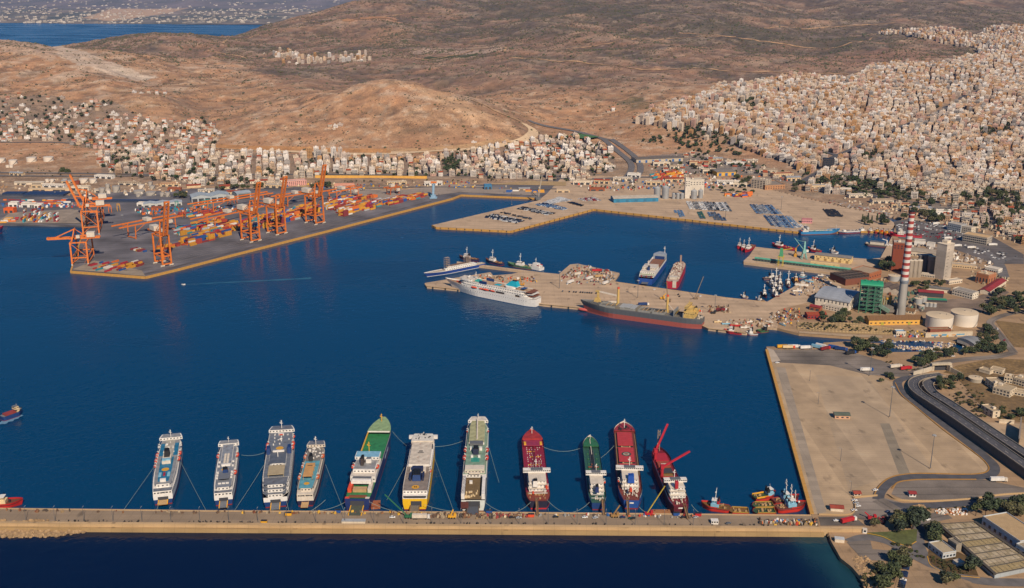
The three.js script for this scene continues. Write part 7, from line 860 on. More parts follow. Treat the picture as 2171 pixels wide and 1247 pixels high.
hall('plant_house','long pale blue plant building with tan roof at the right edge','building',[2081,1114],[2160,1168],22,7,{ wall: hex('#b5bfc8',0.9),roofMat: hex('#ad9470',0.93),rows: 1,cols: 7,sill: 1.6,wh: 2.6,ww: 2.4 });hall('plant_house','second pale plant building with ribbed roof at the lower right corner','building',[2152,1170],[2200,1198],24,6,{ wall: hex('#c0c6ca',0.9),roofMat: hex('#9c8f78',0.93,T.roof),rows: 1,cols: 4,sill: 1.2,wh: 2.4 });hall('plant_annex','concrete stair block beside the pump house','building',[2008,1160],[2026,1172],5,6,{ wall: hex('#8f877a',0.92),roofMat: hex('#7d766b',0.92) });
const DECKS = [];
{ // viaduct: two carriageways on solid decks rising to the right
  const deck = (pts,w,label,h0,h1) => { const c = spline(pts.map(([x,y]) => G(x,y,GH)),60),n = c.length - 1,hs = c.map((p,i) => lerp(h0,h1,smooth(0,0.75,i / n)));c.forEach((p,i) => { p.y = GH + hs[i];});DECKS.push(c);const g = thing('viaduct',label,'viaduct',V(0,0,0));part(g,'carriageway',ribbon(c,w,0.05),M_.darkroad);const off = (k) => c.map((p,i) => { const a = c[Math.max(0,i - 1)],b = c[Math.min(n,i + 1)],l = Math.hypot(b.x - a.x,b.z - a.z);return V(p.x - (b.z - a.z) / l * k,p.y,p.z + (b.x - a.x) / l * k);});const L = off(-w / 2),R = off(w / 2);for (const E of [L,R]) { const q = [];for (let i = 0;i < n;i++) q.push([V(E[i].x,GH - 0.5,E[i].z),V(E[i + 1].x,GH - 0.5,E[i + 1].z),E[i + 1],E[i]]);part(g,'retaining_wall',quads(q),hex('#6c645c',0.93,T.concrete));} for (const E of [L,R]) { const b = [];for (let i = 0;i < n;i++) b.push(beam(E[i].clone().add(V(0,0.5,0)),E[i + 1].clone().add(V(0,0.5,0)),0.5,1));part(g,'barrier',b,hex('#9b9080',0.9));} const ln = [];for (let i = 0;i < n;i += 2) { const a = c[i].clone(),b = a.clone().lerp(c[i + 1],0.5);ln.push(beam(a.setY(a.y + 0.08),b.setY(b.y + 0.08),0.25,0.06));} part(g,'lane_line',ln,C.offwhite);};
  deck([[1998,794.5],[1961,800],[1940.6,810],[1936,825],[1946,842],[1975,865],[2018.6,896],[2062,927],[2120,968],[2220,1040]],10,'outer carriageway of the viaduct bending past the empty yard',0.3,8);deck([[1990,803],[1972,811],[1966.6,820],[1978,843],[2010,868],[2062,905],[2120,945],[2220,1012]],10,'inner carriageway of the viaduct bending past the empty yard',0.4,8);
  const t = thing('tunnel_portal','concrete tunnel mouth at the top of the viaduct','tunnel',G(1998,790));part(t,'portal_wall',[box(3,7,4,-9,0,-6,0.4),box(3,7,4,9,0,-4,0.4),box(22,2,4,0,7.003,-5,0.1)],hex('#b7ab97',0.92));part(t,'portal_mouth',box(15,7,1,0,0,-7.2,0.1),C.shade);part(t,'wing_wall',[beam(V(-10,3,-4),V(-34,1.5,8),0.8,5)],hex('#bdb3a2',0.92));part(t,'wing_wall',[beam(V(9,3,-2),V(16,1.5,12),0.8,5)],hex('#b3a792',0.92));
  const w = thing('noise_wall','tall dark wall panel standing at the right edge','wall',G(2160,930),1.1);part(w,'wall_panel',Array.from({ length: 7 },(_,i) => box(7,11,0.6,i * 7.1 - 24,0,0)),hex('#4a4440',0.9));part(w,'wall_cap',box(52,0.8,1.2,-2,11.003,0),hex('#8b8178',0.9));}

// ---------- cranes ----------
const OR = PAINT('#d3742c'),OR2 = PAINT('#b7632b');
seed = 909;
function quayCrane(label,A,B,gauge,up,k = 1,group = 'orange quay cranes of the container terminal') {
  const s = site(A,B),g = thing('container_crane',label,'crane',s.p,s.ry,group),w = Math.max(13,s.w) / 2,H = 46 * k,Z = -gauge;const at = (x,y,z) => V(x * w,y * k,z);
  for (const z of [0,Z]) for (const x of [-1,1]) { part(g,'leg',beam(at(x,3,z),at(x * 0.94,46,z),2.2,1.8),OR);const b = part(g,'bogie',[box(6.2,1.4,1.6,x * w,0.9,z),box(2.4,0.9,1.4,x * w - 1.8,0,z),box(2.4,0.9,1.4,x * w + 1.8,0,z)],C.offwhite);part(b,'wheel',[-2.4,-1.2,1.2,2.4].map((q) => cyl(0.4,0.4,0.4,8).rotateX(Math.PI / 2).translate(x * w + q,0.42,z + 0.85)),C.dark);}
  for (const z of [0,Z]) { part(g,'sill_beam',beam(at(-1,3.4,z),at(1,3.4,z),1.3,1.8),OR);part(g,'portal_beam',beam(at(-1,15,z),at(1,15,z),1.2,1.6),OR);part(g,'portal_beam',beam(at(-0.94,45,z),at(0.94,45,z),1.4,1.8),OR);}
  for (const x of [-1,1]) { part(g,'portal_girder',beam(at(x,15,0),at(x,15,Z),1.1,1.6),OR);part(g,'portal_girder',beam(at(x * 0.94,45,0),at(x * 0.94,45,Z),1.2,1.8),OR);part(g,'brace',[beam(at(x,16,Z),at(x * 0.96,44,0),0.7),...(x > 0 ? [beam(at(x,4,0),at(x,15,Z * 0.5),0.6)] : [])],OR);part(g,'girder',beam(V(x * 3,47.6 * k,5),V(x * 3,47.6 * k,Z - 22 * k),1.5,2.3),OR);}
  part(g,'girder_tie',Array.from({ length: 9 },(_,i) => box(6.4,0.6,0.6,0,47 * k,lerp(4,Z - 22 * k,i / 8))),OR2);
  part(g,'apex_frame',[beam(at(-0.8,46,-2),V(-2.4,66 * k,-4),1.5),beam(at(0.8,46,-2),V(2.4,66 * k,-4),1.5),box(7,1.1,1.2,0,66 * k,-4),beam(V(0,66 * k,-4),V(-2.4,47 * k,Z),0.6),beam(V(0,66 * k,-4),V(2.4,47 * k,Z),0.6)],OR);
  const tip = up ? V(0,97 * k,19) : V(0,48.5 * k,46 * k),hinge = V(0,48.5 * k,4);part(g,'boom',[-3,3].map((x) => beam(hinge.clone().setX(x),tip.clone().setX(x),1.9,2.6)),OR);part(g,'boom_tie',[...Array.from({ length: 11 },(_,i) => { const p = hinge.clone().lerp(tip,i / 10);return box(6,0.7,0.7,0,p.y,p.z);}),...Array.from({ length: 10 },(_,i) => beam(hinge.clone().lerp(tip,i / 10).setX(i % 2 ? -3 : 3),hinge.clone().lerp(tip,(i + 1) / 10).setX(i % 2 ? 3 : -3),0.5))],OR2);part(g,'boom_tip',box(8,2.4,2.4,0,tip.y - 0.6,tip.z),OR);
  part(g,'stay',[-2.6,2.6].map((x) => beam(V(x,66 * k,-4),hinge.clone().lerp(tip,up ? 0.42 : 0.75).setX(x),0.9)),OR);part(g,'machinery_house',[box(10,7,15 * k,0,49.3 * k,Z - 4)],C.offwhite);part(g,'electrical_house',box(4.4,4.4,5,w * 0.3,49.4 * k,-9),C.offwhite);part(g,'cab',box(2.6,2.8,3,0,43.6 * k,-7),C.white);part(g,'stair',Array.from({ length: 6 },(_,i) => beam(V(w + 0.9,(4 + i * 7) * k,Z + (i % 2 ? 1.5 : 5)),V(w + 0.9,(11 + i * 7) * k,Z + (i % 2 ? 5 : 1.5)),0.4)),OR2);return g;
}
quayCrane('orange quay crane with lowered boom at the tip of the container pier',[166,545],[153.5,563],22,false,0.74);quayCrane('orange quay crane with raised boom, front one of the pair on the inner quay',[184,480],[177,499],24,true,0.86);quayCrane('orange quay crane with raised boom, rear one of the pair on the inner quay',[189,466],[184,480],24,true,0.86);
quayCrane('orange quay crane with raised boom, leftmost on the long quay',[345,566],[363.5,562.5],25,true);quayCrane('orange quay crane with raised boom, second from the left on the long quay',[533,515],[551,511],25,true);quayCrane('orange quay crane with raised boom, third from the left on the long quay',[588,499.5],[606,495.5],25,true);quayCrane('tallest orange quay crane with raised boom, rightmost on the long quay',[670,477.5],[687,473.5],25,true,1.06);
function gantry(label,A,B,depth,h,m = OR,name = 'gantry_crane',over = 0.28,house = true,group) {
  const s = site(A,B),g = thing(name,label,'crane',s.p,s.ry,group),w = s.w / 2,t = house ? 1.3 : 0.6;for (const z of [0,-depth]) for (const x of [-1,1]) part(g,'leg',beam(V(x * w,0,z),V(x * w * 0.97,h,z),t,t),m);for (const z of [0,-depth]) part(g,'girder',box(w * 2 * (1 + over * 2),t * 1.6,t,w * over * (house ? -0.6 : 0),h,z),m);part(g,'end_tie',[-1,1].flatMap((x) => [box(t,t,depth,x * w,h * 0.02 + 0.5,-depth / 2),box(t,t,depth,x * w * (1 + over),h + 0.2,-depth / 2)]),m);if (house) { part(g,'trolley_house',box(9,4.6,depth * 0.6,-w * 0.2,h + t * 1.7,-depth / 2),C.offwhite);part(g,'side_house',box(7,4.6,5,w * 0.7,h - 6,1.4),C.offwhite);part(g,'brace',[-1,1].map((x) => beam(V(x * w,h * 0.5,0),V(x * w * 0.5,h,0),0.7)),m);} return g;
}
gantry('orange yard gantry with white trolley house behind the leftmost long-quay crane',[288,507],[374,489],22,22);gantry('orange yard gantry between the container blocks, left of the second quay crane',[456,487],[545,466],20,20);gantry('orange yard gantry behind the third quay crane',[452,452],[560,434],20,18);gantry('orange yard gantry beyond the tallest quay crane',[714,429],[760,420],22,19);gantry('small orange yard gantry over the far container rows',[828,414],[846,411],12,13,OR2);gantry('orange yard gantry half hidden behind the tallest crane',[610,438],[668,428],20,18);
for (const [i,[x,y,m]] of [[234,452,OR],[252,448,PAINT('#c9932c')],[326,458,OR2],[390,462,OR2],[408,456,OR2],[424,458,OR2],[433,440,C.teal],[439,439,C.teal],[444,438,C.teal],[408,446,C.teal],[376,442,C.teal],[700,432,OR2],[790,430,OR2],[778,436,OR2],[570,430,OR2],[500,432,OR2],[487,436,OR2]].entries()) gantry((m === C.teal ? 'teal' : 'orange') + ' straddle carrier ' + ['near the inner quay light mast','with amber frame near the light mast','in the middle of the dark yard','left of three in front of the twin hall','middle of three in front of the twin hall','right of three in front of the twin hall','left of the trio under the twin hall','middle of the trio under the twin hall','right of the trio under the twin hall','alone below the twin hall','beside the low grey hall','by the far gantry','between the far container rows','at the end of the white stack','behind the third quay crane','by the single hall','left of the single hall'][i],[x - 3,y],[x + 3,y - 0.5],10,11,m,'straddle_carrier',0.05,false,'straddle carriers in the terminal');
{ const g = thing('mobile_crane','pale blue mobile harbour crane with an orange top near the inner end of the quay','crane',G(919,421)),b = PAINT('#86a9c4');part(g,'base',[box(14,2,12,0,0.8,0),box(9,4,9,0,2.8,0)],b);part(g,'tower',beam(V(0,6,0),V(1,30,0),3.4,2),b);part(g,'top_house',box(11,3,4,1,30,0),OR);part(g,'folded_jib',beam(V(-2,6,0),V(-1,28,2),1.2),b);const t = thing('harbour_crane','slender grey lattice crane at the corner of the two quays','crane',G(1141,423));part(t,'base',[box(9,5,9,0,0,0),box(12,3,3,-8,4,0)],C.midgrey);part(t,'jib',[beam(V(0,5,0),V(7,46,0),1.6,1),beam(V(2,5,0),V(7,46,0),0.6),...Array.from({ length: 8 },(_,i) => box(3 - i * 0.3,0.4,1,1 + i * 0.75,9 + i * 4.5,0))],hex('#a39c90',0.8));part(t,'counter_jib',[beam(V(-2,6,0),V(-14,15,0),1),beam(V(-2,6,0),V(-10,4,0),1)],C.dark);}
{ const y = PAINT('#c9b23a'),gr = PAINT('#4f9f74'),te = PAINT('#7fb5b0');const g = gantry('yellow green portal crane standing over the conveyor shed',[1649,565],[1658,566],8,14,y,'portal_crane',0.2,false);part(g,'tower',[box(5,12,5,0,14.8,-4,0,0.7)],gr);part(g,'jib',beam(V(0,24,-4),V(15,27,-8),0.9),y);const t = thing('harbour_crane','teal harbour crane with a long raised jib on the grain pier','crane',G(1704,549));part(t,'portal_leg',[-1,1].flatMap((a) => [-1,1].map((b) => beam(V(a * 4,0,b * 4),V(a * 2,9,b * 2),1))),te);part(t,'tower',[box(5,5,6,0,9,0),box(2.6,13,2.6,0,14,0,0,0.7)],te);part(t,'jib',beam(V(-1,14,0),V(-17,33,3),1.1,0.7),te);part(t,'stay',beam(V(0,26,0),V(-14,30,3),0.3),te);part(t,'counterweight',box(4,3,4,4,11,0),C.white);const o = thing('harbour_crane','small ochre crane beside the teal crane','crane',G(1686,544));part(o,'base',box(5,4,5),PAINT('#b98a34'));part(o,'tower',[box(2.4,9,2.4,0,4,0),beam(V(0,13,0),V(4,19,2),0.8)],PAINT('#b98a34'));}
for (const [i,[x,y,h,dx,m]] of [[1417,640,24,-3,hex('#7d6a55')],[1512,665,6,14,C.dark],[1475,634,28,9,hex('#8e7a63')],[1107,605,9,-3,PAINT('#c08a2e')],[1375,1092,22,12,PAINT('#b8a13a')],[1303,1096,7,4,PAINT('#9c7a4a')],[866,1098,17,-18,PAINT('#2d6b4a')],[1404,634,5,5,C.yellow],[958,1098,4,1,C.yellow],[1848,1101,3,-5,C.red]].entries()) { const g = thing('mobile_crane',['brown lattice boom crane in the middle of the repair pier','dark crawler crane with a low jib on the repair pier','slim lattice boom crane behind the yellow deckhouse','small ochre excavator crane above the cruise ship stern','yellow boom crane reaching up beside the crimson cargo ship','tan mobile crane between the green and hatch carriers','green mobile crane beside the yellow ferry','yellow loader under the red ship','orange yellow telehandler by the pale green ferry','red mobile crane lorry at the mole root'][i],'crane',G(x,y));part(g,'carrier',[box(6,1.3,3,0,0.7,0),box(2,1.8,2.6,2.4,2.003,0)],i === 4 ? C.red : m);part(g,'wheel',[-2,0,2].flatMap((a) => [-1,1].map((b) => cyl(0.6,0.6,0.4,10).rotateX(Math.PI / 2).translate(a,0.6,b * 1.5))),C.black);part(g,'boom',beam(V(-1,2,0),V(dx,h + 2,-2),0.9,0.6),m);}

// ---------- containers ----------
const CC = [['maroon','#7d3234'],['brick red','#a0402f'],['ochre yellow','#c8902f'],['orange','#c8692a'],['deep blue','#25508e'],['teal','#2f8290'],['white','#cfccc5'],['pale grey','#9fa3a6'],['crimson','#a22a36'],['mustard','#b9862c'],['green','#3f7a58']].map(([n,h]) => [n,hex(h,0.65)]);
const CW = [0,0,0,0,1,1,1,2,2,2,2,2,3,3,4,4,5,6,7,8,9,9];
const contGeo = (L) => { const g = [box(L - 0.2,2.5,2.3,0,0.05,0)];for (const x of [-1,1]) for (const z of [-1,1]) g.push(box(0.22,2.6,0.22,x * (L / 2 - 0.11),0,z * 1.11));for (const z of [-1,1]) for (const y of [0,2.42]) g.push(box(L - 0.44,0.18,0.14,0,y,z * 1.15));for (let i = 1;i < 7;i++) for (const z of [-1,1]) g.push(box(0.3,2.2,0.06,-L / 2 + i * L / 7,0.2,z * 1.17));g.push(box(0.06,2.2,0.08,L / 2 - 0.07,0.2,0));return join(g);};
const CG = [contGeo(12.19),contGeo(6.06)],conts = [];
function yardBlock(poly,A,B,tiers,dens,place,o = {}) {
  const pl = polyAt(poly),a = G(...A),b = G(...B),ang = Math.atan2(-(b.z - a.z),b.x - a.x),c = Math.cos(ang),s = -Math.sin(ang),xs = pl.map((q) => q[0]),zs = pl.map((q) => q[1]),cx = (Math.min(...xs) + Math.max(...xs)) / 2,cz = (Math.min(...zs) + Math.max(...zs)) / 2,R = Math.hypot(Math.max(...xs) - cx,Math.max(...zs) - cz),du = o.du ?? 12.6,dv = o.dv ?? 2.75;
  for (let u = -R;u < R;u += du) for (let v = -R,k = 0;v < R;v += dv,k++) { if (!o.dense && k % 7 === 6) continue;const x = cx + u * c - v * s,z = cz + u * s + v * c;if (!inside(pl,x,z) || rnd() > dens) continue;const n = dens > 0.74 ? Math.max(1,tiers - Math.floor(rnd() * rnd() * (tiers + 0.6))) : 1 + Math.floor(rnd() * tiers),cl = rnd() < 0.5 ? pick(CW) : (o.cw ? pick(o.cw) : pick(CW));for (let t = 0;t < n;t++) conts.push([V(x,GH + 0.06 + t * 2.63,z),ang + (o.turn ?? 0),rnd() < 0.7 ? cl : pick(CW),rnd() < 0.82 ? 0 : 1,place,t,n]);}
}
const Q0 = [380,569.5],Q1 = [690,490];
yardBlock([[380,514],[470,492],[486,500],[398,524]],Q0,Q1,4,0.85,'left of the second crane',{ cw: [2,2,0,4,5] });yardBlock([[372,492],[420,476],[430,484],[380,503]],Q0,Q1,3,0.8,'behind the first long-quay crane',{ cw: [5,0,5] });yardBlock([[415,483],[470,466],[482,475],[425,493]],Q0,Q1,3,0.75,'in the block left of the yard gantry',{ cw: [2,9,0] });yardBlock([[440,492],[500,474],[516,485],[450,503]],Q0,Q1,3,0.85,'in the block under the yard gantry');yardBlock([[338,527],[398,512],[402,517],[345,532]],Q0,Q1,2,0.7,'in the low row near the first crane');yardBlock([[272,530],[300,526],[330,533],[300,537]],Q0,Q1,1,0.6,'in the loose row of dark asphalt',{ cw: [0,5] });
yardBlock([[505,480],[600,452],[640,462],[560,486]],Q0,Q1,4,0.78,'behind the second and third cranes',{ cw: [2,0,4] });yardBlock([[560,462],[660,436],[690,446],[600,470]],Q0,Q1,3,0.75,'in the block left of the tallest quay crane',{ cw: [2,2,3] });yardBlock([[688,436],[738,418],[752,426],[700,448]],Q0,Q1,3,0.8,'in the block right of the tallest quay crane',{ cw: [2,0,6] });yardBlock([[712,446],[756,432],[778,440],[728,461]],Q0,Q1,4,0.9,'in the tall quay-edge block',{ cw: [2,9,0,6] });yardBlock([[750,440],[800,424],[826,430],[778,449]],Q0,Q1,2,0.85,'in the long low rows along the inner quay',{ cw: [0,8,4] });yardBlock([[800,430],[850,417],[878,421],[828,437]],Q0,Q1,2,0.85,'in the maroon and blue rows',{ cw: [0,4,0] });yardBlock([[858,420],[898,411],[914,414],[876,424]],Q0,Q1,2,0.8,'before the pale blue crane',{ cw: [2,3,1] });yardBlock([[735,421],[790,414],[800,419],[745,428]],Q0,Q1,2,0.7,'in the back rows of the inner terminal');yardBlock([[590,452],[640,440],[650,446],[600,458]],Q0,Q1,2,0.7,'in the low block behind the third quay crane');
yardBlock([[180,566],[230,553],[296,560],[300,572],[250,577],[190,574]],[200,572],[240,560],1,0.42,'on the pale pier end',{ du: 14,dv: 4.4,cw: [0,2,2,8] });yardBlock([[256,568],[294,556],[300,562],[262,574]],[200,572],[240,560],2,0.6,'in the small stack on the pier end',{ cw: [0,2] });
yardBlock([[38,474],[50,456],[128,450],[122,472]],[60,470],[74,460],2,0.62,'in the slanting inner rows',{ du: 15,dv: 4.2,cw: [0,6,5,6] });yardBlock([[38,454],[50,444],[110,441],[104,452]],[60,470],[74,460],2,0.5,'in the rear slanting rows',{ du: 15,dv: 4.4,cw: [6,0,7] });yardBlock([[0,474],[36,470],[36,462],[0,466]],[0,470],[40,469],1,0.5,'at the left edge of the inner quay',{ cw: [2,6] });yardBlock([[0,425],[170,424],[170,432],[0,434]],[0,430],[100,430],1,0.32,'on the lane below the panel canopies',{ cw: [4,6,0,8],dv: 4 });yardBlock([[380,455],[480,444],[486,452],[386,462]],Q0,Q1,2,0.7,'in the dark yard before the twin hall',{ cw: [0,1,5] });yardBlock([[1255,392],[1280,386],[1304,396],[1280,402]],[1255,392],[1290,396],2,0,'');yardBlock([[1300,317],[1372,312],[1378,325],[1318,326]],[1300,320],[1370,316],3,0.6,'in the depot above the highway bend',{ cw: [1,1,4,5] });yardBlock([[1380,372],[1440,364],[1450,376],[1390,384]],[1380,378],[1440,370],2,0.35,'in the truck yard below the long depot',{ cw: [1,3] });yardBlock([[1540,414],[1590,410],[1592,418],[1542,420]],[1540,417],[1590,413],2,0.5,'in the orange row behind the new car lots',{ cw: [3,3] });yardBlock([[1000,404],[1160,404],[1160,409],[1000,408]],[1000,406],[1100,406],1,0.22,'on the rail lane behind the two quays',{ cw: [4,2],dv: 4 });
{
  const shows = (c) => { const [x] = pix(c[0]);return x > 2 && x < 2169;};const list = conts.filter(shows).sort((a,b) => a[0].distanceTo(camera.position) - b[0].distanceTo(camera.position)),pr = CG.map((g) => new THREE.Mesh(g));
  list.slice(0,300).forEach(([p,ry,c,k,place,t,n]) => { const o = new THREE.Mesh(CG[k],CC[c][1]);o.name = numbered('shipping_container');o.position.copy(p);o.rotation.y = ry;scene.add(o);tag(o,`${CC[c][0]} ${k ? 'short ' : ''}container ${n === 1 ? 'on the ground' : t === 0 ? 'under its stack' : t === n - 1 ? 'atop its stack' : 'mid stack'} ${place}`,'container','containers stacked in the terminal');});
  const w = new THREE.Group();w.name = numbered('distant_containers');scene.add(w);tag(w,'hundreds of further coloured containers stacked in the terminal','containers',null,'stuff');const m = mat(1,1,1,0.65,{ key: 'cont' });
  for (const k of [0,1]) { const l = list.slice(300).filter((c) => c[3] === k),im = new THREE.InstancedMesh(CG[k],m,l.length);im.name = 'container_mass';im.userData.kind = 'stuff';l.forEach(([p,ry,c],i) => { _q.setFromAxisAngle(UPV,ry);im.setMatrixAt(i,_m.compose(p,_q,V(1,1,1)));im.setColorAt(i,CC[c][1].color);});w.add(im);}
  console.log('containers',list.length);
}

// ---------- cars and lorries ----------
const carParts = (() => { const prof = (pts,w) => { const s = new THREE.Shape(pts.map(([a,b]) => new THREE.Vector2(a,b))),g = new THREE.ExtrudeGeometry(s,{ depth: w - 0.12,bevelEnabled: true,bevelThickness: 0.06,bevelSize: 0.05,bevelSegments: 1 });g.translate(0,0,-w / 2 + 0.06);return g.index ? g.toNonIndexed() : g;};return { body: prof([[-2.1,0.35],[2.1,0.35],[2.15,0.75],[1.3,0.92],[-1.75,0.98],[-2.12,0.8]],1.72),cabin: prof([[-1.7,0.95],[1.1,0.92],[0.5,1.38],[-1.15,1.4]],1.46),roof: box(1.5,0.06,1.36,-0.35,1.42,0),wheels: [[-1.3,0.8],[1.3,0.8],[-1.3,-0.8],[1.3,-0.8]].map(([x,z]) => cyl(0.33,0.33,0.22,10).rotateX(Math.PI / 2).translate(x,0.33,z)) };})();
const CARC = [['white','#dcdcda'],['silver','#a5a8ab'],['black','#1c1d20'],['dark blue','#1f2f52'],['red','#8f2226'],['grey','#5e6165'],['pale blue','#6384aa'],['green','#2f5f4c']].map(([n,h]) => [n,hex(h,0.35,null)]);
const carProto = new THREE.Group();part(carProto,'body',carParts.body,CARC[0][1]);part(carProto,'cabin',carParts.cabin,C.glass);part(carProto,'roof',carParts.roof,CARC[0][1]);carParts.wheels.forEach((w) => part(carProto,'wheel',w,C.rubber));
function car(p,ry,c,label,group) { const o = carProto.clone();o.name = numbered('parked_car');o.children[0].material = o.children[2].material = CARC[c][1];o.position.copy(p);o.rotation.y = ry;scene.add(o);return tag(o,label ?? `${CARC[c][0]} car`,'car',group);}
const carMass = [],farCar = join([tint(carParts.body.clone(),[1,1,1]),tint(carParts.cabin.clone(),[0.12,0.13,0.15]),tint(carParts.roof.clone(),[1,1,1])]);
function carRows(poly,A,B,cw,dens,place,keep = 0,du = 2.1,dv = 4.7) {
  const pl = polyAt(poly),a = G(...A),b = G(...B),ang = Math.atan2(-(b.z - a.z),b.x - a.x),c = Math.cos(ang),s = -Math.sin(ang),xs = pl.map((q) => q[0]),zs = pl.map((q) => q[1]),cx = (Math.min(...xs) + Math.max(...xs)) / 2,cz = (Math.min(...zs) + Math.max(...zs)) / 2,R = Math.hypot(Math.max(...xs) - cx,Math.max(...zs) - cz),L = [];
  for (let v = -R,j = 0;v < R;v += dv,j++) { const rc = pick(cw);for (let u = -R;u < R;u += du) { const x = cx + u * c - v * s,z = cz + u * s + v * c;if (inside(pl,x,z) && rnd() < dens) L.push([V(x,GH + 0.2,z),ang + Math.PI / 2 + (rnd() < 0.5 ? Math.PI : 0),rnd() < 0.6 ? rc : pick(cw)]);} }
  L.sort((p,q) => q[0].z - p[0].z);L.forEach(([p,ry,k],i) => { if (i < keep) car(p,ry,k,`${CARC[k][0]} car ${place}`,'cars ' + place);else carMass.push([p,1,CARC[k][1].color.toArray(),ry]);});
}
const PZ = [[1083,490],[1258,443.4]],CT = [[1400,459],[1690,491.7]];
carRows([[1023,460.6],[1047,454.2],[1114,468.3],[1093,474.7]],...CT,[2,3,0,0,2],0.85,'in the dark pier lot',45);carRows([[1093,442.7],[1111,438.8],[1178,453],[1160,456.8]],...CT,[2,0,2,5],0.85,'in the middle pier lot',25);carRows([[1134,435],[1152,429.8],[1206,442.7],[1196,446.5]],...CT,[0,6,3],0.9,'in the blue and white lot on the pier',10);carRows([[1150,430],[1186,418],[1212,424.7],[1168,434]],...PZ,[0,0,0,1],0.95,'in the white lot of the pier',0);carRows([[1203,430],[1214,428.5],[1239,436],[1232,438]],...CT,[2,2,3],0.9,'x',0);carRows([[1224,422],[1260,419],[1275,426],[1239,427]],...CT,[0,0,1,4],0.85,'x',0);carRows([[1060,452],[1066,450],[1129,464],[1124,466]],...CT,[2,2,5],0.7,'in the thin row across the pier',10);
const CD = [[1601,453.4],[1586,434]];carRows([[1452,428],[1540,430],[1553,449],[1465,444]],...CD,[2,0,5,1,0],0.85,'in the upper left car terminal lot',10,2.3,5.4);carRows([[1430,447],[1445,446.5],[1451,460],[1439,460.6]],...CD,[6,3,6],0.9,'in the small blue lot at the terminal quay',15,2.3,5.4);carRows([[1477,450],[1488,449.3],[1496,464],[1485,464.3]],...CD,[6,3,7],0.9,'in the second small blue lot',12,2.3,5.4);carRows([[1498,451.3],[1518,450.5],[1545,469.5],[1514,467]],...CD,[6,5,3],0.85,'in the slanting blue lot near the quay',20,2.3,5.4);carRows([[1586,434],[1638,435.5],[1660,454.8],[1601,453.4]],...CD,[5,1,6,3],0.85,'in the grey lot of the car terminal',12,2.3,5.2);carRows([[1614,457],[1661,458.5],[1682,484],[1641,481.6]],...CD,[6,3,6,1],0.85,'in the largest blue lot by the blue tanker',40,2.3,5.2);carRows([[1662,459],[1676,460],[1702,481],[1688,484]],...CD,[0,6,1],0.85,'in the pale strip lot by the blue tanker',14,2.3,5.4);carRows([[1744,444],[1771,444.7],[1789,460],[1757,460]],...CT,[2,2,2],0.95,'in the black lot of the car terminal',12,2.4,5.8);
carRows([[1922,1192],[1932,1195],[1922,1250],[1906,1250]],[1910,1230],[1916,1205],[0,2,6,3],0.9,'in the left row of the dusty car park',16,2.6,20);carRows([[1962,1207],[1972,1210],[1962,1252],[1948,1252]],[1952,1235],[1960,1210],[1,2,7,0],0.9,'in the middle row of the dusty car park',18,2.5,20);carRows([[1976,1212],[1986,1215],[1978,1252],[1966,1252]],[1968,1240],[1976,1214],[2,6,1,3],0.9,'in the third row of the dusty car park',18,2.5,20);carRows([[2028,1235],[2090,1242],[2090,1250],[2024,1248]],[2030,1242],[2090,1246],[1,0,2,3],0.8,'in the bottom row by the curving road',14,3.2,20);
carRows([[1900,476],[1960,464],[2080,500],[2040,510],[1980,505],[1905,500]],[1905,485],[2040,505],[0,1,2,4,0,5],0.34,'in the busy parking behind the basin',0,3,8);carRows([[2010,515],[2090,528],[2160,545],[2130,556],[2040,530]],[2010,520],[2120,548],[0,1,2,5],0.25,'x',0,3.2,9);carRows([[1760,424],[1840,440],[1900,455],[1890,462],[1830,448],[1750,430]],[1760,426],[1890,458],[0,1,2,4],0.35,'x',0,3,8);carRows([[1180,590],[1240,566],[1300,575],[1306,592],[1296,604],[1200,605]],[1185,590],[1300,598],[2,0,5,4,1],0.36,'among the lorries on the side jetty',26,3.6,7);carRows([[1190,616],[1260,619],[1268,624],[1192,621]],[1190,618],[1260,622],[2,2,5,3],0.5,'in the short row behind the yellow cranes',14,3,9);carRows([[1300,600],[1420,618],[1500,628],[1490,636],[1400,626],[1300,608]],[1300,604],[1500,632],[0,2,5],0.09,'x',0,4,7);carRows([[700,402],[770,398],[775,404],[705,410]],[700,406],[770,401],[0,1,2],0.6,'x',0,2.6,8);carRows([[362,391],[392,388],[394,393],[364,396]],[362,394],[392,391],[0,2,3],0.6,'x',0,2.6,6);carRows([[1380,345],[1560,352],[1590,372],[1400,380],[1370,365]],[1380,355],[1560,365],[0,1,4,3,5],0.12,'x',0,4,9);
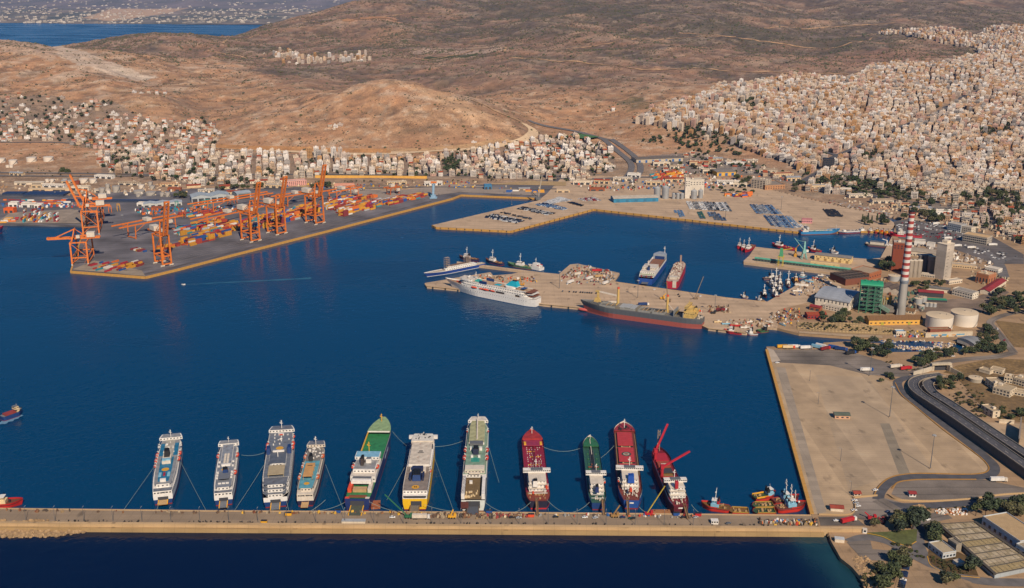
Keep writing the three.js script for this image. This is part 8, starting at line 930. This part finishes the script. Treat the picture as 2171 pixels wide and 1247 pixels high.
for (const [i,[x,y,c,a]] of [[1856,1040,0,0.2],[1812,1062,0,0.1],[1815,1068,1,0.1],[1819,1074,0,0.1],[1811,1083,0,0.1],[1882,1086,3,0.6],[1773,1105,0,0.1],[1648,770,0,0.1],[2020,756,0,0.1],[1938,812,6,1.2],[1968,1103,0,0.6],[1930,1189,2,0.6],[832,1098,0,0],[1178,1097,2,0.1],[1240,1098,0,0.2],[1262,1099,1,0.3],[1320,1098,3,0.1],[1338,1100,7,0.2],[1342,1100,2,0.4],[1448,1098,2,0.3],[1475,1098,1,0.4],[1100,1099,1,0.1],[1544,1111,5,0.4],[1085,1098,2,0.2],[2130,722,4,0.9],[2115,698,0,1.2],[1990,890,2,0.9],[2060,926,5,0.7]].entries()) car(i > 25 ? DECKS[1][i === 26 ? 25 : 36].clone().add(V(1.6,0.1,1.6)) : G(x,y,GH + 0.2),a,c,CARC[c][0] + ' car ' + ['by the yard gate','first in the gate row','second in the gate row','third in the gate row','last in the gate row','beside the large trees at the gate','on the tarmac at the mole root','alone on the lorry park corner','on the dusty road above the tunnel','climbing the viaduct bend','near the rubble pile','at the mouth of the dusty car park','beside the yellow ferry','right of the crimson tanker','left of the green tanker gangway','beside the green tanker gangway','left of the hatch carrier gangway','right of the hatch carrier gangway','second right of the hatch carrier gangway','left of the crimson cargo gangway','right of the crimson cargo gangway','left of the crimson tanker','near the white mole office','right of the pale green ferry','on the climbing road at the right','high on the climbing road','on the inner carriageway','farther along the inner carriageway'][i]);
carMass.length && scatter('parked_cars',farCar,mat(1,1,1,0.35,{ vertexColors: true,key: 'cars' }),carMass,'hundreds of parked cars in the distant port lots','cars');
const lorryGeo = { box: [box(11.5,2.9,2.5,-1.6,1.1,0)],cab: [box(2.2,2.9,2.4,5.6,0.6,0,0,0.94)],glass: [box(0.1,1,2,6.66,2.1,0)],chassis: [box(12,0.35,1.6,0,0.7,0)],wheels: [-6,-4.8,-3.6,3.2,5.4].flatMap((x) => [-1,1].map((z) => cyl(0.5,0.5,0.35,10).rotateX(Math.PI / 2).translate(x,0.5,z * 1.1))) };
const lp = new THREE.Group();part(lp,'cargo_box',lorryGeo.box,C.white);part(lp,'cab',lorryGeo.cab,C.white);part(lp,'windscreen',lorryGeo.glass,C.glass);part(lp,'chassis',lorryGeo.chassis,C.dark);lorryGeo.wheels.forEach((w) => part(lp,'wheel',w,C.rubber));
for (const [i,[x,y,a,b,c]] of [[1838,787,0.02,C.white,C.blue],[1900,780,0.25,C.offwhite,C.offwhite],[1921,784,0.3,C.red,C.red],[1734,739,-0.7,C.sky,C.white],[1743,737,-0.7,C.white,C.white],[1770,740,-0.6,C.blue,C.white],[1784,743,-0.4,C.navy,C.blue],[1661,738,0.1,C.yellow,C.yellow],[1673,739,0,C.cream,C.life],[1684,738,0,C.white,C.white],[1710,740,0.1,C.white,C.grey],[2118,1021,0,C.white,C.offwhite],[894,1100,0,C.offwhite,C.white],[1804,751,0.4,C.dark,C.blue],[1750,742,0.5,C.darkred,C.red],[1210,600,0.9,C.white,C.white],[1226,583,0.6,C.offwhite,C.red],[1250,592,0.9,C.white,C.white],[1272,588,0.2,C.tan,C.offwhite],[1285,602,0.9,C.white,C.grey],[1266,576,0.1,C.red,C.red],[1300,645,0,C.offwhite,C.sky],[1530,660,0.1,C.darkred,C.white],[1365,648,0.1,C.navy,C.white],[2030,523,0.2,C.white,C.white],[2060,527,0.1,C.white,C.offwhite],[2105,521,0.1,C.white,C.white],[2010,507,0.2,C.white,C.white],[1425,376,0.1,C.white,C.white],[1445,352,0,C.white,C.blue],[1480,358,0,C.offwhite,C.white],[1495,354,0.1,C.red,C.red],[1985,476,0.3,C.white,C.white],[1800,1107,0.4,C.red,C.white]].entries()) { const o = lp.clone();o.name = numbered('lorry');o.position.copy(y < 400 ? onLand(x,y) : G(x,y));o.rotation.y = a;o.children[0].material = b;o.children[1].material = c;scene.add(o);tag(o,'lorry with ' + ['white box and blue cab at the edge of the empty yard','cream box at the head of the lorry park','red box next to the cream one','pale blue trailer in the row of the lorry park','white trailer beside the pale blue one','blue trailer near the marina trees','navy trailer at the end of the lorry row','yellow box first in the lorry row','cream box second in the lorry row','white box third in the lorry row','white box fourth in the lorry row','long white box in the lower yard','grey box beside the yellow ferry','dark box under the marina trees','dark red box behind the white trailer','white box at the front of the side jetty','red cab at the back of the side jetty','white box in the middle of the side jetty','tan box among the clutter of the side jetty','grey cab near the blue ro-ro','red box behind the side jetty clutter','pale box beside the yellow crane posts','dark red box at the inner repair pier','navy flat box behind the carrier','white box first in the basin parking','white box second in the basin parking','white box by the grey office building','white box behind the silo tower','white box in the truck yard','blue cab below the long depot','cream box right of the long depot','red box right of the long depot','white box high in the basin parking','red trailer at the mole root'][i],'lorry');}

// ---------- trees, shrubs, lamps, marina and clutter ----------
seed = 1010;
function grove(poly,n,kinds,s0,s1,place) { const pl = polyAt(poly),xs = pl.map((q) => q[0]),zs = pl.map((q) => q[1]);let t = 0,k = 0;while (k < n && t++ < n * 30) { const x = rr(Math.min(...xs),Math.max(...xs)),z = rr(Math.min(...zs),Math.max(...zs));if (inside(pl,x,z)) { tree(V(x,GH - 0.1,z),pick(kinds),rr(s0,s1),place,'trees ' + place);k++;} } }
grove([[1735,676],[1795,668],[1828,676],[1826,694],[1780,692],[1738,686]],26,[0,1,1],1.1,1.6,'below the turbine hall');grove([[1795,728],[1890,735],[1892,764],[1850,760],[1800,745]],22,[1,1,0],1.2,1.8,'between lorry park and marina');grove([[1935,770],[1960,752],[2060,746],[2128,738],[2132,750],[2060,757],[1985,766],[1940,784]],46,[1,0,0],1,1.5,'along the marina road');grove([[2064,735],[2092,698],[2106,700],[2112,728],[2100,744]],20,[1,0],1.1,1.6,'right of the white oil tanks');grove([[2082,668],[2100,622],[2200,630],[2200,668],[2120,672]],40,[1,0,1],1.2,1.9,'in the dark grove at the right edge');grove([[1856,800],[1896,797],[1894,812],[1862,812]],7,[0],0.6,0.9,'at the lone bush clump by the yard');grove([[1986,808],[2036,800],[2040,826],[1988,830]],16,[0,0,1],0.8,1.2,'inside the viaduct bend');grove([[2005,832],[2070,836],[2100,880],[2070,890]],12,[0,2],0.5,0.8,'on the dry slope below the naval houses');grove([[2120,880],[2200,872],[2200,898],[2130,896]],9,[0,1],0.8,1.1,'at the right edge below the naval houses');grove([[1893,1098],[1930,1086],[1952,1100],[1948,1126],[1900,1130],[1890,1118]],13,[0,2,2],1.5,2.3,'in the large clump by the gate');grove([[1968,1132],[2002,1130],[2004,1158],[1970,1164]],5,[0,0,2],1.4,1.9,'beside the curving road');grove([[2056,1076],[2180,1070],[2180,1098],[2120,1094],[2060,1096]],20,[0,1,2],1.3,1.9,'behind the pale blue plant building');grove([[1888,1190],[1920,1176],[1926,1200],[1900,1212]],8,[2,2,0],1.3,1.8,'beside the dusty car park');grove([[1856,1216],[1896,1212],[1900,1250],[1862,1250]],8,[0,2],1.3,1.8,'at the rocky shore');grove([[2000,1236],[2022,1230],[2024,1250],[2000,1250]],3,[2],1.4,1.6,'at the bottom edge of the car park');grove([[2050,1206],[2074,1200],[2076,1216],[2056,1220]],2,[0],1.4,1.6,'in the planted bed');grove([[1840,1110],[1858,1108],[1860,1126],[1842,1126]],2,[2],1.2,1.5,'by the white booth');grove([[1920,1092],[1960,1088],[1960,1104],[1925,1106]],4,[0,1],1,1.4,'among the rubble');
grove([[1820,478],[1880,480],[1892,466],[1850,460]],14,[3,3,0],1.4,2,'at the inner end of the car quay');grove([[1896,470],[1960,452],[2000,470],[1990,478],[1940,466]],16,[0,1],1.4,2,'behind the striped chimney top');grove([[1868,560],[1886,558],[1888,580],[1870,582]],7,[1,0],1.6,2.2,'in the shade of the brick silo building');grove([[1926,604],[2000,598],[2006,612],[1940,620]],14,[0,0,2],1,1.4,'behind the red roofed shed');grove([[1500,402],[1590,406],[1600,414],[1530,412]],9,[0,1],1.1,1.5,'behind the grain terminal');grove([[1560,380],[1592,376],[1592,404],[1566,404]],10,[0,1],1.3,1.8,'beside the terraced offices');grove([[1672,400],[1700,390],[1712,400],[1690,412]],8,[0,1],1.4,2,'right of the long brick hall');grove([[370,420],[400,412],[402,420],[378,426]],6,[0],1.4,2,'by the tank yard');grove([[120,372],[150,366],[152,374],[130,378]],4,[0],1.6,2.2,'below the tank hill');grove([[440,402],[560,396],[566,404],[520,408]],14,[0,2],1.2,1.8,'around the orange roofed house');grove([[640,396],[700,390],[704,398],[660,402]],8,[0],1.2,1.7,'behind the tallest crane');
{ // low growth
  const list = [];const spray = (poly,n,s,h = GH) => { const pl = polyAt(poly),xs = pl.map((q) => q[0]),zs = pl.map((q) => q[1]);for (let i = 0;i < n;i++) { const x = rr(Math.min(...xs),Math.max(...xs)),z = rr(Math.min(...zs),Math.max(...zs));if (inside(pl,x,z)) list.push([V(x,h,z),s * rr(0.5,1.3),[rr(0.8,1.4),rr(0.8,1.2),rr(0.6,0.9)]]);} };
  spray([[1695,690],[1800,696],[1900,705],[1960,708],[1960,712],[1800,706],[1700,702]],220,0.8,6);spray([[1985,805],[2040,800],[2110,860],[2200,880],[2200,896],[2080,892],[2020,850]],160,0.8);spray([[1972,1184],[1990,1182],[2060,1214],[2050,1220],[1990,1208]],110,0.6);spray([[1930,1155],[1960,1185],[1950,1186],[1885,1152]],70,0.6);spray([[1925,788],[1960,772],[2000,768],[1960,785]],90,0.5);spray([[1940,1080],[2060,1076],[2060,1080],[1940,1084]],50,0.5);spray([[1820,1225],[1880,1200],[1900,1250],[1840,1250]],40,0.9);spray([[1870,762],[1930,780],[1925,788],[1880,772]],60,0.6);spray([[1250,398],[1480,394],[1480,400],[1260,404]],90,1,4);spray([[600,388],[1100,384],[1100,387],[600,392]],110,1,6);spray([[0,358],[420,372],[480,384],[300,388],[0,374]],120,1.1,8);scatter('undergrowth',lowTree[0].clone().scale(0.6,0.6,0.6),LEAF(0.06,0.065,0.03),list,'low bushes and weeds on verges and slopes','undergrowth');
}
// lamps
const lampHead = (h) => { const g = new THREE.Group();part(g,'pole',cyl(0.42,0.2,h,8),C.midgrey);part(g,'footing',box(1.8,0.6,1.8),hex('#a08a6f',0.9));part(g,'lamp_crown',[cyl(1.5,1.5,0.4,10,0,h,0),...Array.from({ length: 6 },(_,i) => box(0.7,0.5,0.4,1.6 * Math.sin(i),h - 0.5,1.6 * Math.cos(i)))],C.steel);return g;};const mastP = lampHead(31),mast2P = lampHead(24);
const armP = new THREE.Group();part(armP,'pole',cyl(0.2,0.12,12,6),C.midgrey);part(armP,'lamp_arm',[box(2.4,0.16,0.16,0.9,11.9,0),box(0.9,0.2,0.35,2,11.75,0)],C.steel);
const put = (pr,name,x,y,label,cat,ry = 0,h = GH) => { const o = pr.clone();o.name = numbered(name);o.position.copy(G(x,y,h));o.rotation.y = ry;scene.add(o);tag(o,label,cat);};
[[1886,885,'tall floodlight mast halfway along the empty yard'],[1972.4,994,'tall floodlight mast near the loop of the empty yard'],[1844,797,'tall floodlight mast at the head of the empty yard'],[262,486,'floodlight mast in the dark terminal yard'],[313,470,'floodlight mast behind the yard gantry'],[849,418,'floodlight mast among the far containers'],[1085,434,'thin floodlight mast on the back edge of the car pier'],[1656,445,'floodlight mast on the car terminal'],[1515,665,'tall floodlight mast at the inner repair pier'],[1352,632,'tall floodlight mast behind the heavy carrier'],[1186,612,'floodlight mast near the side jetty'],[1538,462,'floodlight mast between car lots']].forEach(([x,y,l],i) => put(i < 3 ? mastP : mast2P,'floodlight_mast',x,y,l,'light mast'));
[[1716.6,808,'slim lamp post in the first row of the empty yard'],[1734.6,857.6,'slim lamp post in the second row of the empty yard'],[1782,978,'slim lamp post in the third row of the empty yard'],[1803,1050,'lamp post by the yard gate huts'],[1906,745,'lamp post by the marina trees']].forEach(([x,y,l]) => { put(armP,'lamp_post',x,y,l,'lamp post',2.2);});
for (let i = 0;i < 24;i++) put(armP,'lamp_post',55 + i * 61.5,1104.6 + i * 0.37,`lamp post on the mole, ${i + 1}${['st', 'nd', 'rd'][i] ?? 'th'} along it from the left`,'lamp post',Math.PI / 2);for (const [i,[x,y]] of [[1952,842],[1990,873],[2034,903],[2085,935],[2130,962],[1955,806]].entries()) put(armP,'lamp_post',x,y,'lamp post on the viaduct median, ' + ['nearest the bend','second past the bend','third past the bend','fourth past the bend','last before the right edge','at the top of the bend'][i],'lamp post',0.8,GH + 4);
// marina: rows of small boats, the pontoons and moored yachts
const boatG = (() => { const g = new THREE.Group(),o = [];for (let i = 0;i <= 8;i++) { const t = i / 8;o.push([1.15 * (1 - Math.pow(t,2.6)),-3.4 + t * 6.8]);} const out = [...o,...o.map(([x,z]) => [-x,z]).reverse().slice(1)];part(g,'hull',prism(out,-0.2,0.95),C.white);part(g,'deck',prism(out.map(([x,z]) => [x * 0.86,z * 0.92]),0.953,1),C.tan);part(g,'cabin',box(1.3,0.9,2,0,1,0.4,0,0.85),C.offwhite);return g;})();
const BC = [['white',C.white],['white',C.white],['white',C.white],['pale blue',C.sky],['navy',C.navy],['cream',C.cream],['red',C.red]],boats = [];
function moor(a,b,n,ry,place,j = 0.5) { const A = G(...a,0),B = G(...b,0);for (let i = 0;i < n;i++) { const p = A.clone().lerp(B,(i + 0.5) / n),c = pick(BC),o = boatG.clone(),s = rr(0.75,1.25);o.name = numbered('small_boat');o.position.set(p.x + rr(-j,j),0.05,p.z + rr(-j,j));o.rotation.y = ry + rr(-0.15,0.15) + (rnd() < 0.5 ? Math.PI : 0);o.scale.set(s,s,s * rr(0.9,1.1));o.children[0].material = c[1];if (rnd() < 0.2) o.children[2].material = C.blue;scene.add(o);tag(o,`${c[0]} small boat moored ${place}`,'boat','small boats moored ' + place);} }
moor([1898,735],[1998,742],32,0.15,'along the near side of the marina',0.6);moor([1902,739],[1990,745],26,0.1,'in the second near row of the marina',0.6);moor([1900,722],[1960,724],14,0.3,'at the far left of the marina');moor([1966,724],[2040,729],24,0.1,'under the white wall');moor([1990,728],[1984,742],9,1.4,'left of the marina jetty',0.4);moor([2012,729],[2012,743],9,1.7,'right of the marina jetty',0.4);moor([2044,729],[2050,741],6,1.5,'at the inner end of the marina',0.4);moor([1868,724],[1896,726],5,0.9,'at the marina entrance');moor([1700,705],[1880,718.4],9,1.5,'along the narrow shore',1);moor([1000,744],[2000,744],0,0,'');
struct('jetty',[beam(G(2002,726,0.4),G(2000,744,0.4),3,0.8)],hex('#8a7660',0.95),'brown jetty in the middle of the marina');struct('jetty',[beam(G(1895,737.2,0.3),G(2000,743.6,0.3),1.6,0.6)],hex('#a39078',0.95),'thin pontoon along the near side of the marina');moor([1996,727],[1994,742],5,1.4,'close against the brown jetty',0.3);
hall('slipway_hall','grey boat hall with curved roof at the inner marina','hall',[2064,738],[2084,733],22,5,{ roof: 'barrel',rise: 3,wall: C.wallw,roofMat: hex('#8b8d8f',0.7,T.roof) });
// boats laid up ashore
for (const [i,[x,y,a,s]] of [[1700,606,1.1,2.6],[1716,598,0.9,1.8],[1730,592,0.8,1.6],[1742,586,1.2,1.5],[1752,592,0.5,1.6],[1690,618,1.5,1.8],[1682,626,0.4,1.5],[1756,600,1,1.3],[1540,688,1.5,1.6],[1560,692,1.3,2],[1580,696,1.4,1.6],[1522,684,1.6,1.4],[1590,684,1.8,1.4],[1612,680,0.6,1.4],[1632,684,0.8,1.4],[1660,690,0.4,1.5],[1010,592,0.6,1.6],[1036,586,1,1.4]].entries()) { const o = boatG.clone(),c = BC[i * 3 % 7];o.name = numbered('laid_up_boat');o.position.copy(G(x,y)).y += 0.8;o.rotation.y = a;o.scale.setScalar(s);o.children[0].material = c[1];part(o,'cradle',[box(2.6,0.7,0.4,0,-0.7,-1.6),box(2.6,0.7,0.4,0,-0.7,1.4)],C.wood);scene.add(o);tag(o,`${c[0]} boat on a cradle ${['largest on the fishing quay', 'second on the fishing quay', 'third on the fishing quay', 'near the pier root', 'near the roof trusses', 'left on the fishing quay', 'by the blue tarpaulin', 'closest to the roof trusses', 'left in the boatyard row', 'second in the boatyard row', 'third in the boatyard row', 'first in the boatyard row', 'behind the boatyard row', 'beside the boatyard stores', 'by the slipway', 'on the narrow shore', 'near the cruise ship bow', 'behind the cruise ship bow'][i]}`,'boat');}
// loose gear: crates, drums, timber, nets and scrap in heaps that nobody could count
{
  const boxes = [];const heap = (poly,n,s,cols,hgt = 1) => { const pl = polyAt(poly),xs = pl.map((q) => q[0]),zs = pl.map((q) => q[1]);let k = 0,t = 0;while (k < n && t++ < n * 20) { const x = rr(Math.min(...xs),Math.max(...xs)),z = rr(Math.min(...zs),Math.max(...zs));if (!inside(pl,x,z)) continue;k++;const c = new THREE.Color(pick(cols));boxes.push([V(x,GH + 0.05,z),V(s * rr(0.4,1.8),s * hgt * rr(0.4,1.3),s * rr(0.4,1.4)),c.toArray(),rr(0,3)]);} };
  const rusty = ['#6b3f2c','#7d5a3e','#8f7a5c','#4a4038','#a09078','#5d4a3c'],bright = ['#d8d2c8','#b5432c','#2f5f96','#c9a03a','#c8c0b4','#5a5048','#c86a3a','#8a8a88'];
  heap([[1195,585],[1225,562],[1296,574],[1302,590],[1280,598]],170,1.7,[...rusty,'#8a8a88','#c8c0b4','#3a3c42','#7a7f86','#9a4a3a']);heap([[1500,648],[1545,650],[1548,664],[1504,664]],40,1.8,rusty);heap([[1535,680],[1625,676],[1640,690],[1600,700],[1540,694]],90,1.4,[...rusty,'#c8c0b4','#b5432c','#8a8a88']);heap([[1620,668],[1690,652],[1710,676],[1660,692]],110,1.6,[...rusty,...rusty,...bright]);heap([[1000,584],[1130,588],[1140,600],[1020,600]],120,1.5,[...rusty,...rusty,...bright]);heap([[1690,600],[1760,584],[1776,600],[1720,630],[1690,626]],110,1.5,[...rusty,'#c8c0b4','#8a8a88','#2f5f96']);heap([[905,1090],[1000,1091],[1000,1099],[905,1098]],90,1.5,rusty);heap([[1010,1091],[1120,1092],[1120,1098],[1010,1100]],100,1.4,[...rusty,'#8a3a3a','#c8b89a']);heap([[1610,1104],[1735,1106],[1735,1114],[1610,1113]],90,1.6,[...rusty,...bright]);heap([[500,1085],[900,1088],[900,1092],[500,1089]],60,1.3,[...rusty,'#c9a03a']);heap([[0,1082],[480,1086],[480,1090],[0,1086]],30,1.3,rusty);heap([[1130,1091],[1480,1094],[1480,1099],[1130,1096]],50,1.2,bright);heap([[40,1104],[1700,1114],[1700,1115.5],[40,1106]],130,0.9,['#2a2826','#3a3632','#5a5048']);heap([[1960,700],[2060,715],[1900,716],[1890,712]],70,1.6,bright);heap([[1870,1096],[1900,1100],[1890,1112],[1850,1108]],26,1.6,['#a02a2a','#5a2a28','#3c3836']);heap([[1980,1082],[2050,1080],[2050,1092],[1990,1094]],60,1.5,['#d8d4cc','#c8c0b2','#e2ded6','#a86a3a'],0.6);heap([[2060,575],[2140,590],[2130,610],[2060,600]],70,2.2,['#c8b89a','#9a8a72','#6a6258']);heap([[1905,512],[2010,530],[2110,560],[2090,575],[1990,560],[1905,535]],150,2.6,['#d8d4cc','#c8c0b2','#9a9088','#7a7068']);heap([[1890,625],[1950,615],[1962,660],[1900,662]],90,2.6,['#8a8076','#6a6258','#a09078','#4f6f62']);heap([[1800,600],[1890,590],[1900,640],[1800,640]],70,2.2,rusty);heap([[280,446],[400,440],[500,440],[560,436],[540,448],[300,456]],200,2.6,['#8a3a2e','#2f5f96','#c86a2a','#d8d4cc','#2a2826','#2f8290']);heap([[0,434],[180,432],[180,440],[0,442]],90,2.4,['#d8d4cc','#b5432c','#8a8a88','#2f5f96']);heap([[1200,388],[1500,380],[1560,385],[1540,398],[1260,408]],170,2.6,['#d8d4cc','#9a8a72','#b5432c','#2f5f96','#6a6258']);heap([[1370,352],[1600,350],[1690,380],[1640,400],[1400,388]],190,3,['#d8d4cc','#b5432c','#8a8076','#c86a2a','#5a5048']);heap([[0,380],[400,392],[420,412],[200,418],[0,408]],170,3,['#b8a184','#c8b89a','#9a7a5a','#d8cdbd']);heap([[560,392],[1000,386],[1160,400],[1000,402],[620,402]],110,2.6,['#c8b89a','#c9a03a','#8a3a2e','#2f5f96']);heap([[1750,416],[1900,440],[2100,470],[2171,500],[2171,520],[2060,490],[1880,452]],190,3.2,['#cfc0a6','#b8a890','#9a8a78','#c8a080','#6a6258']);
  scatter('loose_gear',tint(join([box(1,1,1),box(0.7,0.35,0.7,0.1,1.003,0.05,0.3)]),[1,1,1]),mat(1,1,1,0.85,{ vertexColors: true,key: 'gear' }),boxes,'crates, scrap and gear heaped about the port','gear');
}
for (const [i,[x,y,c]] of [[1480,1094,C.red],[716,1087,C.blue],[1037,1088,C.blue],[612,1093,C.yellow],[1434,1093,C.blue],[560,1110,C.yellow],[1126,1096,C.life]].entries()) { const o = thing('quay_block',['red buoy block beside the crimson cargo ship','blue skip left of the green ro-ro','blue skip right of the pale green ferry','yellow winch block right of the tan canopy ferry','dark blue block left of the crimson cargo','yellow block by the parapet','orange van block left of the crimson tanker gangway'][i],'skip',G(x,y));part(o,'body',box(4.6,2.2,2.4,0,0.3,0,0,1.08),c);part(o,'foot',[-1.6,1.6].map((k) => box(0.6,0.3,2.4,k,0,0)),C.dark);part(o,'lid',box(4.7,0.2,2.3,0,2.51,0),C.dark);}
{ const s = thing('barge_pontoon','rusty square pontoon beside the green ro-ro stern','pontoon',G(797,1072,0),0.1);part(s,'deck',box(7,1.6,12,0,-0.2,0),hex('#9a5a3a',0.93));part(s,'bitt',[-2.6,2.6].map((k) => cyl(0.3,0.3,0.9,8,k,1.4,5)),C.rust);const t = thing('barge_pontoon','rusty flat pontoon beside the crimson cargo stern','pontoon',G(1402,1087,0));part(t,'deck',box(14,1.6,5,0,-0.2,0),hex('#9a6a45',0.93));part(t,'bitt',[-5,5].map((k) => cyl(0.3,0.3,0.9,8,k,1.4,0)),C.rust);const m = hall('mole_platform','long pale loading platform by the parapet below the green ro-ro','platform',[724,1110],[774,1110.3],4,1.6,{ wall: C.wallw,roofMat: C.steel,parapet: 0 });}

// look-alikes that still share a label are told apart by their order from the left
{
  const by = new Map();for (const o of scene.children) if (o.userData.category && o.userData.kind !== 'stuff') { const l = o.userData.label;if (!by.has(l)) by.set(l,[]);by.get(l).push(o);}
  const ord = (i) => i + ([,'st','nd','rd'][i % 100 > 10 && i % 100 < 14 ? 0 : i % 10] ?? 'th');
  by.forEach((list,l) => { if (list.length < 2) return;list.sort((a,b) => pix(a.position)[0] - pix(b.position)[0]);list.forEach((o,i) => { o.userData.label = `${l}, ${i === 0 ? 'leftmost' : i === list.length - 1 ? 'rightmost' : ord(i + 1) + ' from left'}`;});});
  const crop = (o) => { const w = o.userData.label.split(' ');if (w.length > 16) console.log('long label',o.userData.label);};scene.children.forEach((o) => o.userData.label && crop(o));
}
scene.traverse((o) => { if (o.name === 'window_strip' || o.name === 'side_window') o.userData.kind = 'stuff';});

scene.traverse((o) => { if (o.isMesh) { o.castShadow = true;o.receiveShadow = true;} });
renderer.render(scene,camera);
